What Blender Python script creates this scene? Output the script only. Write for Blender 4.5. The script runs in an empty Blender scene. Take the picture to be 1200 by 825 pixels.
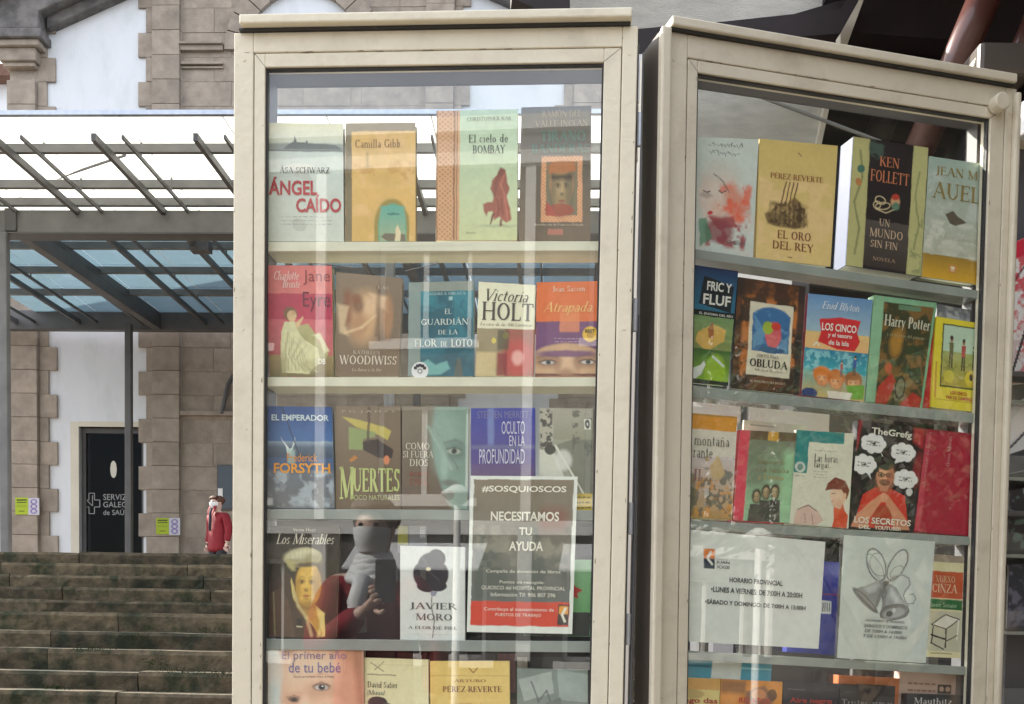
import bpy, math, random
import numpy as np
from mathutils import Vector, Matrix
C = bpy.context.scene.collection
scn = bpy.context.scene
R = math.radians
random.seed(7)

# ------------------------------------------------------------------ camera
F, CX, CY, H = 1250.0, 600.0, 800.0, 1.30      # focal length and principal point in photo pixels, eye height
PIT, ROL = R(-2.97), R(0.97)
fw = Vector((0, math.cos(PIT), math.sin(PIT)))
_up = Vector((0, -math.sin(PIT), math.cos(PIT)))
_rt = Vector((1, 0, 0))
rt = _rt*math.cos(ROL) + _up*math.sin(ROL)
up = _up*math.cos(ROL) - _rt*math.sin(ROL)
EYE = Vector((0, 0, H))
cd = bpy.data.cameras.new('camera')
cam = bpy.data.objects.new('camera', cd)
C.objects.link(cam)
cd.sensor_width = 36.0
cd.lens = 36.0*F/1200.0
cd.shift_y = (CY-412.5)/1200.0
cd.clip_start = 0.05
cd.clip_end = 2000.0
cam.matrix_world = Matrix(((rt.x, up.x, -fw.x, 0), (rt.y, up.y, -fw.y, 0), (rt.z, up.z, -fw.z, H), (0, 0, 0, 1)))
scn.camera = cam

# ------------------------------------------------------------------ world, sun, exposure
SUN_TO = Vector((-0.80, 0.42, 0.60)).normalized()
el = math.asin(SUN_TO.z)
az = math.atan2(SUN_TO.x, SUN_TO.y)
w = bpy.data.worlds.new('World')
scn.world = w
w.use_nodes = True
nt = w.node_tree
nt.nodes.clear()
sky = nt.nodes.new('ShaderNodeTexSky')
sky.sky_type = 'NISHITA'
sky.sun_disc = False
sky.sun_elevation = el
sky.sun_rotation = az
sky.air_density = 1.0
sky.dust_density = 2.5
bg = nt.nodes.new('ShaderNodeBackground')
bg.inputs['Strength'].default_value = 0.15
wo = nt.nodes.new('ShaderNodeOutputWorld')
# thin bright cloud over the blue
tcw = nt.nodes.new('ShaderNodeTexCoord'); nzw = nt.nodes.new('ShaderNodeTexNoise'); nzw.inputs['Scale'].default_value = 2.2; nzw.inputs['Detail'].default_value = 6
nt.links.new(tcw.outputs['Generated'], nzw.inputs['Vector'])
mrw = nt.nodes.new('ShaderNodeMapRange'); mrw.inputs['From Min'].default_value = .35; mrw.inputs['From Max'].default_value = .6; mrw.inputs['To Min'].default_value = .25; mrw.inputs['To Max'].default_value = .9
nt.links.new(nzw.outputs['Fac'], mrw.inputs['Value'])
mxw = nt.nodes.new('ShaderNodeMix'); mxw.data_type = 'RGBA'; mxw.inputs[7].default_value = (5.2, 5.3, 5.6, 1)
nt.links.new(mrw.outputs[0], mxw.inputs[0]); nt.links.new(sky.outputs[0], mxw.inputs[6])
nt.links.new(mxw.outputs[2], bg.inputs[0])
nt.links.new(bg.outputs[0], wo.inputs[0])
sl = bpy.data.lights.new('sun', 'SUN')
sl.energy = 4.0
sl.angle = R(0.5)
sl.color = (1.0, 0.93, 0.82)
so = bpy.data.objects.new('sun', sl)
C.objects.link(so)
so.rotation_mode = 'QUATERNION'
so.rotation_quaternion = SUN_TO.to_track_quat('Z', 'Y')
so.location = SUN_TO*60
scn.view_settings.view_transform = 'Standard'
scn.view_settings.look = 'None'
scn.view_settings.exposure = 1.68
scn.view_settings.gamma = 1.0
scn.cycles.use_denoising = True
scn.cycles.transparent_max_bounces = 24
scn.cycles.max_bounces = 8
scn.cycles.caustics_reflective = False
scn.cycles.caustics_refractive = False

# ------------------------------------------------------------------ helpers: colour, materials
def lin(c):
    c = np.asarray(c, float)/255.0
    return np.where(c <= 0.04045, c/12.92, ((c+0.055)/1.055)**2.4)
def L4(c):
    return tuple(float(x) for x in lin(c))+(1.0,)
MATS = {}
def mat(name, col, rough=0.6, metal=0.0, noise=0.0, s_lo=.45, s_hi=.68, scale=8.0, bump=0.0, bscale=60.0, rand=0.0, stain=None, stain_scale=2.0, stain_amt=0.5, spec=0.5, coat=0.0, hs=(1, 1, 1)):
    """procedural principled material: two-scale noise tint, per-object value jitter, stains with soft edges, fine bump"""
    m = bpy.data.materials.new(name)
    m.use_nodes = True
    t = m.node_tree
    n, l = t.nodes, t.links
    b = n['Principled BSDF']
    b.inputs['Roughness'].default_value = rough
    b.inputs['Metallic'].default_value = metal
    b.inputs['Specular IOR Level'].default_value = spec
    b.inputs['Coat Weight'].default_value = coat
    tc = n.new('ShaderNodeTexCoord')
    mp = n.new('ShaderNodeMapping')
    mp.inputs['Scale'].default_value = hs
    l.new(tc.outputs['Object'], mp.inputs['Vector'])
    vec = mp.outputs[0]
    oi = n.new('ShaderNodeObjectInfo')
    if rand or bump or noise:
        ad = n.new('ShaderNodeVectorMath'); ad.operation = 'ADD'
        sc = n.new('ShaderNodeVectorMath'); sc.operation = 'SCALE'
        cb = n.new('ShaderNodeCombineXYZ')
        l.new(oi.outputs['Random'], cb.inputs[0]); l.new(oi.outputs['Random'], cb.inputs[1])
        l.new(cb.outputs[0], sc.inputs[0]); sc.inputs['Scale'].default_value = 37.0 if rand else 0.0
        l.new(vec, ad.inputs[0]); l.new(sc.outputs[0], ad.inputs[1])
        vec = ad.outputs[0]
    base = n.new('ShaderNodeRGB'); base.outputs[0].default_value = tuple(col[:3])+(1,)
    out = base.outputs[0]
    if stain is not None:
        s = n.new('ShaderNodeTexNoise'); s.inputs['Scale'].default_value = stain_scale; s.inputs['Detail'].default_value = 8
        s.inputs['Roughness'].default_value = 0.65
        l.new(vec, s.inputs['Vector'])
        cr = n.new('ShaderNodeMapRange'); cr.inputs['From Min'].default_value = s_lo; cr.inputs['From Max'].default_value = s_hi
        cr.inputs['To Max'].default_value = stain_amt
        l.new(s.outputs['Fac'], cr.inputs['Value'])
        mx = n.new('ShaderNodeMix'); mx.data_type = 'RGBA'
        l.new(cr.outputs[0], mx.inputs[0]); l.new(out, mx.inputs[6]); mx.inputs[7].default_value = tuple(stain[:3])+(1,)
        out = mx.outputs[2]
    val = None
    if noise:
        s = n.new('ShaderNodeTexNoise'); s.inputs['Scale'].default_value = scale; s.inputs['Detail'].default_value = 7
        l.new(vec, s.inputs['Vector'])
        cr = n.new('ShaderNodeMapRange'); cr.inputs['From Min'].default_value = 0.25; cr.inputs['From Max'].default_value = 0.75
        cr.inputs['To Min'].default_value = 1-noise; cr.inputs['To Max'].default_value = 1+noise
        l.new(s.outputs['Fac'], cr.inputs['Value']); val = cr.outputs[0]
    if rand:
        cr = n.new('ShaderNodeMapRange'); cr.inputs['To Min'].default_value = 1-rand; cr.inputs['To Max'].default_value = 1+rand
        l.new(oi.outputs['Random'], cr.inputs['Value'])
        if val is None: val = cr.outputs[0]
        else:
            mu = n.new('ShaderNodeMath'); mu.operation = 'MULTIPLY'
            l.new(val, mu.inputs[0]); l.new(cr.outputs[0], mu.inputs[1]); val = mu.outputs[0]
    if val is not None:
        hv = n.new('ShaderNodeHueSaturation'); l.new(out, hv.inputs['Color']); l.new(val, hv.inputs['Value']); out = hv.outputs[0]
    l.new(out, b.inputs['Base Color'])
    if bump:
        s = n.new('ShaderNodeTexNoise'); s.inputs['Scale'].default_value = bscale; s.inputs['Detail'].default_value = 6
        l.new(vec, s.inputs['Vector'])
        bp = n.new('ShaderNodeBump'); bp.inputs['Strength'].default_value = bump; bp.inputs['Distance'].default_value = 0.02
        l.new(s.outputs['Fac'], bp.inputs['Height']); l.new(bp.outputs[0], b.inputs['Normal'])
    MATS[name] = m
    return m
def glass_mat(name, tint=(1, 1, 1), ior=1.5, rough=0.0, dust=0.0, boost=1.0, dustcol=(.8, .8, .78), trans=0.0, streak=False):
    m = bpy.data.materials.new(name); m.use_nodes = True
    t = m.node_tree; n, l = t.nodes, t.links; n.clear()
    o = n.new('ShaderNodeOutputMaterial')
    tr = n.new('ShaderNodeBsdfTransparent'); tr.inputs[0].default_value = tuple(tint)+(1,)
    gl = n.new('ShaderNodeBsdfGlossy'); gl.inputs['Roughness'].default_value = rough
    fr = n.new('ShaderNodeFresnel'); ge = n.new('ShaderNodeNewGeometry'); ms = n.new('ShaderNodeMapRange'); ms.inputs['To Min'].default_value = ior; ms.inputs['To Max'].default_value = 1.0/ior
    l.new(ge.outputs['Backfacing'], ms.inputs['Value']); l.new(ms.outputs[0], fr.inputs['IOR'])   # same reflectance from both sides of the thin pane
    mx = n.new('ShaderNodeAddShader')
    mu = n.new('ShaderNodeMath'); mu.operation = 'MULTIPLY'; mu.inputs[1].default_value = boost; mu.use_clamp = True
    l.new(fr.outputs[0], mu.inputs[0]); l.new(mu.outputs[0], gl.inputs['Color'])
    l.new(tr.outputs[0], mx.inputs[0]); l.new(gl.outputs[0], mx.inputs[1])
    out = mx.outputs[0]
    tc = n.new('ShaderNodeTexCoord')
    if streak:
        ns = n.new('ShaderNodeTexNoise'); ns.inputs['Scale'].default_value = 3.5; ns.inputs['Detail'].default_value = 3
        l.new(tc.outputs['Object'], ns.inputs['Vector'])
        bp = n.new('ShaderNodeBump'); bp.inputs['Strength'].default_value = 0.05; bp.inputs['Distance'].default_value = 0.02
        l.new(ns.outputs['Fac'], bp.inputs['Height']); l.new(bp.outputs[0], gl.inputs['Normal'])
    if dust:
        df = n.new('ShaderNodeBsdfDiffuse'); df.inputs[0].default_value = tuple(dustcol)+(1,)
        tl = n.new('ShaderNodeBsdfTranslucent'); tl.inputs[0].default_value = tuple(dustcol)+(1,)
        m2 = n.new('ShaderNodeMixShader'); m2.inputs[0].default_value = trans
        l.new(df.outputs[0], m2.inputs[1]); l.new(tl.outputs[0], m2.inputs[2])
        ns = n.new('ShaderNodeTexNoise'); ns.inputs['Scale'].default_value = 2.0; ns.inputs['Detail'].default_value = 6
        l.new(tc.outputs['Object'], ns.inputs['Vector'])
        cr = n.new('ShaderNodeMapRange'); cr.inputs['To Min'].default_value = dust*0.55; cr.inputs['To Max'].default_value = dust*1.35
        l.new(ns.outputs['Fac'], cr.inputs['Value'])
        m3 = n.new('ShaderNodeMixShader'); l.new(cr.outputs[0], m3.inputs[0]); l.new(out, m3.inputs[1]); l.new(m2.outputs[0], m3.inputs[2])
        out = m3.outputs[0]
    l.new(out, o.inputs[0])
    MATS[name] = m
    return m
def print_mat(name, rough=0.35, coat=0.15, bump=0.0):
    m = bpy.data.materials.new(name); m.use_nodes = True
    t = m.node_tree; b = t.nodes['Principled BSDF']
    a = t.nodes.new('ShaderNodeAttribute'); a.attribute_name = 'Col'
    t.links.new(a.outputs['Color'], b.inputs['Base Color'])
    b.inputs['Roughness'].default_value = rough; b.inputs['Coat Weight'].default_value = coat
    b.inputs['Coat Roughness'].default_value = 0.12
    if bump:
        ns = t.nodes.new('ShaderNodeTexNoise'); ns.inputs['Scale'].default_value = 9; ns.inputs['Detail'].default_value = 3
        tc = t.nodes.new('ShaderNodeTexCoord'); t.links.new(tc.outputs['Object'], ns.inputs['Vector'])
        bp = t.nodes.new('ShaderNodeBump'); bp.inputs['Strength'].default_value = bump; bp.inputs['Distance'].default_value = 0.01
        t.links.new(ns.outputs['Fac'], bp.inputs['Height']); t.links.new(bp.outputs[0], b.inputs['Normal'])
        t.links.new(bp.outputs[0], b.inputs['Coat Normal'])
    MATS[name] = m
    return m
_flat = {}
def ink(c):
    c = tuple(int(x) for x in c)
    if c not in _flat:
        m = bpy.data.materials.new('ink'); m.use_nodes = True
        b = m.node_tree.nodes['Principled BSDF']
        b.inputs['Base Color'].default_value = L4(c); b.inputs['Roughness'].default_value = 0.4
        _flat[c] = m
    return _flat[c]

# ------------------------------------------------------------------ helpers: objects
def link(o, parent=None):
    C.objects.link(o)
    if parent is not None: o.parent = parent
    return o
def tag(o, label=None, cat=None, group=None, kind=None):
    if label: o['label'] = label
    if cat: o['category'] = cat
    if group: o['group'] = group
    if kind: o['kind'] = kind
    return o
def empty(name, M=None, label=None, cat=None, group=None):
    o = bpy.data.objects.new(name, None); o.empty_display_size = 0.1
    link(o)
    if M is not None: o.matrix_world = M
    return tag(o, label, cat, group)
class MB:
    def __init__(s): s.v = []; s.f = []
    def add(s, vs, fs):
        k = len(s.v); s.v += [tuple(p) for p in vs]; s.f += [tuple(i+k for i in f) for f in fs]; return s
    def box(s, x0, x1, y0, y1, z0, z1):
        return s.add([(x0,y0,z0),(x1,y0,z0),(x1,y1,z0),(x0,y1,z0),(x0,y0,z1),(x1,y0,z1),(x1,y1,z1),(x0,y1,z1)],
                     [(0,3,2,1),(4,5,6,7),(0,1,5,4),(1,2,6,5),(2,3,7,6),(3,0,4,7)])
    def hexa(s, front, back):   # two quads of 3d points in matching order (seen from the front: TL TR BR BL)
        return s.add(list(front)+list(back), [(0,3,2,1),(4,5,6,7),(0,1,5,4),(1,2,6,5),(2,3,7,6),(3,0,4,7)])
    def prism(s, pts, y0, y1):  # polygon in x,z extruded along y
        n = len(pts)
        return s.add([(x, y0, z) for x, z in pts]+[(x, y1, z) for x, z in pts],
                     [tuple(range(n)), tuple(range(2*n-1, n-1, -1))]+[(i, i+n, (i+1) % n+n, (i+1) % n) for i in range(n)])
    def tube(s, pts, rad, n=10, cap=True):
        pts = [Vector(p) for p in pts]
        if not hasattr(rad, '__len__'): rad = [rad]*len(pts)
        k = len(s.v); prev = None
        for i, p in enumerate(pts):
            d = (pts[min(i+1, len(pts)-1)]-pts[max(i-1, 0)]).normalized()
            if prev is None:
                a = d.orthogonal().normalized()
            else:
                a = (prev - d*prev.dot(d)).normalized()
            prev = a; b = d.cross(a)
            for j in range(n):
                q = p+(a*math.cos(2*math.pi*j/n)+b*math.sin(2*math.pi*j/n))*rad[i]
                s.v.append(tuple(q))
        for i in range(len(pts)-1):
            for j in range(n):
                s.f.append((k+i*n+j, k+i*n+(j+1) % n, k+(i+1)*n+(j+1) % n, k+(i+1)*n+j))
        if cap:
            s.f.append(tuple(k+j for j in range(n-1, -1, -1))); e = k+(len(pts)-1)*n
            s.f.append(tuple(e+j for j in range(n)))
        return s
    def bar(s, p0, p1, wx, wz):   # rectangular bar between two points (wz measured along z)
        p0, p1 = Vector(p0), Vector(p1); d = (p1-p0).normalized()
        a = d.cross(Vector((0, 0, 1)))
        a = a.normalized() if a.length > 1e-4 else Vector((1, 0, 0))
        b = a.cross(d).normalized()
        q = []
        for p in (p0, p1):
            for sa, sb in ((-1,-1),(1,-1),(1,1),(-1,1)): q.append(p+a*sa*wx/2+b*sb*wz/2)
        return s.add(q, [(0,1,2,3),(7,6,5,4),(0,4,5,1),(1,5,6,2),(2,6,7,3),(3,7,4,0)])
    def build(s, name, m, parent=None, smooth=False, bevel=0.0, M=None):
        me = bpy.data.meshes.new(name)
        me.from_pydata(s.v, [], s.f)
        import bmesh
        bm = bmesh.new(); bm.from_mesh(me); bmesh.ops.recalc_face_normals(bm, faces=bm.faces); bm.to_mesh(me); bm.free()
        me.materials.append(m)
        if smooth: me.polygons.foreach_set('use_smooth', [True]*len(me.polygons))
        o = bpy.data.objects.new(name, me); link(o, parent)
        if M is not None: o.matrix_world = M
        if bevel:
            b = o.modifiers.new('bevel', 'BEVEL'); b.width = bevel; b.segments = 2; b.limit_method = 'ANGLE'
        return o

# ------------------------------------------------------------------ helpers: planes seen in the photo
def ray(px, py): return fw + rt*((px-CX)/F) - up*((py-CY)/F)
class Plane:
    """vertical plane: local x = u (to the right), y = w (away from the viewer), z = v (up)"""
    def __init__(s, px, py, depth, yaw, tilt=0.0):
        d = ray(px, py); s.o = EYE + d*(depth/d.y)
        s.u = Vector((math.cos(yaw), math.sin(yaw), -tilt)).normalized()
        s.v = Vector((tilt*math.cos(yaw), tilt*math.sin(yaw), 1)).normalized()
        s.w = s.v.cross(s.u).normalized()
        # base of the local frame on the ground under the reference point
        s.o = s.o - s.v*(s.o.z/s.v.z)
        s.M = Matrix(((s.u.x, s.w.x, s.v.x, s.o.x), (s.u.y, s.w.y, s.v.y, s.o.y), (s.u.z, s.w.z, s.v.z, s.o.z), (0, 0, 0, 1)))
    def hit(s, px, py, off=0.0):
        d = ray(px, py); t = ((s.o+s.w*off-EYE).dot(s.w))/d.dot(s.w); P = EYE+d*t-s.o
        return (P.dot(s.u), P.dot(s.v))
    def at(s, x, y, z): return s.o+s.u*x+s.w*y+s.v*z

# ------------------------------------------------------------------ painting flat print
class Cv:
    def __init__(s, n, m, bgc):
        s.n, s.m = n, m
        s.X, s.Y = np.meshgrid(np.linspace(0, 1, n), np.linspace(0, 1, m))
        s.a = m/n
        s.X0, s.Y0 = s.X.copy(), s.Y.copy()
        s.I = np.empty((m, n, 3)); s.I[:] = lin(bgc)
    def _mix(s, k, c):
        k = np.clip(k, 0, 1)[..., None]; s.I = s.I*(1-k)+lin(c)*k; return s
    def warp(s, amt=.012, sc=7, seed=5):   # wavering brush edges for everything painted afterwards
        s.X = s.X0; s.Y = s.Y0; dx = s.fbm(sc, seed, 4)-.5; dy = s.fbm(sc, seed+9, 4)-.5
        s.X = s.X0+dx*2*amt; s.Y = s.Y0+dy*2*amt/s.a; return s
    def straight(s): s.X, s.Y = s.X0, s.Y0; return s
    def face(s, cx, cy, rx, ry, skin, dark, hi, eye=(50, 36, 28), turn=.15, brow=True):
        '''softly modelled face: rx, ry half sizes as fractions of the cover'''
        e = s.ell; e(cx, cy, rx, ry, skin, 1, 0, .12); e(cx-turn*rx*.6, cy-.25*ry, rx*.6, ry*.5, hi, .6, 0, .9)
        e(cx+rx*.72, cy+.1*ry, rx*.42, ry*.85, dark, .55, 0, .9); e(cx-rx*.85, cy+.2*ry, rx*.28, ry*.7, dark, .4, 0, .9); e(cx, cy+.95*ry, rx*.8, ry*.22, dark, .55, 0, .9)
        for k in (-1, 1):
            x = cx+rx*(.38*k-turn*.5); e(x, cy-.10*ry, rx*.27, ry*.13, dark, .6, 0, .9); e(x, cy-.08*ry, rx*.17, ry*.05, hi, .35, 0, .6); e(x, cy-.08*ry, rx*.09, ry*.06, eye, .95, 0, .6)
            s.line([(x-rx*.2, cy-.12*ry), (x, cy-.17*ry), (x+rx*.2, cy-.11*ry)], rx*.02, eye, .7, rx*.05)
            if brow: s.line([(x-rx*.24, cy-.27*ry), (x, cy-.34*ry), (x+rx*.24, cy-.27*ry)], rx*.03, eye, .5, rx*.09)
        nx = cx-turn*rx*.6; s.line([(nx+rx*.04, cy-.1*ry), (nx-rx*.02, cy+.22*ry)], rx*.05, hi, .6, rx*.12); e(nx, cy+.27*ry, rx*.17, ry*.07, dark, .7, 0, .9)
        e(nx, cy+.53*ry, rx*.28, ry*.06, (150, 66, 54), .75, 0, .7); e(nx, cy+.66*ry, rx*.22, ry*.05, dark, .4, 0, .9); return s
    def grain(s, a=.14, seed=3):
        f = 1+(s.fbm(11, seed, 4)-.5)*2*a; s.I = np.clip(s.I*f[..., None], 0, 1); return s
    def rect(s, x0, y0, x1, y1, c, a=1.0, soft=0.006):
        k = np.clip((s.X-x0)/soft+.5, 0, 1)*np.clip((x1-s.X)/soft+.5, 0, 1)*np.clip((s.Y-y0)/soft+.5, 0, 1)*np.clip((y1-s.Y)/soft+.5, 0, 1)
        return s._mix(k*a, c)
    def ell(s, cx, cy, rx, ry, c, a=1.0, rot=0.0, soft=0.12):
        dx, dy = s.X-cx, (s.Y-cy)*s.a; ca, sa = math.cos(R(rot)), math.sin(R(rot))
        u = (dx*ca+dy*sa)/rx; v = (-dx*sa+dy*ca)/(ry*s.a); d = np.sqrt(u*u+v*v)
        return s._mix(np.clip((1-d)/soft+.5, 0, 1)*a, c)
    def loop(s, cx, cy, rx, ry, rot, wd, c, a0=0, a1=360, a=1.0):
        n = 22; cr_, sr_ = math.cos(R(rot)), math.sin(R(rot)); p = []
        for i in range(n+1):
            t = R(a0+(a1-a0)*i/n); u, v = rx*math.cos(t), ry*math.sin(t); p.append((cx+u*cr_-v*sr_, cy+(u*sr_+v*cr_)/s.a))
        return s.line(p, wd, c, a, .005)
    def ring(s, cx, cy, rx, ry, wd, c, a=1.0):
        d = np.abs(np.sqrt(((s.X-cx)/rx)**2+((s.Y-cy)/ry)**2)-1)*min(rx, ry*s.a)
        return s._mix(np.clip((wd-d)/.006+.5, 0, 1)*a, c)
    def poly(s, pts, c, a=1.0, soft=0.008):
        inside = np.zeros(s.X.shape, bool); dist = np.full(s.X.shape, 9.0); n = len(pts)
        for i in range(n):
            x0, y0 = pts[i]; x1, y1 = pts[(i+1) % n]
            if y0 != y1:
                c1 = ((y0 > s.Y) != (y1 > s.Y)) & (s.X < (x1-x0)*(s.Y-y0)/(y1-y0)+x0); inside ^= c1
            L = (x1-x0)**2+((y1-y0)*s.a)**2+1e-12
            t = np.clip(((s.X-x0)*(x1-x0)+(s.Y-y0)*(y1-y0)*s.a**2)/L, 0, 1)
            dist = np.minimum(dist, np.hypot(s.X-x0-t*(x1-x0), (s.Y-y0-t*(y1-y0))*s.a))
        return s._mix(np.clip(np.where(inside, dist, -dist)/soft+.5, 0, 1)*a, c)
    def line(s, pts, wd, c, a=1.0, soft=0.006):
        for (x0, y0), (x1, y1) in zip(pts[:-1], pts[1:]):
            L = (x1-x0)**2+((y1-y0)*s.a)**2+1e-12
            t = np.clip(((s.X-x0)*(x1-x0)+(s.Y-y0)*(y1-y0)*s.a**2)/L, 0, 1)
            d = np.hypot(s.X-x0-t*(x1-x0), (s.Y-y0-t*(y1-y0))*s.a); s._mix(np.clip((wd-d)/soft+.5, 0, 1)*a, c)
        return s
    def grad(s, y0, y1, c0, c1, x0=0, x1=1, a=1.0):
        k = np.clip((s.Y-y0)/(y1-y0), 0, 1)[..., None]; g = lin(c0)*(1-k)+lin(c1)*k
        m = ((s.Y >= y0) & (s.Y <= y1) & (s.X >= x0) & (s.X <= x1))[..., None]*a
        s.I = s.I*(1-m)+g*m; return s
    def fbm(s, sc, seed, oct=4):
        rng = np.random.default_rng(seed); o = np.zeros(s.X.shape); amp = 1.0; tot = 0
        for k in range(oct):
            g = rng.random((int(sc*s.a)+3, int(sc)+3)); x, y = s.X*sc, s.Y*sc*s.a
            xi, yi = x.astype(int), y.astype(int); fx, fy = x-xi, y-yi; fx = fx*fx*(3-2*fx); fy = fy*fy*(3-2*fy)
            o += amp*((g[yi, xi]*(1-fx)+g[yi, xi+1]*fx)*(1-fy)+(g[yi+1, xi]*(1-fx)+g[yi+1, xi+1]*fx)*fy)
            tot += amp; amp *= .55; sc *= 2
        return o/tot
    def noise(s, amt, sc=5, seed=1, box=(0, 0, 1, 1)):
        m = (s.X >= box[0]) & (s.X <= box[2]) & (s.Y >= box[1]) & (s.Y <= box[3])
        s.I = np.clip(s.I*(1+(m*(s.fbm(sc, seed)-.5)*2*amt)[..., None]), 0, 1); return s
    def cloud(s, c, lo=.45, hi=.6, sc=5, seed=1, box=(0, 0, 1, 1), a=1.0):
        x0, y0, x1, y1 = box; e = .03
        m = np.clip((s.X-x0)/e, 0, 1)*np.clip((x1-s.X)/e, 0, 1)*np.clip((s.Y-y0)/e, 0, 1)*np.clip((y1-s.Y)/e, 0, 1)
        return s._mix(np.clip((s.fbm(sc, seed)-lo)/(hi-lo), 0, 1)*m*a, c)
    def scrib(s, x0, y0, x1, rows, dy, c, wd=.006, seed=0, a=.8):   # lines of text too small to read
        rng = random.Random(seed)
        for r in range(rows):
            x = x0
            while x < x1:
                L = rng.uniform(.02, .09); s.rect(x, y0+r*dy, min(x+L, x1), y0+r*dy+wd/s.a*1.6, c, a, .004); x += L+.018
        return s
    def person(s, cx, cy, h, skin, hair, cloth, leg=None, a=1.0):  # small standing figure, head at top
        s.poly([(cx-h*.14, cy+h*.22), (cx+h*.14, cy+h*.22), (cx+h*.12, cy+h*.6), (cx-h*.12, cy+h*.6)], cloth, a)
        if leg:
            s.poly([(cx-h*.11, cy+h*.58), (cx-h*.01, cy+h*.58), (cx-h*.03, cy+h), (cx-h*.1, cy+h)], leg, a)
            s.poly([(cx+h*.01, cy+h*.58), (cx+h*.11, cy+h*.58), (cx+h*.12, cy+h), (cx+h*.04, cy+h)], leg, a)
        s.ell(cx, cy+h*.12, h*.07*1.3, h*.09, skin, a); s.ell(cx, cy+h*.07, h*.08*1.2, h*.06, hair, a)
        return s

def bil(q, x, y):   # q: TL TR BR BL of 3-vectors, x right, y down
    return (q[0]*(1-x)+q[1]*x)*(1-y)+(q[3]*(1-x)+q[2]*x)*y
def art_mesh(name, cv, quad, off, m, parent, wave=None):
    """grid sheet over the quad (local u,v pairs at local depth off), one vertex per print cell"""
    q = [np.array((p[0], off, p[1])) for p in quad]
    cv.straight()
    X, Y = cv.X[..., None], cv.Y[..., None]
    P = (q[0]*(1-X)+q[1]*X)*(1-Y)+(q[3]*(1-X)+q[2]*X)*Y
    if wave is not None: P[..., 1] -= wave(cv.X, cv.Y)
    n, mm = cv.n, cv.m
    me = bpy.data.meshes.new(name)
    idx = np.arange(n*mm).reshape(mm, n)
    fc = np.stack([idx[:-1, :-1], idx[1:, :-1], idx[1:, 1:], idx[:-1, 1:]], -1).reshape(-1, 4)
    me.vertices.add(n*mm); me.vertices.foreach_set('co', P.reshape(-1).astype(np.float32))
    me.loops.add(fc.size); me.loops.foreach_set('vertex_index', fc.reshape(-1).astype(np.int32))
    me.polygons.add(len(fc)); me.polygons.foreach_set('loop_start', np.arange(0, fc.size, 4, dtype=np.int32))
    me.update(calc_edges=True)
    ca = me.color_attributes.new('Col', 'FLOAT_COLOR', 'POINT')
    tone = 1+(cv.fbm(26, 77, 2)-.5)*.10+(cv.fbm(7, 31, 3)-.5)*.08
    col = np.ones((n*mm, 4), np.float32); col[:, :3] = np.clip((cv.I*tone[..., None]*1.16).reshape(-1, 3), 0.002, .84)
    ca.data.foreach_set('color', col.reshape(-1))
    me.materials.append(m)
    o = bpy.data.objects.new(name, me); link(o, parent)
    return o

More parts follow.
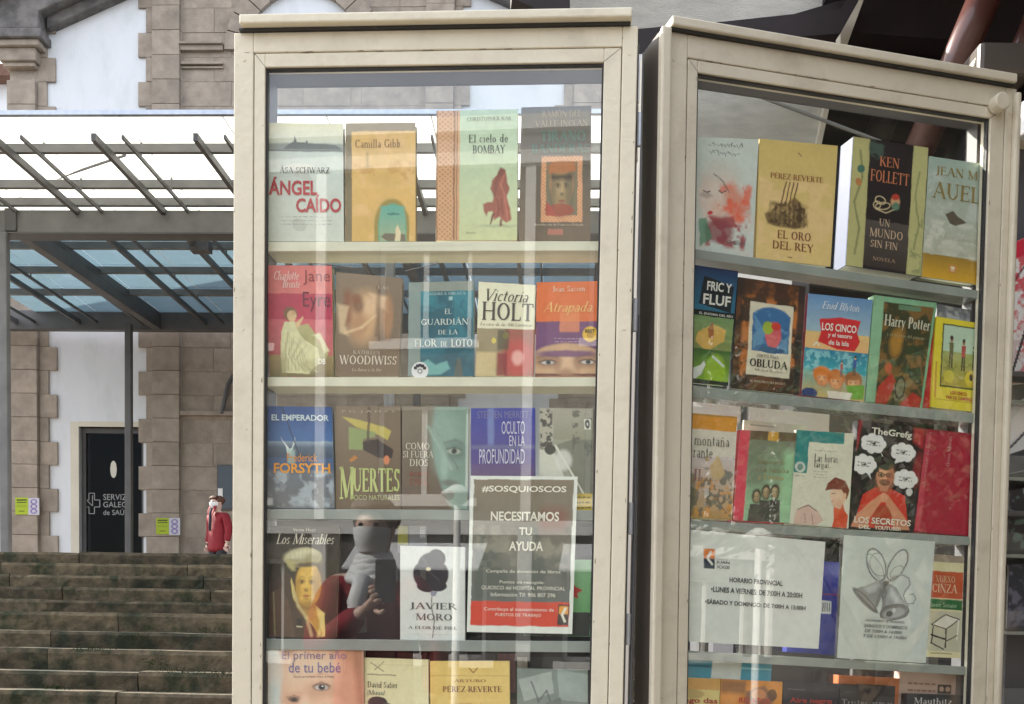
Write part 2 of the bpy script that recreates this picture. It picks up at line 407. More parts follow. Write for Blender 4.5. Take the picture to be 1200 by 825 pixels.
# ------------------------------------------------------------------ lettering: sans from the built-in font, serif drawn as strokes
TT, tt = .15, .055
def _S(x, a=0, b=1, f=3, T=TT):      # stem with serifs (f bit0 bottom, bit1 top)
    r = [('l', x, a, x, b, T)]
    if f & 1: r.append(('l', x-.13, a+.02, x+.13, a+.02, .045))
    if f & 2: r.append(('l', x-.13, b-.02, x+.13, b-.02, .045))
    return r
def _l(x0, y0, x1, y1, t=tt): return [('l', x0, y0, x1, y1, t)]
def _f(x, y, h=.12): return [('l', x-h, y+(.02 if y < .4 else -.02), x+h, y+(.02 if y < .4 else -.02), .045)]
def _a(cx, cy, rx, ry, a0, a1, T=TT): return [('a', cx, cy, rx, ry, a0, a1, T)]
xh = .64
G = {
'A': (.8, _l(.08,0,.4,1)+_l(.4,1,.72,0,TT)+_l(.2,.36,.6,.36)+_f(.08,0)+_f(.72,0)),
'B': (.66, _S(.14)+_l(.14,.97,.36,.97)+_l(.14,.52,.38,.52)+_l(.14,.03,.38,.03)+_a(.36,.75,.18,.22,-90,90)+_a(.38,.27,.21,.245,-90,90)),
'C': (.74, _a(.42,.5,.34,.48,40,320)+_l(.7,.98,.7,.74)),
'D': (.8, _S(.14)+_l(.14,.97,.36,.97)+_l(.14,.03,.36,.03)+_a(.36,.5,.36,.47,-90,90)),
'E': (.64, _S(.14)+_l(.14,.97,.56,.97)+_l(.14,.52,.46,.52)+_l(.14,.03,.58,.03)+_l(.56,.97,.56,.82)+_l(.58,.03,.58,.2)+_l(.46,.44,.46,.6)),
'F': (.6, _S(.14)+_l(.14,.97,.55,.97)+_l(.14,.5,.44,.5)+_l(.55,.97,.55,.8)+_l(.44,.42,.44,.6)),
'G': (.8, _a(.42,.5,.34,.48,45,315)+_l(.68,.98,.68,.76)+_S(.68,.08,.42,2)),
'H': (.84, _S(.14)+_S(.7)+_l(.14,.51,.7,.51)),
'I': (.3, _S(.15)), 'J': (.4, _S(.24,0,1,2)+_l(.24,.02,.02,-.14,.08)),
'K': (.76, _S(.14)+_l(.16,.42,.62,1)+_l(.32,.6,.68,0,TT)+_f(.62,1,.1)+_f(.68,0,.1)),
'L': (.6, _S(.14)+_l(.14,.03,.56,.03)+_l(.56,.03,.56,.22)),
'M': (.98, _S(.12,0,1,3,tt)+_S(.85)+_l(.14,1,.49,.04,TT)+_l(.49,.04,.84,1)),
'N': (.84, _S(.13,0,1,3,tt)+_S(.7,0,1,2,tt)+_l(.13,1,.7,0,TT)),
'O': (.84, _a(.42,.5,.36,.48,0,360)), 'P': (.62, _S(.14)+_l(.14,.97,.34,.97)+_l(.14,.46,.34,.46)+_a(.34,.715,.22,.255,-90,90)),
'Q': (.84, _a(.42,.5,.36,.48,0,360)+_l(.4,.06,.8,-.2,.09)),
'R': (.72, _S(.14)+_l(.14,.97,.34,.97)+_l(.14,.5,.34,.5)+_a(.34,.735,.2,.235,-90,90)+_l(.34,.5,.66,0,TT)+_f(.67,0,.08)),
'S': (.56, _a(.28,.74,.19,.23,20,270,.11)+_a(.28,.27,.2,.25,-160,90,.11)+_l(.49,.97,.49,.78)+_l(.06,.03,.06,.22)),
'T': (.72, _S(.36,0,1,1)+_l(.04,.97,.68,.97)+_l(.05,.97,.05,.78)+_l(.67,.97,.67,.78)),
'U': (.8, _S(.14,.3,1,2)+_S(.66,.3,1,2,tt)+_a(.4,.3,.26,.28,180,360,.12)),
'V': (.78, _l(.08,1,.39,0,TT)+_l(.39,0,.7,1)+_f(.08,1)+_f(.7,1)),
'W': (1.12, _l(.08,1,.34,0,TT)+_l(.34,0,.56,1)+_l(.54,1,.8,0,TT)+_l(.8,0,1.04,1)+_f(.08,1)+_f(1.04,1)+_f(.55,1)),
'X': (.76, _l(.1,1,.66,0,TT)+_l(.64,1,.12,0)+_f(.1,1,.1)+_f(.64,1,.1)+_f(.12,0,.1)+_f(.66,0,.1)),
'Y': (.74, _l(.08,1,.37,.46,TT)+_l(.37,.46,.66,1)+_S(.37,0,.46,1)+_f(.08,1)+_f(.66,1)),
'Z': (.66, _l(.08,.97,.58,.97)+_l(.58,.97,.08,.03,TT)+_l(.08,.03,.6,.03)+_l(.08,.97,.08,.8)+_l(.6,.03,.6,.2)),
'a': (.5, _a(.23,.17,.16,.17,0,360,.1)+_S(.39,0,.45,0,.12)+_a(.25,.46,.15,.17,0,150,.1)+_l(.39,.02,.47,.02)),
'b': (.56, _S(.12,0,1,2,.12)+_a(.3,.31,.19,.31,0,360,.11)), 'c': (.48, _a(.27,.31,.2,.31,45,315,.11)),
'd': (.58, _S(.44,0,1,2,.12)+_a(.25,.31,.19,.31,0,360,.11)+_f(.47,0,.07)), 'e': (.5, _a(.26,.31,.2,.31,5,315,.11)+_l(.08,.34,.44,.34)),
'f': (.36, _S(.16,0,.8,1,.12)+_a(.28,.82,.12,.16,60,180,.09)+_l(.03,.6,.3,.6)),
'g': (.54, _a(.24,.36,.17,.24,0,360,.1)+_a(.26,-.1,.2,.16,0,360,.08)+_l(.36,.56,.5,.6)),
'h': (.6, _S(.13,0,1,3,.12)+_S(.46,0,.4,1,.12)+_a(.3,.4,.16,.21,0,160,.09)), 'i': (.28, _S(.14,0,xh,1,.12)+_f(.1,xh,.06)+_a(.14,.86,.035,.035,0,360,.09)),
'j': (.28, _S(.16,-.15,xh,0,.12)+_a(.16,.86,.035,.035,0,360,.09)+_l(.16,-.14,.0,-.24,.07)), 'k': (.56, _S(.13,0,1,3,.12)+_l(.14,.26,.44,.6)+_l(.24,.38,.5,0,.12)),
'l': (.28, _S(.14,0,1,1,.12)+_f(.1,1,.06)), 'm': (.9, _S(.13,0,xh,1,.12)+_S(.45,0,.42,1,.12)+_S(.77,0,.42,1,.12)+_a(.29,.42,.15,.2,0,160,.09)+_a(.61,.42,.15,.2,0,160,.09)),
'n': (.6, _S(.13,0,xh,1,.12)+_S(.46,0,.4,1,.12)+_a(.3,.4,.16,.22,0,160,.09)), 'o': (.54, _a(.27,.31,.21,.31,0,360,.11)),
'p': (.56, _S(.12,-.28,xh,1,.12)+_a(.3,.31,.19,.31,0,360,.11)), 'q': (.56, _S(.44,-.28,xh,1,.12)+_a(.25,.31,.19,.31,0,360,.11)),
'r': (.42, _S(.13,0,xh,1,.12)+_a(.3,.44,.16,.17,45,160,.1)), 's': (.42, _a(.21,.47,.13,.14,20,270,.08)+_a(.21,.16,.14,.15,-160,90,.08)),
't': (.38, _S(.16,.1,.85,0,.12)+_l(.04,.6,.32,.6)+_a(.26,.12,.1,.1,180,300,.08)), 'u': (.6, _S(.13,.2,xh,0,.12)+_S(.46,0,xh,1,.12)+_a(.29,.22,.16,.2,180,360,.09)),
'v': (.52, _l(.06,xh,.26,0,.12)+_l(.26,0,.46,xh)+_f(.06,xh,.07)+_f(.46,xh,.07)), 'w': (.76, _l(.06,xh,.22,0,.12)+_l(.22,0,.38,xh)+_l(.38,xh,.54,0,.12)+_l(.54,0,.7,xh)),
'x': (.54, _l(.06,xh,.46,0,.12)+_l(.46,xh,.06,0)+_f(.06,0,.06)+_f(.46,0,.06)), 'y': (.52, _l(.06,xh,.27,0,.12)+_l(.46,xh,.16,-.28)), 'z': (.5, _l(.06,.6,.44,.6)+_l(.44,.6,.06,.03,.12)+_l(.06,.03,.46,.03)),
'-': (.34, _l(.05,.34,.29,.34,.07)), '.': (.2, _a(.1,.04,.03,.03,0,360,.08)), ',': (.2, _l(.12,.08,.05,-.12,.07)),
'1': (.4, _S(.2,0,1,1)+_l(.08,.82,.2,.97)), ':': (.2, _a(.1,.06,.03,.03,0,360,.08)+_a(.1,.5,.03,.03,0,360,.08)), '!': (.24, _l(.12,1,.12,.3,.1)+_a(.12,.04,.03,.03,0,360,.09)), '¡': (.24, _l(.12,.6,.12,-.1,.1)+_a(.12,.8,.03,.03,0,360,.09)),
}
ACC = {'Á':'A','É':'E','Í':'I','Ó':'O','Ú':'U','á':'a','é':'e','í':'i','ó':'o','ú':'u','ñ':'n','Ñ':'N','Å':'A','ë':'e'}
def serif_mesh(txt, slant=0.0, bold=1.0, track=.04):
    V, Fc = [], []; x = 0.0
    def rib(pts, ws):
        k = len(V)
        for i, (px, py) in enumerate(pts):
            qx, qy = pts[min(i+1, len(pts)-1)]; rx, ry = pts[max(i-1, 0)]
            dx, dy = qx-rx, qy-ry; L = math.hypot(dx, dy) or 1; nx, ny = -dy/L, dx/L; w_ = ws[i]*bold/2
            V.append((x+px+nx*w_, py+ny*w_)); V.append((x+px-nx*w_, py-ny*w_))
        for i in range(len(pts)-1): Fc.append((k+2*i, k+2*i+1, k+2*i+3, k+2*i+2))
    for ch in txt:
        if ch == ' ': x += .38; continue
        b = ACC.get(ch, ch); low = b.islower()
        if b not in G: x += .3; continue
        wd, pr = G[b]
        pr = list(pr)
        if ch != b:
            top = .78 if low else 1.12
            if ch in 'ñÑ': pr += _l(wd*.3, top+.03, wd*.65, top+.08, .07)
            elif ch == 'Å': pr += _a(wd*.5, 1.14, .09, .09, 0, 360, .05)
            elif ch == 'ë': pr += _a(wd*.35, top+.04, .03, .03, 0, 360, .07)+_a(wd*.7, top+.04, .03, .03, 0, 360, .07)
            else: pr += _l(wd*.45, top, wd*.65, top+.16, .07)
        for p in pr:
            if p[0] == 'l': rib([(p[1], p[2]), (p[3], p[4])], [p[5], p[5]])
            else:
                _, cx, cy, rx, ry, a0, a1, T = p; n = max(4, int(abs(a1-a0)/24))
                T2 = T; pts = []; ws = []
                for i in range(n+1):
                    a = R(a0+(a1-a0)*i/n); pts.append((cx+(rx-T2*.35)*math.cos(a), cy+(ry-.02)*math.sin(a)))
                    ws.append(tt*.9+(T2-tt*.9)*abs(math.cos(a)))
                rib(pts, ws)
        x += wd+track
    return np.array([(a+slant*b, b) for a, b in V]), Fc
_tc = {}
def sans_mesh(txt, bold=0.0, slant=0.0, space=1.0):
    key = (txt, bold, slant, space)
    if key in _tc: return _tc[key]
    cu = bpy.data.curves.new('t', 'FONT'); cu.body = txt; cu.offset = bold; cu.resolution_u = 3; cu.shear = slant; cu.space_character = space
    cu.fill_mode = 'BOTH'
    o = bpy.data.objects.new('t', cu); C.objects.link(o)
    dg = bpy.context.evaluated_depsgraph_get(); me = bpy.data.meshes.new_from_object(o.evaluated_get(dg))
    V = np.array([(v.co.x, v.co.y) for v in me.vertices]) if len(me.vertices) else np.zeros((0, 2))
    Fc = [tuple(p.vertices) for p in me.polygons]
    bpy.data.objects.remove(o); bpy.data.curves.remove(cu); bpy.data.meshes.remove(me)
    _tc[key] = (V, Fc); return V, Fc
def text(quad, off, s, x0, y0, x1, y1, col, style, parent, name='title', rot=None):
    """lettering fitted to the box x0..x1, y0..y1 of a sheet (fractions, y down)"""
    if style[0] == 's': V, Fc = serif_mesh(s, 0, 1.0)
    elif style[0] == 'S': V, Fc = serif_mesh(s, 0, 1.35)
    elif style[0] == 'i': V, Fc = serif_mesh(s, .28, .9, -.02)
    elif style[0] == 'b': V, Fc = sans_mesh(s, .025)
    elif style[0] == 'k': V, Fc = sans_mesh(s, .025, .3)
    elif style[0] == 'w': V, Fc = sans_mesh(s, .0, 0, 1.35)
    else: V, Fc = sans_mesh(s, 0.0)
    if len(V) == 0: return
    mn, mxx = V.min(0), V.max(0); N = (V-mn)/(mxx-mn+1e-9)
    if rot == 90: xs = x0+(x1-x0)*(1-N[:, 1]); ys = y1-(y1-y0)*N[:, 0]; xs = x0+(x1-x0)*(1-N[:, 1]); ys = y1-(y1-y0)*N[:, 0]
    else: xs = x0+(x1-x0)*N[:, 0]; ys = y1-(y1-y0)*N[:, 1]
    if rot == 90: xs = x0+(x1-x0)*(1-N[:, 1])
    q = [np.array((p[0], off, p[1])) for p in quad]
    P = np.array([bil(q, a, b) for a, b in zip(xs, ys)])
    me = bpy.data.meshes.new(name); me.from_pydata([tuple(p) for p in P], [], Fc); me.materials.append(ink(col))
    o = bpy.data.objects.new(name, me); link(o, parent)
    return o
# ================================================================== MATERIALS
mat('cream_paint', (.77, .72, .57), .32, noise=.07, scale=3, bump=.10, bscale=60, stain=(.42, .36, .28), stain_scale=9, stain_amt=.35, s_lo=.52, s_hi=.72)
mat('taupe_paint', (.63, .58, .46), .34, noise=.07, scale=3, bump=.10, bscale=60, stain=(.30, .25, .18), stain_scale=9, stain_amt=.4, s_lo=.52, s_hi=.72)
mat('dark_gasket', (.03, .03, .03), .6, noise=.2)
mat('inner_grey', (.10, .10, .11), .5, noise=.12, scale=12)
mat('back_dark', (.025, .023, .025), .35, noise=.3, scale=6)
mat('shelf_cream', (.74, .72, .56), .35, noise=.08, scale=20)
mat('shelf_grey', (.30, .33, .30), .2, noise=.15, scale=14, coat=.5)
mat('granite', (.32, .27, .22), .88, noise=.2, scale=5, bump=.5, bscale=28, rand=.09, stain=(.20, .165, .14), stain_scale=2.4, stain_amt=.6, s_lo=.44, s_hi=.7)
mat('granite_dark', (.15, .14, .135), .9, noise=.3, scale=6, bump=.45, bscale=30, rand=.1, stain=(.05, .05, .05), stain_scale=2.2, stain_amt=.8)
mat('plaster', (.66, .68, .71), .9, noise=.035, scale=2, bump=.15, bscale=20, stain=(.50, .54, .54), stain_scale=1.6, stain_amt=.5, s_lo=.5, s_hi=.7, hs=(1.6, 1, .7))
mat('mortar', (.33, .285, .24), .95, noise=.15, scale=20)
mat('step_stone', (.088, .068, .040), .9, noise=.55, scale=9, bump=.9, bscale=16, rand=.28, stain=(.018, .024, .009), stain_scale=3.2, stain_amt=.97, s_lo=.47, s_hi=.62, hs=(1, 1, 1))
mat('paving', (.15, .13, .108), .85, noise=.15, scale=3, bump=.3, bscale=30)
mat('steel_dark', (.085, .083, .082), .5, noise=.2, scale=4, bump=.08, bscale=30)
mat('steel_grey', (.15, .15, .145), .5, noise=.2, scale=4, bump=.08, bscale=30)
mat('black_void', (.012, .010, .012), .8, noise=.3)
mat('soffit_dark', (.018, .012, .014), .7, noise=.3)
mat('board_grey', (.56, .55, .50), .85, noise=.12, scale=14, bump=.35, bscale=90, stain=(.36, .36, .34), stain_scale=6, stain_amt=.5, hs=(1, 1, 3))
mat('pipe_red', (.085, .03, .024), .3, noise=.15, scale=5, coat=.4)
mat('galv', (.42, .45, .5), .3, metal=.8, noise=.15, scale=14)
mat('terracotta', (.13, .07, .05), .9, noise=.3, scale=8, bump=.4, bscale=20, rand=.15)
mat('bark', (.12, .09, .06), .95, noise=.3, scale=9, bump=.5, bscale=20)
mat('leaf', (.035, .06, .018), .6, noise=.35, scale=3, rand=.2)
mat('dark_wall', (.13, .12, .108), .9, noise=.15, scale=1, bump=.15, bscale=8, stain=(.08, .075, .07), stain_scale=.6, stain_amt=.5)
mat('cream_wall', (.62, .58, .48), .9, noise=.06, scale=1, bump=.15, bscale=8, stain=(.42, .39, .33), stain_scale=.6, stain_amt=.4)
mat('white_paint', (.8, .8, .78), .4, noise=.04)
mat('pane_dark', (.03, .035, .045), .05, noise=.1)
mat('page_paper', (.66, .62, .52), .8, noise=.08, scale=30, hs=(1, 40, 1))
mat('skin', (.52, .33, .25), .5, noise=.08, scale=9)
mat('skin_pale', (.60, .42, .35), .5, noise=.08, scale=9)
mat('red_coat', (.20, .005, .014), .75, noise=.12, scale=10, bump=.5, bscale=14)
mat('wine_coat', (.24, .008, .02), .85, noise=.3, scale=7, bump=.9, bscale=9)
mat('hair_auburn', (.09, .035, .02), .6, noise=.3, scale=30, bump=.6, bscale=60)
mat('hair_grey', (.18, .17, .16), .6, noise=.3, scale=30, bump=.6, bscale=60)
mat('cloth_dark', (.025, .025, .035), .85, noise=.2)
mat('cloth_bluegrey', (.11, .13, .19), .85, noise=.2, bump=.4, bscale=20)
mat('mask_white', (.75, .79, .82), .8, noise=.05)
mat('shoe', (.02, .018, .016), .4)
mat('amber_frame', (.12, .11, .1), .5, noise=.15)
for k, v in dict(plastic=(.55, .57, .6)).items(): mat(k, v, .3, noise=.1)
glass_mat('front_glass', (.975, .985, .975), 1.5, 0.0, dust=.004, boost=1.15, dustcol=(.55, .56, .55))
glass_mat('rear_glass', (.98, .985, .985), 1.5, 0.0, dust=.012, boost=.4, dustcol=(.30, .31, .31))
glass_mat('roof_dusty', (.8, .82, .82), 1.5, .05, dust=.95, dustcol=(.82, .82, .78), trans=.92)
glass_mat('roof_blue', (.45, .54, .58), 1.5, .05, dust=.66, dustcol=(.30, .38, .42), trans=.7)
glass_mat('door_glass', (.45, .46, .48), 1.45, 0.0, boost=.15)
glass_mat('sleeve', (.96, .97, .97), 1.5, .04, dust=.04, boost=1.2, dustcol=(.7, .72, .72))
print_mat('print_gloss', .35, .2)
print_mat('print_paper', .75, 0.0, .25)
print_mat('print_wrap', .3, .55, .25)
lamp_m = bpy.data.materials.new('lamp_glow'); lamp_m.use_nodes = True
_b = lamp_m.node_tree.nodes['Principled BSDF']; _b.inputs['Emission Color'].default_value = (1, .9, .7, 1); _b.inputs['Emission Strength'].default_value = .7
MATS['lamp_glow'] = lamp_m

# ================================================================== PLANES
PL = Plane(510, 400, 2.05, R(-3.49))
_d742 = PL.at(PL.hit(742, 400)[0], 0, 0).y
PR = Plane(775, 400, _d742, R(15.25), R(-.52)*1.0)
FP = Plane(355, 400, 20.5, R(-2.27))
uc = FP.hit(355, 200)[0]

# ================================================================== GROUND, STAIRS, TERRACE
g = MB().add([(-400, -400, 0), (400, -400, 0), (400, 400, 0), (-400, 400, 0)], [(0, 1, 2, 3)])
tag(g.build('ground', MATS['paving']), kind='structure')
stairs = tag(bpy.data.objects.new('stairs', None), kind='structure'); link(stairs); stairs.matrix_world = FP.M
# (nosing height above the eye, depth from the camera)
rows = [(FP.hit(100, y_, d_-20.5)[1]-H, d_) for y_, d_ in ((647, 13.1), (660, 12.8), (674, 12.5), (688, 12.2), (703, 11.9), (717, 9.6), (739, 9.3), (761, 9.0), (786, 8.75), (810, 8.5))]
rows += [(rows[-1][0]-.16*k_, 8.5-.3*k_) for k_ in (1, 2, 3, 4)]
ZT = rows[0][0]+H
rng = random.Random(4)
hidden = MB()
for i, (h, d) in enumerate(rows):
    y0 = d-20.5; z1 = h+H; z0 = (rows[i+1][0] if i+1 < len(rows) else -1.2)+H-.03
    yb = y0+(.62 if i != 5 else 2.2)
    x = -14.0+rng.uniform(0, 1.2)
    while x < 10:
        L = rng.uniform(.9, 2.4); x1 = min(x+L, 11)
        jz, jy = rng.uniform(-.008, .006), rng.uniform(-.014, .014)
        if x1 < uc-6.9 or x > uc+1.6 or i > 9:
            hidden.box(x+.004, x1-.004, y0+jy, yb, z0, z1+jz)
        else:
            m = MB(); n = 7; V = []; # uneven nosing and worn arris
            for k in range(n+1):
                xx = x+.005+(x1-x-.01)*k/n; e = rng.uniform(-.012, .010); f_ = rng.uniform(-.010, .006); e2 = rng.uniform(-.01, .01)
                V += [(xx, y0+jy+.012+e2, z0), (xx, y0+jy+e, z1-.035), (xx, y0+jy+.014+e, z1+jz+f_*.5), (xx, yb, z1+jz)]
            Fc = []
            for k in range(n):
                for j in range(3): Fc.append((4*k+j, 4*k+4+j, 4*k+5+j, 4*k+1+j))
            Fc += [(0, 1, 2, 3), (4*n+3, 4*n+2, 4*n+1, 4*n)]
            m.add(V, Fc); m.build('step_stone', MATS['step_stone'], stairs)
        x = x1
b = MB(); b.box(-16, 13, -6.9, 12, 0.0, ZT-.36)
tag(b.build('terrace', MATS['granite'], M=FP.M), kind='structure')
o = hidden.build('step_stone', MATS['step_stone'], stairs); o['kind'] = 'stuff'
# small weeds growing in the joints of the steps
wd = MB(); rng = random.Random(11)
def weeds(mb, cx, cy, cz, n, sp, hh):
    for k in range(n):
        a = rng.uniform(0, 6.28); r = rng.uniform(0, sp); x, y = cx+r*math.cos(a)*1.8, cy-abs(r*math.sin(a))*.25
        t = rng.uniform(0, 6.28); s = rng.uniform(.004, .010); z = cz+rng.uniform(0, hh)
        mb.add([(x-s*math.cos(t), y-s*.6, z), (x+s*math.cos(t), y, z+s*.4), (x+s*.3, y-.01, z+s*1.6)], [(0, 1, 2)])
for px, py, d, n, sp in ((66, 806, 8.66, 160, .09), (185, 812, 8.66, 90, .07), (110, 760, 8.95, 120, .16), (215, 785, 8.66, 130, .2), (240, 738, 9.25, 90, .2), (228, 703, 11.2, 60, .15), (180, 775, 8.66, 70, .1), (262, 790, 8.66, 80, .08), (160, 745, 9.25, 60, .1)):
    off = d-20.5; u_, v_ = FP.hit(px, py, off); weeds(wd, u_, off, v_-.03, n, sp*.8, .045)
o = wd.build('weeds', MATS['leaf'], M=FP.M); tag(o, kind='stuff', label='small green weeds and moss in the joints of the stone steps', cat='weeds')

# ================================================================== FACADE
fac = empty('hospital_building', FP.M, 'old hospital facade with white plaster, granite quoins, pediment and glass entrance door', 'building')
def fx(px): return FP.hit(px, 400)[0]
def fz(py, px=200): return FP.hit(px, py)[1]
du0, du1, dz1 = fx(92), fx(168), fz(500, 100)
b = MB()
b.box(uc-5.3, du0, 0, .5, 0, 15.5); b.box(du1, uc+5.3, 0, .5, 0, 15.5); b.box(du0, du1, 0, .5, dz1, 15.5)
b.build('plaster_wall', MATS['plaster'], fac)
b = MB(); b.box(du0-.16, du0, -.012, .3, 2.3, dz1+.09); b.box(du0, du1+.1, -.010, .3, dz1, dz1+.1); b.build('door_surround', MATS['cream_wall'], fac)
b = MB(); b.box(du0-.0, du0+.08, .12, .2, 2.3, dz1); b.box(du1-.08, du1, .12, .2, 2.3, dz1); b.box(du0+.08, du1-.08, .12, .2, dz1-.1, dz1)
b.box(du0+.08, du1-.08, .12, .2, 2.3, 2.42); door = b.build('door', MATS['steel_dark'], fac)
b = MB(); b.box(du0+.08, du1-.08, .155, .165, 2.42, dz1-.1); b.build('door_glass', MATS['door_glass'], door)
b = MB(); b.box(du0-1.5, du1+1.5, 5.0, 5.1, 2.3, dz1+.4); b.box(du0-1.5, du0-1.4, .5, 5, 2.3, dz1+.4); b.box(du1+1.4, du1+1.5, .5, 5, 2.3, dz1+.4); b.box(du0-1.5, du1+1.5, .5, 5, dz1+.4, dz1+.5)
b.build('hallway', MATS['black_void'], fac)
# outlined cross and lettering on the door glass
def fq(x0, y0, x1, y1, off): return [FP.hit(x0, y0, off), FP.hit(x1, y0, off), FP.hit(x1, y1, off), FP.hit(x0, y1, off)]
q = fq(98, 578, 117, 602, .15); b = MB()
cr = [(.33, 0), (.67, 0), (.67, .33), (1, .33), (1, .67), (.67, .67), (.67, 1), (.33, 1), (.33, .67), (0, .67), (0, .33), (.33, .33)]
qq = [np.array((p[0], .15, p[1])) for p in q]
for i in range(12): b.bar(bil(qq, *cr[i]), bil(qq, *cr[(i+1) % 12]), .008, .014)
b.bar(bil(qq, .0, .2), bil(qq, .55, .62), .008, .014); b.bar(bil(qq, .55, .62), bil(qq, .55, .1), .008, .014)
b.build('cross_logo', ink((150, 150, 150)), door)
for s_, a, c_ in (('SERVIZO', 579, 586), ('GALEGO', 588, 594.5), ('de SAÚDE', 596, 603.5)):
    text(fq(121, a, 156, c_, .149), .149, s_, 0, 0, 1, 1, (150, 150, 150), 'n', door, 'lettering')
# granite blocks
hid = MB(); rng = random.Random(3)
CH = .447
zc0 = fz(380, 170) % CH
def block(x0, x1, y0, z0, z1, stuff=False):
    g_ = .004; yy = y0+rng.uniform(-.006, .006)
    if stuff: hid.box(x0+g_, x1-g_, yy, .3, z0+g_, z1-g_); return
    m = MB(); m.box(x0+g_, x1-g_, yy, .3, z0+g_, z1-g_); m.build('stone_block', MATS['granite'], fac, bevel=.006)
k = 0; z = zc0+CH*4
while z < 13.7:
    z2 = z+CH; alt = k % 2
    vis = z2 > 2.2
    for s in (-1, 1):
        def X(px): return fx(px) if s < 0 else 2*uc-fx(px)
        st = (s > 0) or not vis
        if fz(84, 30) > z2-.05:
            a0, a1 = sorted((X(14), X(47))); block(a0, a1, -.14, z, z2, st)
        a0, a1 = sorted((X(47), X(68 if alt else 58))); block(a0, a1, -.05, z, z2, st)
        a0, a1 = sorted((X(163 if not alt else 172), X(181))); block(a0, a1, -.05, z, z2, st)
        a0, a1 = sorted((X(181), X(213))); block(a0, a1, -.14, z, z2, st)
    cuts = [fx(213), fx(213)+(.62 if alt else .95), fx(213)+1.35, uc-.9, uc, uc+.9, 2*uc-fx(213)-1.2, 2*uc-fx(213)-.5, 2*uc-fx(213)]
    for c0, c1 in zip(cuts[:-1], cuts[1:]):
        r0 = fz(61, 355)
        if z2 > r0-.2 and abs((c0+c1)/2-uc) < 1.2 and z < r0+1.2: continue
        block(c0, c1, -.03, z, z2, not (c0 < uc-.95 and vis) and not (z > 11.5 and c0 < uc+2))
    z = z2; k += 1
o = hid.build('stone_block', MATS['granite'], fac); o['kind'] = 'stuff'
b = MB()
for s in (-1, 1):
    def X(px): return fx(px) if s < 0 else 2*uc-fx(px)
    a0, a1 = sorted((X(15), X(57))); b.box(a0, a1, -.035, .25, .2, 13.3)
    a0, a1 = sorted((X(173), X(214))); b.box(a0, a1, -.035, .25, .2, 13.6)
b.box(fx(213), 2*uc-fx(213), -.018, .28, .2, fz(61, 355)-.02)
for s in (-1, 1):
    a0, a1 = sorted((uc+s*1.3, uc+s*2.33)); b.box(a0, a1, -.018, .28, fz(61, 355), 14.4)
b.build('mortar_joints', MATS['mortar'], fac)
# mouldings across the centre bay and ledge lower down
for y0_, y1_, p in ((53, 56, .16), (56, 62, .11), (75, 78, .10), (80, 82, .07)):
    for c0_, c1_ in ((fx(213), uc-1.5), (uc+1.5, 2*uc-fx(213))): MB().box(c0_, c1_, -p, .2, fz(y1_, 240), fz(y0_, 240)).build('moulding', MATS['granite'], fac, bevel=.006)
MB().box(fx(213), uc-.9, -.12, .2, fz(488, 240), fz(483, 240)).build('moulding', MATS['granite'], fac, bevel=.006)
# arch with wedge stones
ac = fz(61, 355); r1, r2 = 1.06, 1.47
for i in range(13):
    a0, a1 = math.pi*i/13+.008, math.pi*(i+1)/13-.008; m = MB(); am = (a0+a1)/2
    m.prism([(uc+r*math.cos(a), ac+r*math.sin(a)) for r, a in ((r1, a0), (r2, a0), (r2, am), (r2, a1), (r1, a1), (r1, am))], -.10, .3); m.build('arch_stone', MATS['granite'], fac)
b = MB(); b.box(uc-2.4, uc+2.4, -.02, .28, ac+1.0, 14.6)
wall_above = MB()
for i in range(16):   # wall round the arch
    a0, a1 = math.pi*i/16, math.pi*(i+1)/16
    P_ = [(uc+1.46*math.cos(a0), ac+1.46*math.sin(a0)), (uc+2.33*(1 if math.cos(a0) > 0 else -1) if abs(math.cos(a0)) > .5 else uc+math.cos(a0)/max(math.sin(a0), .01)*3, 0)]
wall_above.box(uc-2.33, uc+2.33, -.02, .28, ac+1.44, 15)
for s in (-1, 1):
    for i in range(8):
        a0, a1 = math.pi/2*i/8, math.pi/2*(i+1)/8
        pts = [(uc+s*1.46*math.cos(a0), ac+1.46*math.sin(a0)), (uc+s*2.33, ac+1.46*math.sin(a0)), (uc+s*2.33, ac+1.46*math.sin(a1)), (uc+s*1.46*math.cos(a1), ac+1.46*math.sin(a1))]
        wall_above.prism(pts, -.02, .28)
wall_above.build('arch_wall', MATS['granite'], fac)
win = MB().box(uc-1.2, uc+1.2, .12, .16, ac-1.6, ac+1.25).build('window', MATS['plaster'], fac)
for i in range(34):
    x_ = uc-1.02+i*.0615; hh = math.sqrt(max(1.05**2-(x_-uc)**2, 0))
    MB().box(x_, x_+.030, .095, .12, ac-.4, ac+hh).build('slat', MATS['white_paint'], win)
MB().box(fx(340), fx(361), .04, .08, fz(13, 350), fz(-4, 350)).build('sign_plate', MATS['steel_grey'], win)
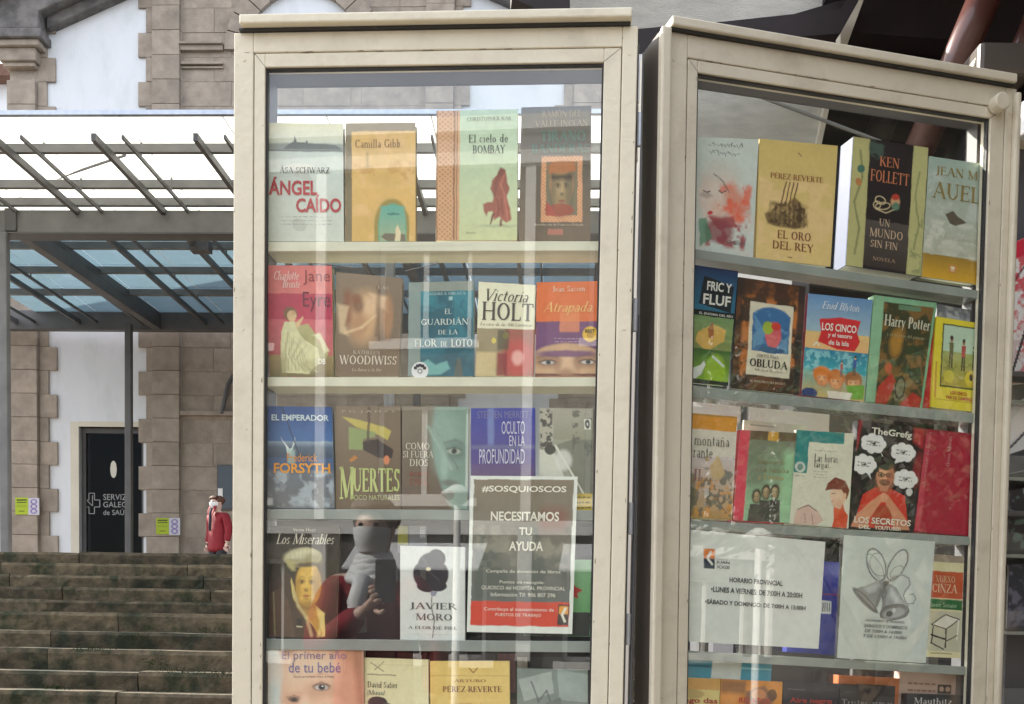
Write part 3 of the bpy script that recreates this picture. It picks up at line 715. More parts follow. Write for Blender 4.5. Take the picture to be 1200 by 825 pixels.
# pediment, cornice, capitals
def pp(pts): return [FP.hit(x, y) for x, y in pts]
L1 = pp([(-2, 48), (-2, 15), (355, -145), (355, -106), (57, 28), (57, 48)])
L2 = pp([(-8, 26), (-8, 10), (355, -152), (355, -138)])
L3 = pp([(60, 40), (60, 26), (355, -106), (355, -92)])
for s in (-1, 1):
    for nm, pl, d in (('raking_cornice', L1, .42), ('cornice_edge', L2, .6), ('cornice_bed', L3, .2)):
        q_ = [(x if s < 0 else 2*uc-x, z) for x, z in pl]
        MB().prism(q_, -d, .4).build(nm, MATS['granite_dark'], fac, bevel=.03)
    for x0, x1, y0_, y1_, d in ((-2, 62, 47, 57, .42), (4, 57, 57, 64, .34), (9, 51, 64, 79, .26), (12, 48, 79, 84, .2)):
        a0, a1 = fx(x0), fx(x1)
        if s > 0: a0, a1 = 2*uc-a1, 2*uc-a0
        MB().box(a0, a1, -d, .3, fz(y1_, 30), fz(y0_, 30)).build('capital', MATS['granite_dark' if y0_ < 57 else 'granite'], fac, bevel=.02)
b = MB(); b.prism(pp([(57, 30), (355, -104), (355, 30)]), .002, .45); b.prism([(2*uc-x, z) for x, z in pp([(57, 30), (355, -104), (355, 30)])], .0021, .45)
# left wing and window beside the woman
b = MB(); b.box(fx(-170), fx(11), .3, .8, 0, fz(300, 0)); b.build('side_wing_wall', MATS['plaster'], fac)
b = MB(); b.box(fx(-170), fx(6), .22, .3, fz(478, 0), fz(452, 0)); b.build('wing_band', MATS['granite'], fac)
f_ = MB().box(fx(256), fx(275), -.07, .02, fz(598, 260), fz(545, 260)).build('window_frame', MATS['steel_dark'], fac)
MB().box(fx(258), fx(274), -.08, -.07, fz(596, 260), fz(547, 260)).build('pane', MATS['pane_dark'], f_)
MB().box(fx(257.5), fx(263), -.09, -.08, fz(590, 260), fz(573, 260)).build('paper_notice', MATS['white_paint'], f_)
MB().tube([(fx(262), -.1, fz(486, 260)), (fx(265), -.1, fz(470, 260)), (fx(269), -.1, fz(452, 260)), (fx(276), -.1, fz(440, 260))], .04).build('drain_pipe', MATS['steel_dark'], fac)
MB().box(uc-5.3, uc+5.3, 5.2, 9, 2, 13.2).build('body_wall', MATS['plaster'], fac)
q_ = [(uc-5.9, 12.6), (uc, 16.0), (uc+5.9, 12.6), (uc, 15.7)]
# hallway lamp
lo = MB().tube([(0, 0, -.17), (0, 0, -.12), (0, 0, 0), (0, 0, .12), (0, 0, .17)], [.02, .05, .065, .05, .02], 12).build('hallway_lamp', MATS['lamp_glow'], smooth=True)
u_, v_ = FP.hit(133, 550, 1.6); lo.matrix_world = Matrix.Translation(FP.at(u_, 1.6, v_))
tag(lo, 'lit oval lamp hanging in the dark hallway behind the glass door', 'lamp')
MB().tube([(0, 0, .2), (0, 0, 1.0)], .008).build('cord', MATS['steel_dark'], lo)
# notices on the pilasters
def notice(x0, y0, x1, y1, kind, label):
    q = fq(x0, y0, x1, y1, -.156); cvv = Cv(24, 34, (150, 168, 40) if kind else (176, 176, 186))
    if kind:
        cvv.rect(.12, .1, .9, .2, (60, 70, 20)); cvv.rect(.12, .26, .9, .33, (60, 70, 20)); cvv.scrib(.12, .45, .88, 3, .08, (90, 100, 20), .02, 3)
        cvv.rect(.3, .78, .7, .84, (90, 100, 20))
    else:
        for yy in (.22, .5, .78): cvv.ring(.5, yy, .25, .12, .04, (110, 90, 150))
    c0 = np.mean([p[0] for p in q]); c1 = q[2][1]
    qs = [(p[0]-c0, p[1]-c1) for p in q]
    o = MB().box(qs[0][0], qs[1][0], -.002, .004, qs[2][1], qs[0][1]).build('notice', MATS['white_paint'], M=Matrix.Translation(FP.at(c0, -.156, c1)) @ FP.M.to_3x3().to_4x4())
    tag(o, label, 'notice', 'notices taped to the granite pilasters'); art_mesh('print', cvv, qs, -.003, MATS['print_paper'], o)
notice(18, 583, 33, 603, 1, 'yellow green notice on the left pilaster beside the stairs')
notice(33.3, 583.5, 46, 603.5, 0, 'white notice with round symbols on the left pilaster')
notice(183, 607, 198, 626, 1, 'yellow green notice on the pilaster right of the door')
notice(198.3, 607, 211, 627, 0, 'white notice with round symbols right of the door')
# neighbour house far left
nb = empty('neighbour_house', FP.M, 'white neighbouring house with a tiled roof at the far left edge', 'house')
u0_, z0_ = FP.hit(9, 99, 10)
MB().box(u0_-10, u0_, 10, 18, 0, z0_).build('wall', MATS['plaster'], nb)
MB().prism([(u0_-10.4, z0_), (u0_+.4, z0_), (u0_+.4, z0_+.25), (u0_-5, z0_+1.4), (u0_-10.4, z0_+.25)], 9.5, 18).build('roof', MATS['terracotta'], nb)

# ================================================================== PERGOLA (steel and glass canopy over the stairs)
per = empty('glass_canopy', FP.M, 'steel framed glass canopy over the top of the stone stairs', 'canopy')
def yy(d): return d-20.5
ZR = FP.hit(140, 139, yy(12.4))[1]
def dz(py, z, px=140):   # depth at which the photo row py meets height z
    d_ = ray(px, py); P_ = EYE+d_*((z-H)/d_.z); return (P_-FP.o).dot(FP.w)+20.5
DP = [dz(y_, ZR-.07) for y_ in (173, 215, 236, 287, 316, 342)]
ZB0, ZB1 = FP.hit(140, 275, yy(14.7))[1], FP.hit(140, 248, yy(14.7))[1]
ZC0, ZC1 = FP.hit(200, 387, yy(19.9))[1], FP.hit(200, 364, yy(19.9))[1]
xl, xr = uc-13, uc+9
for d in DP:
    MB().box(xl, xr, yy(d), yy(d)+.07, ZR-.12, ZR-.02).build('purlin', MATS['steel_grey'], per)
MB().box(xl, xr, yy(14.7)-.06, yy(14.7)+.14, ZB0, ZB1).build('main_beam', MATS['steel_grey'], per, bevel=.012)
MB().box(xl, xr, yy(14.7)-.10, yy(14.7)+.18, ZB0-.02, ZB0).build('beam_flange', MATS['steel_dark'], per)
MB().box(xl, xr, yy(19.9), yy(19.9)+.15, ZC0, ZC1).build('main_beam', MATS['steel_dark'], per, bevel=.012)
MB().box(xl, xr, yy(12.3), yy(12.3)+.06, ZR-.0, ZR+.05).build('front_rail', MATS['galv'], per)
def ux(px, d): return FP.hit(px, 745, yy(d))[0]
ur = FP.hit(31, 179, yy(13.25))[0]; ur2 = FP.hit(30, 148, yy(12.56))[0]
for k in range(-3, 14):
    for u0 in (ur+1.18*k, ur2+1.18*k):
        big = u0 == ur+1.18*k
        MB().bar((u0, yy(12.45), ZR-.18), (u0, yy(19.9), ZR-.18), .055 if big else .028, .085 if big else .045).build('rafter', MATS['steel_dark'], per)
    for d in (13.0, 14.0, 16.3, 17.4, 18.5):
        MB().tube([(ur2+1.18*k, yy(d), ZR-.15), (ur2+1.18*k, yy(d), ZR)], .012, 5).build('glass_clamp', MATS['steel_grey'], per)
    for d0, d1, mm_ in ((12.36, DP[0]-.01, 'roof_dusty'), (DP[0]+.01, DP[1]-.01, 'roof_dusty'), (DP[1]+.01, 15.2, 'roof_dusty'), (15.3, DP[3]-.01, 'roof_blue'), (DP[3]+.01, DP[4]-.01, 'roof_blue'), (DP[4]+.01, DP[5]-.01, 'roof_blue'), (DP[5]+.01, 19.9, 'roof_blue')):
        a = ur2+1.18*k; MB().box(a+.01, a+1.17, yy(d0), yy(d1), ZR+.004, ZR+.014).build('roof_pane', MATS[mm_], per)
ub, vb = FP.hit(16, 262, yy(14.7))
for du in (0, 5.2, 10.4):
    MB().bar((ub+du, yy(14.6), (ZB0+ZB1)/2+.012), (ub+du, yy(19.9), (ZC0+ZC1)/2-.01), .16, .30).build('depth_beam', MATS['steel_dark'], per, bevel=.01)
MB().box(*[c for c in (ux(8, 14.6)-.06, ux(8, 14.6)+.06)], yy(14.6)-.06, yy(14.6)+.06, ZT-.36, ZB0-.02).build('post', MATS['steel_grey'], per, bevel=.015)
for du in (0,):
    MB().box(ux(151.5, 19.5)-.06, ux(151.5, 19.5)+.06, yy(19.5)-.06, yy(19.5)+.06, ZT-.36, ZC0).build('post', MATS['steel_dark'], per, bevel=.015)
    MB().box(ux(151.5, 19.5)+5.2, ux(151.5, 19.5)+5.32, yy(19.5)-.06, yy(19.5)+.06, ZT-.36, ZC0).build('post', MATS['steel_dark'], per, bevel=.015)
    MB().box(ux(8, 14.6)+5.2, ux(8, 14.6)+5.32, yy(14.6)-.06, yy(14.6)+.06, ZT-.36, ZB0-.02).build('post', MATS['steel_grey'], per, bevel=.015)
u_, v_ = FP.hit(147, 182, yy(13.2)); u2_, v2_ = FP.hit(0, 231, yy(14.9)); MB().bar((u_, yy(13.2), v_), (u2_, yy(14.9), v2_), .02, .025).build('tie_rod', MATS['steel_dark'], per)
u_, v_ = FP.hit(237, 288, yy(15.9)); MB().box(u_-.16, u_+.12, yy(15.9)-.1, yy(15.9)+.1, v_-.09, v_+.07).build('floodlight', MATS['steel_dark'], per)
# ================================================================== DISPLAY CABINETS
mat('chip_brown', (.16, .12, .08), .8, noise=.3)
mat('side_shade_box_brown', (.07, .058, .048), .4, noise=.15, scale=5)  # shade put into the right cabinet's side colour; also the speaker box brown
def cabinet(P, name, label, m, xo0, xo1, xg0, xg1, xr0, xr1, top, capb, gr, gt, D, rim):
    """px columns (at row 400) of outer edge, groove and glass; photo points on the cap top, cap bottom, groove and glass top"""
    r = empty(name, P.M, label, 'display cabinet', 'glass display cabinets of the book kiosk')
    U = lambda x: P.hit(x, 400)[0]
    V = lambda p: P.hit(*p)[1]
    a0, a1, g0, g1, r0, r1 = U(xo0), U(xo1), U(xg0), U(xg1), U(xr0), U(xr1)
    zt, zc, zg, zl, zb = V(top), V(capb), V(gr), V(gt), .42
    zb2, zb3 = zb+.035, zb+.065
    b = MB()
    rw = .018 if rim else .0
    fd = .010 if rim else .05
    b.box(a0, r0-.0015, 0, fd, zb, zc); b.box(r1+.0015, a1, 0, fd, zb, zc)
    b.box(r0-.0015, r1+.0015, 0, .05, zg+.0015, zc); b.box(r0-.0015, r1+.0015, 0, .05, zb, zb2-.0015)
    b.build('frame', m, r, bevel=.002)
    if rim:
        b = MB(); b.box(a0-.002, a0+rw, -.014, .0, zb, zc+.002); b.box(a1-rw*.6, a1+.002, -.014, .0, zb, zc-.012); b.build('frame_rim', m, r, bevel=.004)
    b = MB(); b.box(r0, g0, .001, .03, zb2, zg); b.box(g1, r1, .001, .03, zb2, zg)
    b.box(g0, g1, .001, .03, zl, zg); b.box(g0, g1, .001, .03, zb2, zb3)
    df = b.build('door_frame', m, r, bevel=.0016)
    b = MB(); e = .0035
    b.box(g0, g0+e, .006, .016, zb3, zl); b.box(g1-e, g1, .006, .016, zb3, zl); b.box(g0+e, g1-e, .006, .016, zl-e, zl); b.build('rubber_gasket', MATS['dark_gasket'], df)
    b = MB(); b.box(g0+e, g1-e, .010, .014, zb3, zl-e); b.build('glass_pane', MATS['front_glass'], df)
    # mitre joints at the corners of the door frame
    b = MB()
    for (x, z, sx, sz) in ((r0, zg, 1, -1), (r1, zg, -1, -1)):
        t = (g0-r0) if sx > 0 else (r1-g1); h = zg-zl
        b.add([(x, .0007, z), (x+sx*t, .0007, z+sz*h), (x+sx*t, .0007, z+sz*h+.0012), (x+sx*.001, .0007, z)], [(0, 1, 2, 3)])
    b.build('mitre_joint', MATS['dark_gasket'], df)
    rs = random.Random(int(a1*1000))
    for x in (a0+(r0-a0)*.5, (r1+a1)*.5):
        for z in (zc-.05, zc-.55, zc-1.05, zc-1.55):
            MB().tube([(x, -.0012, z), (x, .0, z)], .0028, 10).build('screw', m, r)
    b = MB()
    for k in range(46):
        e = rs.choice((0, 1, 2, 3)); ln = rs.uniform(.002, .012); h = rs.uniform(.0006, .0018)
        if e == 0: x, z = rs.uniform(a0+.02, a1-.02), zg+rs.uniform(-.001, .002); ln *= 2
        elif e == 1: x, z = rs.choice((a0+.002, r0-.003, g0-.004)), rs.uniform(zc-1.3, zc); ln, h = h, ln
        elif e == 2: x, z = rs.choice((a1-.004, r1+.001, g1+.002)), rs.uniform(zc-1.3, zc); ln, h = h, ln
        else: x, z = rs.uniform(a0+.004, r0-.004) if rs.random() < .5 else rs.uniform(r1+.004, a1-.004), rs.uniform(zc-1.3, zc-.05); ln *= .25
        b.add([(x, -.0004, z), (x+ln, -.0004, z+h*.2), (x+ln*.8, -.0004, z+h), (x+ln*.1, -.0004, z+h*.7)], [(0, 1, 2, 3)])
    o = b.build('paint_chips', MATS['chip_brown'], r); o['kind'] = 'stuff'
    # cap with a drip edge
    b = MB(); b.box(a0+.017, a1-.012, -.024 if not rim else -.016, D+.004, zc+.004, zt); b.build('top_cap', m, r, bevel=.003)
    b = MB(); b.box(a0+.012, a1-.014, -.008, D, zc, zc+.004); b.build('cap_gasket', MATS['dark_gasket'], r)
    # body
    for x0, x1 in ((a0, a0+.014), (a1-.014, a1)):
        b = MB(); b.box(x0, x1, fd, D, zb, zc); b.build('side_panel', MATS['side_shade_box_brown'] if rim else m, r)
    b = MB(); b.box(a0+.014, g0-.004, .045, D-.006, zb3, zc-.01); b.box(g1+.004, a1-.014, .045, D-.006, zb3, zc-.01)
    b.build('inner_jamb', MATS['inner_grey'], r)
    b = MB(); b.box(a0+.014, a1-.014, .050, D, zl+.012, zc-.001); b.build('ceiling_panel', MATS['inner_grey'], r)
    b = MB(); b.box(a0+.014, a1-.014, .050, D, zb, zb+.03); b.build('bottom_panel', m, r)
    b = MB(); b.box(g0-.004, g1+.004, D-.005, D-.002, zb+.03, zl+.012); b.build('rear_glass', MATS['rear_glass'], r)
    # base plinth and feet under the case
    b = MB(); b.box(a0+.01, a1-.01, .02, D, .06, zb-.003); b.build('base_panel', m, r, bevel=.002)
    for x in (a0+.06, a1-.09):
        MB().box(x, x+.03, .03, D-.02, 0, .06).build('foot', MATS['steel_dark'], r)
    return r, (g0, g1, zl)
DL, DR = .105, .082
cabL, gL = cabinet(PL, 'display_cabinet', 'cream framed glass display cabinet on the left, five shelves of books', MATS['cream_paint'],
    273, 739.5, 309, 701, 296.5, 721, (511, 20.5), (511, 34.3), (511, 59), (509, 75.3), DL, False)
cabR, gR = cabinet(PR, 'display_cabinet', 'taupe framed glass display cabinet turned to the right with two white opening hours sheets', MATS['taupe_paint'],
    768.5, 1182, 812.6, 1153, 801, 1169, (986, 56.5), (986, 70), (986, 97), (995.5, 112), DR, True)
# round knob at the right cabinet's corner, hinges on the left cabinet
u_, v_ = PR.hit(1174, 119, -.02)
MB().tube([(u_, -.026, v_), (u_, 0.0, v_)], .0175, 20).build('corner_knob', MATS['taupe_paint'], cabR, bevel=.003)
u_ = PL.hit(739.5, 400)[0]
hb = MB(); hb.box(u_+.001, u_+.004, .02, .05, .5, PL.hit(740, 45)[1]); hb.build('hinge_strip', MATS['steel_dark'], cabL)
for z in (.9, 1.27, 1.48, 1.86, 2.2):
    MB().tube([(u_+.007, .012, z), (u_+.007, .012, z+.06)], .0055, 10).build('hinge', MATS['galv'], cabL)
MB().tube([(u_+.016, .05, .5), (u_+.016, .05, 1.9)], .003, 8).build('lock_rod', MATS['galv'], cabL)
# shelves: (front top-left, front top-right, front bottom-left pixel, material)
SHO = .024
def shelf(P, cab, g, pl, pr_, pb, m, D):
    a, b_, c = P.hit(*pl, SHO), P.hit(*pr_, SHO), P.hit(*pb, SHO)
    sl = (b_[1]-a[1])/(b_[0]-a[0]); th = abs(a[1]-c[1])
    x0, x1 = g[0]-.003, g[1]+.003
    z0, z1 = a[1]+sl*(x0-a[0]), a[1]+sl*(x1-a[0])
    mb = MB(); y0, y1 = SHO, D-.008
    mb.add([(x0, y0, z0-th), (x1, y0, z1-th), (x1, y1, z1-th*.9), (x0, y1, z0-th*.9), (x0, y0, z0), (x1, y0, z1), (x1, y1, z1), (x0, y1, z0)],
           [(0,3,2,1),(4,5,6,7),(0,1,5,4),(1,2,6,5),(2,3,7,6),(3,0,4,7)])
    mb.build('shelf', m, cab, bevel=.001)
sc, sg = MATS['shelf_cream'], MATS['shelf_grey']
for pl, pr_, pb, m in (((318, 283.5), (703, 282.5), (318, 294.5), sc), ((321, 442), (699, 442), (321, 452.8), sc), ((318, 596.5), (697, 598), (318, 608.5), sg), ((316, 748.5), (691, 751.5), (316, 761.5), sg), ((316, 912), (691, 914), (316, 924), sg)):
    shelf(PL, cabL, gL, pl, pr_, pb, m, DL)
for pl, pr_, pb, m in (((818, 292), (1138, 339), (818, 303), sg), ((812, 452), (1131, 483), (812, 465), sg), ((806, 609), (1137, 629), (806, 620), sg), ((801, 762), (1130, 781), (801, 773), sg), ((798, 930), (1125, 940), (798, 942), sg)):
    shelf(PR, cabR, gR, pl, pr_, pb, m, DR)
# added dark sheet behind the lower left shelves, so the reflection shows
z_ = PL.hit(500, 603, .1)[1]
MB().box(gL[0]+.001, gL[1]-.001, DL-.014, DL-.009, .46, z_).build('added_dark_board', MATS['back_dark'], cabL)
z_ = PR.hit(970, 500, .1)[1]
# wire hooks and cord hanging under the first shelf of the left cabinet
def wire(P, pts, off, rad, m, parent, name='wire_hook'):
    q = [P.hit(x, y, off) for x, y in pts]
    MB().tube([(a, off, b_) for a, b_ in q], rad, 6).build(name, m, parent)
wire(PL, [(320, 300), (321, 309)], .09, .0016, MATS['galv'], cabL); wire(PL, [(345, 302), (350, 306), (420, 315)], .1, .0013, MATS['inner_grey'], cabL)
wire(PL, [(475, 318), (520, 307), (560, 302)], .1, .0013, MATS['inner_grey'], cabL); wire(PL, [(509, 301), (512, 309)], .09, .0016, MATS['galv'], cabL)
wire(PL, [(676, 299), (677, 306), (672, 306)], .09, .0016, MATS['galv'], cabL)

# ================================================================== BOOKS
NB = [0]
def book(P, quad, D, label, cv, texts=(), off=.034, th=.02, cover=(90, 80, 70), name='book', cat='book', m='print_gloss', group=None, wave=None, pages=True, cut=None):
    """quad = photo pixels TL TR BR BL of the front cover; the block runs th metres back"""
    q = [P.hit(x, y, off) for x, y in quad]
    cx = (q[2][0]+q[3][0])/2; cz = min(q[2][1], q[3][1])
    q = [(a-cx, b_-cz) for a, b_ in q]
    M = Matrix.Translation(P.at(cx, off, cz)) @ P.M.to_3x3().to_4x4()
    if group is None: group = 'books on the kiosk shelves'
    def ins(q, e):
        c = (sum(p[0] for p in q)/4, sum(p[1] for p in q)/4); r = []
        for p in q: r.append((p[0]+math.copysign(e, c[0]-p[0]), p[1]+math.copysign(e, c[1]-p[1])))
        return r
    if th <= .003:
        b = MB(); b.hexa([(p[0], 0, p[1]) for p in q], [(p[0], th, p[1]) for p in q]); root = b.build(name, ink(cover), M=M)
    else:
        b = MB(); t = .0022
        b.hexa([(p[0], 0, p[1]) for p in q], [(p[0], t, p[1]) for p in q])
        b.hexa([(p[0], th-t, p[1]) for p in q], [(p[0], th, p[1]) for p in q])
        sp = [q[0], (q[0][0]+t, q[0][1]), (q[3][0]+t, q[3][1]), q[3]]
        b.hexa([(p[0], t+.0001, p[1]) for p in sp], [(p[0], th-t-.0001, p[1]) for p in sp])
        root = b.build(name, ink(cover), M=M, bevel=.0006)
        qi = ins(q, .0028); pg = MB().hexa([(p[0], t+.0002, p[1]) for p in qi], [(p[0], th-t-.0002, p[1]) for p in qi]); pg.build('pages', MATS['page_paper'], root)
    art_mesh('cover_print', cv, q, -.0006, MATS[m], root, wave)
    for tx in texts:
        s, x0, y0, x1, y1, c, st = tx[:7]
        text(q, -.0016 if wave is None else -.0045, s, x0, y0, x1, y1, c, st, root, rot=tx[7] if len(tx) > 7 else None)
    tag(root, label, cat, group)
    NB[0] += 1
    return root
def canvas(quad, bgc, px=1.0):
    wd = (abs(quad[1][0]-quad[0][0])+abs(quad[2][0]-quad[3][0]))/2; hh = (abs(quad[3][1]-quad[0][1])+abs(quad[2][1]-quad[1][1]))/2
    return Cv(max(8, int(wd*px*1.15)), max(8, int(hh*px*1.15)), bgc).warp(.010, 8, int(quad[0][0]))

GREY = (110, 105, 95)
# ---------- left cabinet, top shelf
Q = [(314, 144), (402, 145), (403, 283), (313, 283)]; c = canvas(Q, (196, 203, 192)); c.grad(0, .2, (206, 206, 172), (205, 212, 200)).rect(0, .17, 1, .235, (120, 130, 130), .8, .02)
c.poly([(.3, .17), (.34, .16), (.36, .1), (.38, .16), (.5, .165), (.52, .14), (.54, .17), (.9, .18), (1, .22), (.2, .22)], (90, 100, 100)).grad(.235, 1, (198, 208, 200), (200, 204, 190))
c.rect(0, .225, 1, .24, (100, 110, 108)); c.noise(.04, 6, 3); c.ell(.42, .86, .1, .05, (170, 172, 160), .6, 40); c.poly([(.3, .38), (.55, .42), (.6, .5), (.5, .48), (.35, .44)], (185, 188, 178), .7)
c.scrib(.18, .79, .85, 3, .032, (110, 115, 110), .004, 1); c.ell(.42, .37, .2, .03, (220, 220, 210), .7)
book(PL, Q, DL, 'pale book with red title and a small skyline, first on the top left shelf', c, [('ÅSA SCHWARZ', .16, .36, .82, .425, (70, 75, 75), 's'), ('ÁNGEL', .02, .455, .66, .61, (186, 62, 66), 'b'), ('CAÍDO', .38, .605, .97, .755, (186, 62, 66), 'b')], cover=(200, 205, 198))
Q = [(405, 144.5), (487, 143.5), (487, 283), (405, 283)]; c = canvas(Q, (214, 176, 104)); c.noise(.12, 5, 9); c.grad(.55, 1, (212, 170, 92), (200, 160, 80), a=.5); c.cloud((226, 186, 130), .5, .65, 4, 5, a=.5)
c.rect(0, 0, .09, 1, (120, 106, 76)); c.rect(0, 0, 1, .07, (122, 108, 80)); c.ell(.66, .86, .25, .22, (150, 130, 60), 1); c.rect(.41, .86, .91, 1, (150, 130, 60)); c.ell(.67, .87, .2, .19, (90, 160, 130)); c.rect(.47, .87, .87, 1, (104, 160, 130))
c.grad(.7, 1, (86, 165, 150), (165, 170, 130), .49, .85, .8); c.poly([(.6, 1), (.5, .96), (.56, .93), (.85, .94), (.86, 1)], (110, 100, 80)); c.poly([(.7, 1), (.72, .9), (.75, .86), (.79, .92), (.78, 1)], (215, 200, 160)); c.cloud((190, 140, 70), .52, .6, 6, 2, (.1, .3, 1, .5), .5)
c.ell(.68, .77, .09, .01, (60, 120, 110)); c.rect(.3, .25, .33, .38, (150, 120, 60), .7, .03)
book(PL, Q, DL, 'ochre book with a green arched doorway, second on the top shelf of the left cabinet', c, [('Camilla Gibb', .14, .14, .78, .21, (150, 110, 50), 's')], cover=(120, 106, 76))
Q = [(511.5, 130), (607, 128), (606, 281.6), (510.5, 281.6)]; c = canvas(Q, (188, 204, 172), 1.2); c.grad(0, 1, (178, 204, 178), (196, 200, 150)); c.rect(0, 0, .29, 1, (206, 160, 116)); rr = np.sin(c.X*95)*np.sin(c.Y*170)
c._mix(np.where((c.X < .22), np.clip(rr*2, 0, 1)*.6, 0), (150, 96, 66)); c.rect(.215, 0, .235, 1, (140, 96, 66)); c.rect(.25, 0, .265, 1, (150, 110, 80)); c.rect(0, 0, .02, 1, (150, 106, 70))
c.warp(.02, 10, 2); c.ell(.76, .89, .22, .012, (150, 160, 130), .6, 0, .9)
c.poly([(.74, .50), (.79, .445), (.86, .46), (.87, .52), (.9, .6), (.86, .67), (.72, .67), (.67, .60), (.69, .54)], (146, 82, 64), 1, .02); c.poly([(.72, .66), (.86, .66), (.92, .76), (.93, .84), (.86, .86), (.78, .82), (.72, .85), (.69, .77)], (158, 88, 68), 1, .02); c.poly([(.58, .72), (.66, .70), (.74, .71), (.73, .78), (.64, .78), (.62, .82), (.585, .77)], (150, 84, 66), 1, .02)
c.poly([(.7, .80), (.73, .8), (.69, .87), (.67, .88), (.675, .85)], (112, 62, 50), 1, .015); c.poly([(.80, .84), (.825, .84), (.82, .89), (.79, .9)], (112, 62, 50), 1, .015)
for p_, cc in (([(.79, .46), (.74, .56), (.72, .66)], (100, 50, 42)), ([(.84, .49), (.8, .58), (.84, .66)], (190, 116, 92)), ([(.75, .68), (.78, .76), (.76, .82)], (104, 52, 44)), ([(.84, .68), (.88, .78), (.88, .84)], (192, 118, 94)), ([(.8, .68), (.83, .8)], (110, 56, 46))): c.line(p_, .008, cc, .8, .03)
c.ell(.8, .475, .04, .025, (120, 66, 54), .8, 0, .7)
c.noise(.06, 9, 5)
book(PL, Q, DL, 'green book with patterned spine band and windblown red figure, third on the top left shelf', c, [('CHRISTOPHER KAR', .38, .055, .92, .085, (110, 125, 105), 's'), ('El cielo de', .4, .19, .88, .25, (66, 80, 66), 's'), ('BOMBAY', .45, .27, .85, .335, (60, 70, 60), 's'), ('Novela', .37, .935, .49, .95, (90, 100, 80), 's')], cover=(196, 158, 118))
Q = [(611, 126), (693, 124), (692, 282.5), (608, 282)]; c = canvas(Q, (96, 84, 68), 1.2); c.grad(0, 1, (80, 78, 70), (112, 96, 76)); c.rect(.3, .37, .88, .86, (214, 160, 116)); rr = np.sin(c.X*120)*np.sin(c.Y*220); c._mix((np.clip(rr*2, 0, 1)*((c.X > .3) & (c.X < .88) & (c.Y > .37) & (c.Y < .86)))*.5, (160, 90, 60))
c.rect(.37, .41, .81, .81, (120, 110, 84)); c.ell(.59, .58, .17, .16, (176, 128, 84)); c.ell(.59, .62, .14, .12, (120, 118, 88), .8); c.poly([(.4, .5), (.78, .48), (.76, .41), (.44, .41)], (170, 104, 60)); c.straight().warp(.012, 8, 3); c.face(.59, .6, .15, .19, (150, 128, 88), (80, 74, 54), (190, 160, 112), (40, 34, 28), 0); c.rect(.44, .5, .74, .545, (44, 38, 34), .85, .04); c.ell(.59, .45, .2, .045, (176, 112, 64), .95, 0, .4); c.ell(.56, .77, .2, .05, (160, 70, 50), .8); c.poly([(.38, .7), (.52, .81), (.37, .81)], (170, 76, 58))
c.rect(.4, .91, .62, .955, (170, 110, 90)); c.noise(.08, 8, 5)
book(PL, Q, DL, 'brown book with a framed portrait and green title, last on the top left shelf', c, [('RAMÓN DEL', .3, .015, .86, .08, (164, 150, 128), 's'), ('VALLE-INCLÁN', .2, .09, .95, .15, (164, 150, 128), 's'), ('TIRANO', .28, .18, .92, .265, (88, 124, 108), 'S'), ('BANDERAS', .16, .275, .97, .35, (88, 124, 108), 'S'), ('Introducción de Francisco Delgado', .22, .872, .9, .892, (220, 205, 180), 's')], cover=(84, 72, 58))
# ---------- second shelf
Q = [(312, 311), (389, 311.5), (391, 443), (316, 441.5)]; c = canvas(Q, (196, 84, 92), 1.2); c.grad(0, .26, (206, 110, 104), (206, 112, 106)); c.rect(0, .25, 1, .48, (176, 50, 76)); c.grad(.48, .8, (196, 90, 100), (180, 100, 96)); c.grad(.8, 1, (150, 130, 84), (110, 96, 60))
c.poly([(.3, .56), (.62, .52), (.72, .6), (.8, .7), (.92, .78), (.86, .86), (.7, .84), (.5, .74), (.36, .66)], (170, 164, 112)); c.ell(.35, .43, .1, .065, (120, 84, 56)); c.ell(.37, .45, .07, .05, (206, 176, 130))
c.poly([(.26, .5), (.42, .5), (.48, .6), (.56, .66), (.76, .74), (.8, .86), (.68, .92), (.62, .97), (.2, .96), (.18, .8), (.2, .6)], (208, 204, 158)); c.poly([(.42, .52), (.5, .48), (.54, .45), (.55, .47), (.5, .53), (.44, .58)], (204, 176, 130))
for k in range(8): c.line([(.3+.03*k, .6+.02*k), (.24+.055*k, .94)], .006, (168, 160, 110), .8)
c.poly([(.68, .62), (.78, .66), (.86, .78), (.94, .76), (.8, .6)], (212, 206, 164), 1, .03)
for k in range(9): c.line([(.27+.045*k, .58+.018*k), (.22+.03*k, .76+.01*k), (.26+.06*k, .95)], .005, (150, 142, 92) if k % 2 else (228, 224, 188), .55, .025)
c.ell(.22, .9, .06, .1, (140, 130, 80), .6, 0, .9); c.ell(.62, .9, .14, .06, (170, 162, 112), .6, 0, .9); c.ell(.4, .42, .03, .022, (190, 150, 110), .8, 0, .8); c.grain(.14, 4)
book(PL, Q, DL, 'pink book with seated woman in long cream dress, first on the second left shelf', c, [('Charlotte', .12, .05, .5, .13, (240, 214, 204), 'i'), ('Brontë', .24, .13, .52, .2, (240, 214, 204), 'i'), ('Jane', .56, .04, .97, .175, (150, 62, 66), 'n'), ('Eyre', .55, .235, .97, .41, (112, 30, 52), 'n'), ('· DB', .72, .83, .88, .88, (240, 236, 220), 'b')], cover=(190, 190, 150))
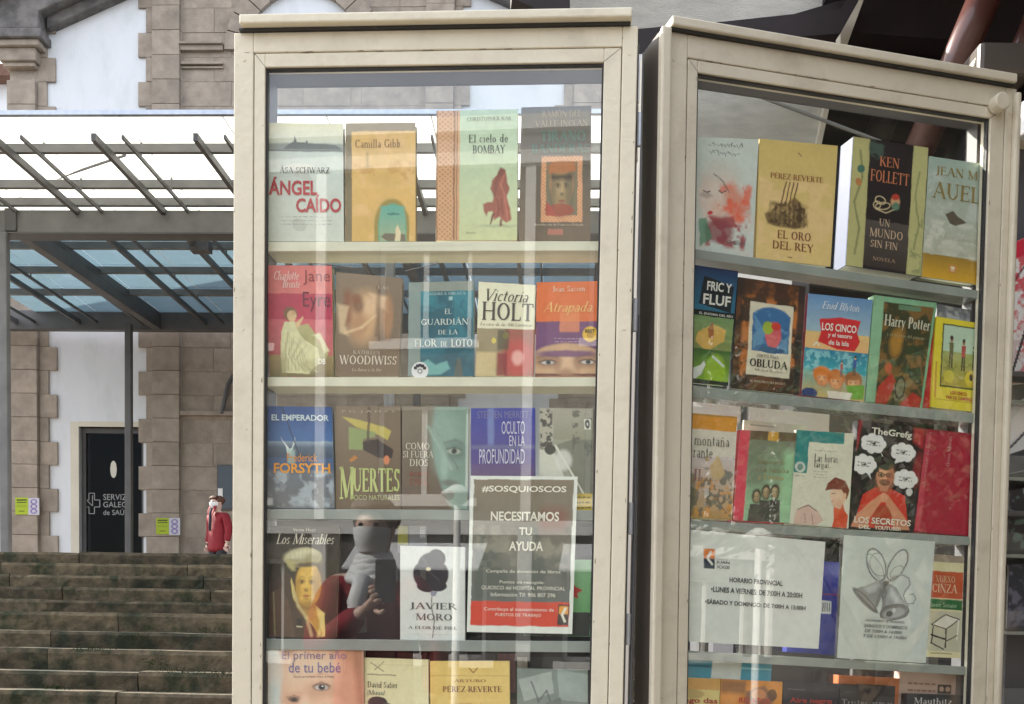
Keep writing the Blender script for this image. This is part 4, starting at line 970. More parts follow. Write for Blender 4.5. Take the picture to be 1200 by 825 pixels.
Q = [(394, 319), (472, 326), (467, 441), (393, 441)]; c = canvas(Q, (126, 106, 82), 1.2); c.grad(0, 1, (130, 112, 90), (118, 98, 76)); c.ell(.44, .42, .25, .25, (196, 156, 112), .95, 8, .7); c.ell(.52, .3, .14, .1, (214, 180, 140), .8, 30, .9); c.ell(.34, .3, .09, .09, (104, 66, 44), .8, 0, .8); c.ell(.36, .5, .12, .12, (166, 120, 84), .7, 0, .9); c.ell(.3, .24, .07, .05, (130, 80, 50), .8, 0, .8); c.rect(.12, .16, .24, .5, (130, 74, 46), .8, .08); c.poly([(.02, .3), (.2, .32), (.14, .5), (.2, .6), (.06, .58)], (206, 180, 140), .8, .05); c.poly([(.5, .18), (.78, .2), (.8, .36), (.66, .3)], (214, 180, 140), .9, .06); c.ell(.8, .4, .08, .22, (176, 130, 90), .7, 0, .5)
c.line([(.14, .58), (.4, .52), (.6, .4)], .02, (214, 184, 140), .8, .03); c.poly([(.6, .6), (.62, .1), (.68, .1), (.68, .62)], (70, 48, 40), .5, .05); c.noise(.06, 6, 8)
book(PL, Q, DL, 'brown book with bare shouldered figure, second on the second left shelf', c, [('KATHLEEN', .28, .745, .7, .785, (200, 184, 160), 's'), ('WOODIWISS', .06, .795, .96, .885, (226, 214, 190), 's'), ('La llama y la flor', .26, .92, .74, .96, (206, 190, 160), 'i'), ('LAS', .64, .1, .8, .13, (200, 180, 150), 's')], cover=(140, 130, 112))
Q = [(479, 331), (555, 329), (555, 441), (478, 441)]; c = canvas(Q, (38, 104, 116), 1.2); c.grad(0, 1, (56, 130, 140), (26, 88, 104)); c.cloud((30, 78, 90), .45, .62, 4, 2, a=.8); c.rect(0, 0, 1, .1, (136, 142, 130)); c.rect(0, 0, .19, 1, (136, 148, 140), .9); c.poly([(.19, .86), (.3, .82), (.42, .88), (.6, .84), (.64, .92), (.5, .98), (.2, .99)], (120, 180, 172), .8, .03); c.poly([(.72, .9), (.76, .8), (.8, .82), (.84, 1), (.7, 1)], (90, 90, 76), .8)
c.rect(.62, .16, .68, .2, (150, 180, 180)); c.noise(.08, 6, 4)
book(PL, Q, DL, 'teal book with title in five centred lines, third on the second left shelf', c, [('ANDREA HIRATA', .3, .115, .88, .145, (176, 200, 196), 's'), ('EL', .56, .29, .66, .345, (208, 220, 210), 's'), ('GUARDIÁN', .2, .375, .92, .46, (208, 220, 210), 's'), ('DE LA', .46, .51, .76, .56, (208, 220, 210), 's'), ('FLOR', .1, .61, .44, .69, (208, 220, 210), 's'), ('DE', .5, .63, .6, .69, (208, 220, 210), 's'), ('LOTO', .66, .61, .98, .69, (208, 220, 210), 's')], cover=(120, 130, 124))
Q = [(482, 425), (502, 425), (502, 443), (482, 443)]; c = Cv(26, 26, (60, 66, 66)); c.ell(.5, .5, .48, .48, (226, 228, 220)); c.ring(.5, .52, .18, .18, .05, (90, 90, 90)); 
for k in range(6): c.ell(.5+.33*math.cos(k+3.6), .45+.33*math.sin(k+3.6), .06, .06, (40, 40, 40))
q_ = [PL.hit(*p, .030) for p in Q]
st = MB(); cxx, czz, rd = (q_[0][0]+q_[1][0])/2, (q_[0][1]+q_[2][1])/2, (q_[1][0]-q_[0][0])/2
st.prism([(rd*math.cos(2*math.pi*k/24), rd*math.sin(2*math.pi*k/24)) for k in range(24)], 0, .0008)
so_ = st.build('round_sticker', MATS['white_paint'], M=Matrix.Translation(PL.at(cxx, .0325, czz)) @ PL.M.to_3x3().to_4x4())
tag(so_, 'round white sticker at the lower left corner of the teal book', 'sticker')
for k in range(5):
    a = 2.6-.52*k; MB().box(-.0028, .0028, -.0008, -.0002, -.0028, .0028).build('mark', MATS['cloth_dark'], so_).location = (rd*.62*math.cos(a), 0, rd*.62*math.sin(a))
MB().tube([(rd*.25*math.cos(k*.524), -.0004, -.001+rd*.25*math.sin(k*.524)) for k in range(13)], .0007, 5).build('emblem', MATS['steel_grey'], so_)
Q = [(561, 330), (628, 334), (625, 441), (557, 441)]; c = canvas(Q, (120, 104, 84), 1.2); c.rect(0, .48, .5, 1, (150, 136, 104)); c.rect(0, .74, .5, 1, (196, 176, 130), 1, .03); c.rect(.5, .48, 1, 1, (150, 84, 68)); c.ell(.72, .8, .28, .2, (186, 70, 64), .8, 0, .5); c.ell(.72, .8, .1, .08, (232, 170, 160), .9, 0, .6); c.rect(.36, .74, .54, 1, (124, 24, 34), .9, .05); c.ell(.5, .56, .05, .04, (206, 186, 70)); c.ell(.3, .62, .04, .03, (210, 190, 90)); c.rect(.36, .5, .56, .72, (70, 66, 44), .8, .04)
c.rect(0, 0, 1, .49, (222, 218, 188)); c.noise(.06, 6, 6)
book(PL, Q, DL, 'book with cream title label over dark red picture, fourth on the second left shelf', c, [('Victoria', .14, .07, .88, .2, (70, 60, 50), 'i'), ('HOLT', .08, .21, .97, .4, (66, 58, 52), 's'), ('La casa de las Mil Linternas', .05, .425, .96, .46, (140, 126, 100), 'i')], cover=(216, 210, 180))
Q = [(629, 331), (702, 329.5), (700, 441), (627, 441)]; c = canvas(Q, (214, 110, 56), 1.3); c.rect(0, .42, 1, 1, (112, 72, 110), 1, .01); c.rect(.38, .25, .7, .53, (226, 140, 90), .7, .02); c.ell(.5, .86, .62, .21, (196, 160, 124)); c.rect(0, .97, 1, 1, (110, 70, 56))
c.ell(.52, .84, .16, .12, (214, 180, 146), .7, 0, .9); c.ell(.5, .97, .12, .05, (150, 110, 86), .7, 0, .9); c.ell(.36, .86, .06, .1, (150, 112, 86), .5, 0, .9); c.ell(.68, .86, .06, .1, (150, 112, 86), .5, 0, .9)
for ex in (.2, .84): c.ell(ex, .84, .2, .065, (140, 100, 78), .7, 0, .9); c.ell(ex, .852, .125, .026, (70, 50, 44), .8, 0, .5); c.ell(ex, .853, .10, .02, (206, 198, 190), .9, 0, .5); c.ell(ex+.01, .85, .042, .023, (64, 70, 70), 1, 0, .4); c.ell(ex+.01, .85, .018, .012, (16, 16, 18)); c.line([(ex-.15, .85), (ex-.05, .826), (ex+.06, .826), (ex+.14, .848)], .006, (50, 36, 32), .8, .02); c.line([(ex-.17, .80), (ex, .772), (ex+.16, .796)], .012, (80, 56, 46), .6, .05)
c.ell(.5, .76, .5, .035, (112, 72, 110), .9, 0, .6); 
c.noise(.06, 8, 1); c.ell(.875, .555, .12, .083, (222, 180, 56)); c.ell(.875, .565, .05, .035, (190, 146, 40)); c.scrib(.3, .6, .72, 2, .03, (206, 180, 200), .005, 3)
book(PL, Q, DL, 'orange and purple book with a pair of eyes, last on second left shelf', c, [('Jean Sasson', .26, .045, .78, .115, (238, 214, 186), 's'), ('Atrapada,', .1, .21, .92, .35, (246, 196, 120), 'i'), ('BEST', .79, .505, .95, .54, (70, 60, 20), 'b')], cover=(206, 100, 50))
# ---------- third shelf
Q = [(314, 476), (389, 477), (392.5, 596), (313, 595.5)]; c = canvas(Q, (66, 92, 130), 1.2); c.grad(0, .45, (40, 74, 130), (70, 110, 160)); c.grad(.34, .5, (130, 150, 166), (60, 80, 100)); c.rect(0, .38, 1, .5, (50, 66, 86), .6, .04); c.grad(.62, 1, (96, 104, 116), (110, 112, 112)); c.cloud((170, 180, 186), .5, .64, 5, 5, (0, .62, 1, 1), .8)
c.poly([(.2, .3), (.28, .4), (.3, .47), (.36, .46), (.42, .36), (.42, .3), (.38, .4), (.34, .42)], (214, 222, 216)); c.line([(.22, 0), (.5, .5)], .008, (40, 50, 60)); c.rect(.3, .42, .42, .56, (160, 184, 176), .8, .03); c.noise(.16, 7, 2)
book(PL, Q, DL, 'blue sea book with orange author name, first on the third left shelf', c, [('EL EMPERADOR', .06, .08, .95, .14, (206, 222, 226), 'b'), ('Frederick', .3, .46, .76, .54, (226, 150, 60), 'n'), ('FORSYTH', .1, .555, .95, .655, (236, 160, 40), 'b')], cover=(120, 124, 116))
Q = [(393.5, 476), (469.5, 476), (470, 597), (393.5, 597)]; c = canvas(Q, (110, 94, 72), 1.2); c.grad(0, 1, (126, 110, 90), (100, 82, 60)); c.poly([(.1, .1), (.35, .13), (.75, .2), (.86, .24), (.8, .33), (.6, .26), (.3, .2)], (190, 176, 90), .9, .02); c.poly([(.2, .2), (.62, .25), (.6, .3), (.42, .32), (.44, .42), (.2, .42)], (140, 156, 100), .9, .02); c.poly([(.42, .34), (.64, .32), (.88, .42), (.86, .5), (.66, .5), (.42, .42)], (50, 38, 34), .95); c.ell(.78, .52, .045, .045, (206, 130, 90)); c.poly([(.2, .52), (.3, .47), (.34, .5), (.24, .54)], (180, 120, 60)); c.line([(.52, .02), (.5, .34)], .02, (80, 62, 54), .8)
book(PL, Q, DL, 'brown book with large pale green title letters, second on the third left shelf', c, [('P D  J A M E S', .1, .04, .92, .07, (186, 176, 150), 'n'), ('M', .06, .58, .28, .9, (196, 206, 130), 'S'), ('UERTES', .27, .6, .98, .84, (196, 206, 130), 'S'), ('POCO NATURALES', .24, .86, .98, .91, (186, 190, 130), 'n')], cover=(112, 98, 78))
Q = [(471, 476), (549, 477), (548, 597), (471, 597)]; c = canvas(Q, (108, 92, 72), 1.2); c.grad(0, 1, (128, 118, 100), (98, 82, 64)); c.ell(.84, .45, .36, .62, (126, 150, 136), .95, -8, .12); c.rect(.93, 0, 1, 1, (94, 82, 66), .0); c.line([(.4, .2), (.75, .6)], .02, (160, 176, 160), .8, .03); c.line([(.5, .2), (.85, .6)], .012, (100, 110, 100), .7, .02); c.ell(.62, .3, .2, .3, (150, 172, 158), .6, 0, .9); c.ell(.8, .43, .16, .09, (90, 108, 96), .7, 0, .9); c.ell(.79, .43, .09, .03, (176, 180, 166), .8, 0, .6); c.ell(.79, .43, .04, .028, (50, 50, 42), .95, 0, .5); c.line([(.68, .41), (.79, .395), (.9, .42)], .006, (60, 62, 52), .8, .02); c.line([(.64, .35), (.8, .325), (.92, .36)], .01, (90, 100, 88), .6, .05); c.ell(.64, .58, .06, .14, (160, 182, 166), .7, 0, .9); c.ell(.72, .74, .13, .03, (110, 104, 92), .7, 0, .8); c.ell(.7, .86, .1, .05, (96, 84, 76), .6); c.noise(.08, 6, 3)
book(PL, Q, DL, 'brown book with a pale green face, left of the hashtag poster', c, [('COMO', .06, .35, .42, .42, (214, 206, 186), 's'), ('SI FUERA', .02, .43, .48, .5, (214, 206, 186), 's'), ('DIOS', .12, .51, .4, .58, (214, 206, 186), 's'), ('ROBIN', .12, .63, .4, .68, (150, 80, 60), 's'), ('COOK', .12, .7, .4, .77, (150, 80, 60), 's')], cover=(100, 88, 70))
Q = [(552, 478.5), (627, 478), (627, 598), (552, 598)]; c = canvas(Q, (46, 54, 140), 1.2); c.grad(0, .7, (44, 56, 150), (84, 66, 120)); c.rect(0, .36, 1, .4, (120, 124, 150), .5, .02); c.rect(.26, 0, .36, .36, (130, 150, 196), .6, .04); c.grad(.55, 1, (88, 70, 120), (110, 90, 90)); c.noise(.1, 6, 3)
book(PL, Q, DL, 'blue and violet book with tall white title letters, standing behind the hashtag poster', c, [('STEPHEN MERRITT', .1, .03, .9, .1, (120, 120, 170), 'n'), ('OCULTO', .48, .13, .84, .255, (206, 206, 222), 'n'), ('EN LA', .6, .27, .84, .37, (206, 206, 222), 'n'), ('PROFUNDIDAD', .13, .4, .84, .545, (206, 206, 222), 'n')], cover=(60, 56, 60))
Q = [(632, 478), (695, 479), (694, 600), (632, 600)]; c = canvas(Q, (150, 150, 132), 1.2); c.grad(0, .3, (160, 156, 140), (140, 140, 120)); c.rect(.0, .0, .26, .4, (170, 166, 150)); c.cloud((50, 50, 44), .5, .56, 12, 3, (0, 0, .26, .42), .9); c.poly([(.28, .36), (.95, .98), (1, .92), (1, .3), (.6, .3)], (110, 112, 96), .9); c.line([(.3, .36), (.98, .95)], .02, (206, 206, 190)); c.poly([(0, .4), (.26, .4), (.5, .7), (.6, 1), (0, 1)], (196, 196, 180)); c.ell(.2, .4, .1, .05, (60, 60, 54)); c.cloud((90, 92, 80), .5, .58, 10, 8, (.6, 0, 1, .5), .9); c.ell(.45, .5, .16, .1, (206, 206, 196), .8, 0, .4); c.rect(.6, .82, 1, 1, (196, 170, 60)); c.scrib(.62, .85, .98, 3, .05, (90, 76, 20), .02, 3); c.rect(.84, .1, .96, .2, (220, 220, 206)); c.ring(.9, .15, .03, .03, .015, (60, 60, 56))
book(PL, Q, DL, 'book with a black and white street photograph, last on the third left shelf', c, [], cover=(140, 138, 122))
# ---------- fourth shelf
Q = [(316, 616), (398, 616), (394, 748.5), (314, 746)]; c = canvas(Q, (48, 40, 26), 1.3); c.grad(0, .5, (34, 30, 24), (54, 48, 30)); c.poly([(0, .52), (.28, .42), (.9, .9), (.86, 1), (0, 1)], (66, 50, 34)); c.poly([(.02, .6), (.2, .55), (.3, .7), (.4, 1), (.02, 1)], (84, 62, 44)); c.poly([(.33, .46), (.4, .6), (.72, .72), (.82, .78), (.84, .98), (.78, .99), (.36, .66), (.32, .5)], (206, 186, 110)); c.poly([(.4, .62), (.68, .7), (.8, .98), (.74, .98)], (172, 140, 60))
c.ell(.5, .56, .1, .2, (150, 104, 40), .9, 0, .5); c.poly([(.42, .66), (.62, .7), (.7, .82), (.6, .86), (.44, .74)], (168, 128, 60), 1, .05)
c.face(.575, .52, .185, .2, (206, 164, 66), (120, 82, 30), (226, 190, 96), (60, 40, 20), .25)
c.ell(.49, .285, .27, .085, (166, 160, 118), 1, -6, .12); c.ell(.45, .27, .2, .06, (212, 208, 172), .9, -8, .8); c.ell(.42, .31, .16, .02, (120, 112, 80), .5, -4, .9); c.ell(.62, .30, .13, .05, (140, 130, 84), .7, 10, .8); c.poly([(.24, .29), (.38, .33), (.38, .40), (.33, .40), (.27, .36)], (176, 168, 112), 1, .04); c.ell(.55, .345, .17, .025, (74, 52, 30), .85, -4, .6); c.line([(.3, .3), (.5, .325), (.74, .3)], .01, (160, 150, 104), .8, .03)
for k in range(7): c.line([(.3+.06*k, .2+.004*k), (.31+.06*k, .3)], .003, (160, 150, 100), .5, .02)
c.line([(.37, .6), (.44, .72), (.56, .82), (.64, .98)], .014, (196, 184, 130), .9, .05); c.line([(.80, .78), (.74, .98)], .02, (206, 190, 120), .8, .04)
c.line([(.07, .6), (.1, .98)], .012, (130, 120, 80), .8); c.grain(.18, 6); c.rect(.42, .83, .5, .905, (30, 26, 20)); c.line([(.42, .9), (.5, .9)], .008, (200, 190, 150))
book(PL, Q, DL, 'dark book with an old portrait in a white bonnet, first on the fourth left shelf', c, [('Victor Hugo', .34, .025, .66, .055, (220, 214, 190), 's'), ('Los Miserables', .1, .07, .93, .165, (226, 220, 200), 'i')], cover=(40, 34, 26))
Q = [(469, 639.5), (545, 641), (545, 751), (469, 749.5)]; c = canvas(Q, (206, 209, 202), 1.3); c.ell(.44, .22, .17, .15, (24, 22, 26)); c.ell(.34, .3, .14, .13, (30, 28, 34)); c.ell(.58, .3, .17, .14, (34, 30, 38)); c.ell(.56, .13, .14, .1, (20, 20, 22)); c.ell(.42, .42, .16, .07, (30, 28, 34)); c.ell(.58, .42, .14, .06, (38, 34, 40)); c.ell(.44, .245, .035, .022, (206, 196, 160)); c.line([(.5, .47), (.48, .64), (.53, .8), (.5, .97)], .008, (110, 112, 104)); c.poly([(.46, .48), (.58, .48), (.54, .53), (.48, .52)], (130, 134, 150))
c.line([(.44, .27), (.6, .36)], .006, (80, 74, 84)); c.line([(.42, .2), (.34, .12)], .006, (70, 66, 74)); c.scrib(.16, .935, .8, 1, .04, (150, 150, 140), .004, 4)
book(PL, Q, DL, 'white book with a black pansy flower, on the fourth left shelf beside the hashtag poster', c, [('JAVIER', .15, .6, .88, .68, (90, 90, 88), 's'), ('MORO', .24, .715, .8, .79, (90, 90, 88), 's'), ('A FLOR DE PIEL', .12, .85, .88, .885, (100, 100, 96), 's')], cover=(206, 208, 202))
Q = [(614, 654), (693, 656), (691, 746), (614, 745)]; c = canvas(Q, (120, 180, 124), 1.0); c.grad(0, .7, (150, 200, 150), (110, 170, 110)); c.rect(0, .69, 1, 1, (50, 52, 48)); c.poly([(.62, .34), (.72, .3), (.78, .36), (.88, .4), (.8, .44), (.82, .5), (.72, .48), (.6, .52)], (190, 50, 44))
book(PL, Q, DL, 'green book with a red leaf, half hidden behind the right side of the hashtag poster', c, [], cover=(60, 70, 60), off=.045)
# folded leaflets lying in the gap behind, fourth shelf
Q = [(466, 616), (500, 616), (500, 648), (466, 648)]; c = Cv(34, 32, (96, 98, 100)); c.rect(0, 0, .34, .7, (150, 150, 50)); c.rect(.4, 0, 1, 1, (120, 124, 130)); c.rect(.78, .05, .96, .45, (190, 196, 204)); c.scrib(.8, .12, .94, 4, .09, (90, 100, 130), .02, 2)
book(PL, Q, DL, 'small grey and yellow magazine standing behind the pansy book', c, [], cover=(70, 70, 72), off=.075, th=.006, name='magazine', cat='magazine', group=None)
# ---------- fifth shelf
Q = [(314, 751), (426, 751), (427, 912), (314, 912)]; c = canvas(Q, (206, 170, 140), 1.2); c.grad(0, 1, (196, 168, 146), (214, 170, 140)); c.rect(0, 0, .16, 1, (206, 214, 208), 1, .06); c.poly([(.1, 0), (.36, 0), (.22, .14), (.14, .12)], (170, 120, 80), .9, .05); c.ell(.64, .42, .5, .44, (222, 180, 150), 1, 0, .12); c.poly([(.3, 0), (.95, 0), (.9, .2), (.6, .06)], (176, 120, 84), .6, .1); c.poly([(.88, .05), (1, .0), (1, .8), (.94, .5)], (150, 100, 76), .8, .06)
c.ell(.4, .2, .34, .14, (232, 196, 168), .7, 0, .9); c.ell(.86, .35, .16, .3, (176, 124, 96), .6, 0, .9); c.ell(.55, .36, .17, .065, (190, 140, 112), .55, 0, .9); c.ell(.56, .335, .085, .028, (96, 66, 54), .85, -4, .5); c.ell(.56, .338, .062, .019, (206, 200, 196), .9, -4, .5); c.ell(.565, .336, .034, .021, (44, 36, 36), 1, 0, .4); c.ell(.572, .330, .009, .005, (236, 236, 236)); c.line([(.47, .33), (.56, .298), (.65, .325)], .004, (110, 76, 62), .8, .02); c.line([(.44, .26), (.55, .235), (.68, .262)], .006, (170, 124, 98), .5, .05)
c.ell(.28, .43, .12, .05, (190, 140, 112), .6, 0, .9); c.ell(.27, .425, .06, .02, (70, 50, 44), .85, 6, .5); c.ell(.27, .427, .03, .013, (36, 30, 30), 1, 0, .5); c.line([(.2, .41), (.27, .395), (.34, .415)], .004, (110, 76, 62), .8, .02); c.ell(.38, .5, .06, .09, (236, 204, 178), .7, 0, .9); c.ell(.39, .58, .1, .03, (176, 120, 96), .7, 0, .9); c.ell(.43, .72, .13, .03, (190, 96, 88), .8, 0, .6); c.ell(.68, .6, .2, .14, (236, 176, 150), .5, 0, .9)
rgb_ = random.Random(8)
for k in range(46): x_ = rgb_.uniform(.08, .95); c.line([(x_, -.01), (x_+rgb_.uniform(-.05, .06), rgb_.uniform(.03, .12 if x_ < .75 else .3))], .002, (150, 104, 70), .35, .012)
c.noise(.03, 6, 3)
book(PL, Q, DL, 'large book with a close baby face, at the left end of the bottom left shelf', c, [('El primer año', .15, .075, .82, .15, (140, 120, 150), 'n'), ('de tu bebé', .22, .155, .76, .23, (120, 110, 160), 'n'), ('Guía práctica mes a mes', .27, .25, .69, .27, (130, 90, 90), 'n')], off=.028, cover=(206, 200, 190))
Q = [(427, 770.6), (502, 773), (503, 912), (428, 912)]; c = canvas(Q, (220, 212, 170), 1.2); c.grad(0, 1, (216, 208, 164), (222, 214, 176)); c.ell(.2, .37, .15, .05, (50, 54, 54)); c.ell(.34, .42, .1, .05, (70, 80, 80)); c.line([(.1, .04), (.3, .11)], .008, (150, 144, 110)); c.line([(.16, .1), (.3, .03)], .008, (150, 144, 110)); c.rect(.04, .135, .5, .142, (110, 104, 80)); c.rect(0, .05, 1, .055, (196, 186, 140), .7)
book(PL, Q, DL, 'cream book with a black ink drawing, second on the bottom left shelf', c, [('David Safier', .05, .195, .52, .245, (70, 74, 66), 's'), ('¡Muuu!', .05, .265, .32, .31, (80, 110, 100), 's')], cover=(214, 206, 160))
Q = [(504, 774.6), (597, 774.6), (598, 912), (505, 912)]; c = canvas(Q, (214, 184, 108), 1.1); c.grad(0, 1, (218, 190, 112), (206, 172, 96)); c.rect(0, .12, 1, .13, (190, 156, 80), .7); c.line([(.5, .06), (.55, .1), (.6, .06)], .006, (130, 90, 50)); c.cloud((150, 90, 60), .42, .55, 7, 4, (.3, .35, .8, .8), .9)
book(PL, Q, DL, 'ochre book with red brown serif author name, third on the bottom left shelf', c, [('ARTURO', .3, .155, .7, .18, (150, 100, 60), 's'), ('PÉREZ-REVERTE', .16, .2, .9, .265, (120, 60, 40), 's')], cover=(200, 170, 100))
Q = [(606, 783), (689, 785), (689, 912), (606, 912)]; c = canvas(Q, (112, 124, 118), 1.1); c.poly([(.02, .1), (.48, .02), (.52, .22), (.1, .3)], (150, 160, 154)); c.poly([(.56, .0), (1, .04), (1, .3), (.6, .28)], (140, 152, 146)); c.line([(.2, .12), (.3, .3), (.42, .2), (.5, .34)], .012, (84, 92, 88), .8); c.poly([(.3, .34), (.62, .26), (.6, .5), (.4, .5)], (96, 106, 102)); c.noise(.15, 7, 9)
book(PL, Q, DL, 'grey green book with crumpled paper shapes, at the right end of the bottom left shelf', c, [], cover=(70, 74, 70))
# flat stack of items seen in the dark gap above the bottom row
rng = random.Random(5)
gs = MB()
for i, (x0, x1, y0_, y1_, col_) in enumerate(((430, 462, 764, 771, (70, 66, 60)), (466, 500, 765, 773, (110, 60, 50)), (508, 548, 764, 774, (86, 86, 84)), (552, 580, 766, 776, (60, 50, 50)), (583, 604, 766, 782, (110, 40, 50)), (606, 618, 770, 783, (190, 186, 176)), (622, 660, 770, 784, (50, 56, 60)))):
    Q = [(x0, y0_), (x1, y0_), (x1, y1_+30), (x0, y1_+30)]; c = Cv(20, 20, col_); c.noise(.3, 5, i)
    book(PL, Q, DL, ['dark brown', 'dull red', 'grey', 'black brown', 'wine red', 'pale cream', 'blue grey'][i]+' top edge of a book in the second row behind the bottom left shelf', c, [], cover=col_, off=.082, th=.012)

# ---------- poster on the left glass
Q = [(551.5, 557.5), (677, 558.5), (670.5, 743), (547, 740.5)]; c = canvas(Q, (214, 218, 208), 1.2); c.rect(.035, .022, .965, .955, (116, 112, 98)); c.grad(.022, .8, (124, 112, 92), (96, 102, 98), .035, .965); c.cloud((86, 92, 84), .45, .6, 5, 3, (.05, .3, .96, .8), .8); c.cloud((150, 146, 128), .52, .66, 6, 8, (.04, .3, .96, .6), .6); c.rect(.66, .2, .92, .34, (124, 66, 50), .7, .08); c.rect(.035, .8, .965, .955, (200, 70, 50)); c.rect(.86, .815, .962, .945, (60, 54, 50)); c.rect(.87, .825, .955, .875, (222, 150, 60)); c.line([(.93, .84), (.9, .88), (.93, .92)], .012, (226, 220, 200))
W_ = (236, 232, 214)
book(PL, Q, DL, 'grey poster with hashtag heading and red footer taped inside the left glass', c, [('#SOSQUIOSCOS', .11, .062, .9, .108, W_, 'b'), ('NECESITAMOS', .2, .225, .84, .285, W_, 'b'), ('TU', .47, .325, .59, .375, W_, 'b'), ('AYUDA', .38, .415, .7, .475, W_, 'b'), ('Campaña de donación de libros', .17, .595, .87, .622, W_, 'n'), ('Puntos de recogida:', .3, .665, .72, .69, W_, 'n'), ('QUIOSCO del HOSPITAL PROVINCIAL', .13, .7, .92, .728, W_, 'n'), ('Información Tlf: 986 807 296', .22, .742, .83, .768, W_, 'n'), ('Contribuye al mantenimiento de', .16, .838, .82, .866, W_, 'n'), ('PUESTOS DE TRABAJO', .27, .875, .7, .9, W_, 'n')],
     off=.0205, th=.0006, cover=(220, 222, 214), name='poster', cat='poster', m='print_gloss', group='sheets taped inside the cabinet glass')

# ================================================================== RIGHT CABINET
Q = [(806, 160), (889, 163.5), (882, 304), (800, 292)]; c = canvas(Q, (190, 198, 190), 1.2); c.cloud((206, 190, 180), .5, .6, 5, 2, (.2, .3, 1, 1), .4); c.warp(.03, 8, 4); c.ell(.48, .5, .3, .26, (206, 170, 150), .4, 0, .9); c.ell(.38, .56, .18, .2, (208, 192, 178), .8, -8, .3); c.ell(.46, .62, .1, .08, (206, 160, 140), .5, 0, .9); c.ell(.3, .5, .08, .02, (140, 120, 112), .5, 0, .8); c.poly([(.5, .4), (.66, .38), (.86, .5), (.9, .62), (.78, .7), (.62, .66), (.56, .5)], (206, 110, 80), .7, .12); c.cloud((214, 90, 60), .42, .62, 8, 16, (.45, .38, .95, .72), .8); c.cloud((150, 60, 66), .42, .6, 9, 6, (.3, .66, .9, .95), .9); c.ell(.5, .8, .2, .1, (130, 60, 66), .8, 0, .4); c.poly([(.2, .72), (.32, .7), (.4, .86), (.24, .95)], (70, 130, 100), .8, .02); c.ell(.36, .65, .04, .018, (190, 60, 60)); c.line([(.46, .45), (.5, .47), (.56, .45)], .007, (60, 50, 50)); c.line([(.26, .47), (.32, .48), (.36, .46)], .007, (60, 50, 50)); c.line([(.4, .32), (.52, .36), (.6, .46)], .008, (90, 84, 84), .7)
c.noise(.05, 6, 1)
for yy_, x0, x1 in ((.06, .3, .8), (.13, .3, .72)):
    rg = random.Random(int(yy_*100)); x = x0
    while x < x1: c.line([(x, yy_+rg.uniform(-.01, .01)), (x+.025, yy_+rg.uniform(-.02, .01)), (x+.04, yy_+rg.uniform(0, .025))], .004, (70, 74, 76)); x += .05
book(PR, Q, DR, 'pale book with orange haired watercolour woman, first on the top right shelf', c, [('DUEÑAS', .62, .86, .88, .9, (90, 96, 96), 'n')], cover=(190, 196, 188))
Q = [(890, 162.5), (981.6, 171), (973, 312.5), (885.5, 302.5)]; c = canvas(Q, (206, 180, 112), 1.2); c.grad(0, 1, (198, 176, 108), (214, 186, 124)); c.cloud((222, 190, 140), .45, .6, 4, 4, (0, .3, 1, 1), .6); c.poly([(.1, .62), (.22, .56), (.34, .6), (.4, .5), (.48, .46), (.56, .5), (.64, .6), (.66, .68), (.5, .72), (.3, .72), (.14, .7)], (112, 92, 60), .95, .03); c.cloud((60, 46, 32), .40, .56, 16, 3, (.14, .5, .66, .72), .9); c.cloud((170, 144, 96), .52, .62, 18, 23, (.12, .5, .68, .72), .7)
for k in range(7): c.ell(.24+.06*k, .56-.02*(k % 3), .02, .02, (90, 66, 46), .9, 0, .6); c.line([(.24+.06*k, .57), (.22+.065*k, .7)], .01, (84, 66, 46), .8, .02)
for k in range(4): c.line([(.3+.05*k, .54), (.36+.05*k, .34)], .008, (96, 72, 48))
c.line([(.5, .09), (.54, .115)], .006, (120, 84, 50)); c.rect(.42, .955, .48, .965, (120, 90, 50))
book(PR, Q, DR, 'ochre book with a sketch of soldiers with raised pikes, second on the top right shelf', c, [('PÉREZ-REVERTE', .15, .26, .83, .32, (140, 84, 56), 's'), ('EL ORO', .27, .745, .71, .815, (130, 76, 50), 's'), ('DEL REY', .21, .835, .76, .905, (130, 76, 50), 's')], cover=(200, 176, 110))
Q = [(1000, 160), (1088, 173), (1079, 324), (991, 311)]; c = canvas(Q, (34, 28, 30), 1.2); c.rect(0, 0, .22, 1, (176, 172, 118)); c.rect(.8, 0, 1, 1, (178, 176, 122)); c.line([(.1, .1), (.15, .3), (.06, .5), (.14, .7), (.1, .9)], .014, (120, 124, 80), .8); c.line([(.9, .2), (.86, .4), (.93, .6), (.88, .8)], .012, (130, 134, 90), .8); c.ell(.12, .24, .05, .03, (70, 110, 96)); c.ell(.1, .34, .04, .03, (176, 120, 70)); c.cloud((110, 120, 80), .52, .6, 9, 3, (.82, .5, 1, 1), .6)
c.loop(.40, .46, .07, .05, 10, .006, (206, 190, 150)); c.loop(.44, .5, .1, .045, -15, .006, (196, 180, 140)); c.loop(.36, .5, .05, .05, 30, .005, (206, 190, 150)); c.line([(.34, .53), (.48, .55), (.62, .51)], .007, (196, 180, 140)); c.ell(.6, .455, .06, .045, (190, 150, 110), 1, 0, .4); c.ell(.6, .42, .05, .025, (170, 60, 44), 1, 0, .4); c.ell(.61, .49, .05, .03, (90, 120, 100), 1, 0, .4); c.cloud((70, 90, 80), .5, .6, 8, 4, (.2, 0, .42, .16), .8); c.grad(.62, .98, (96, 90, 84), (70, 60, 56), .22, .8, .6)
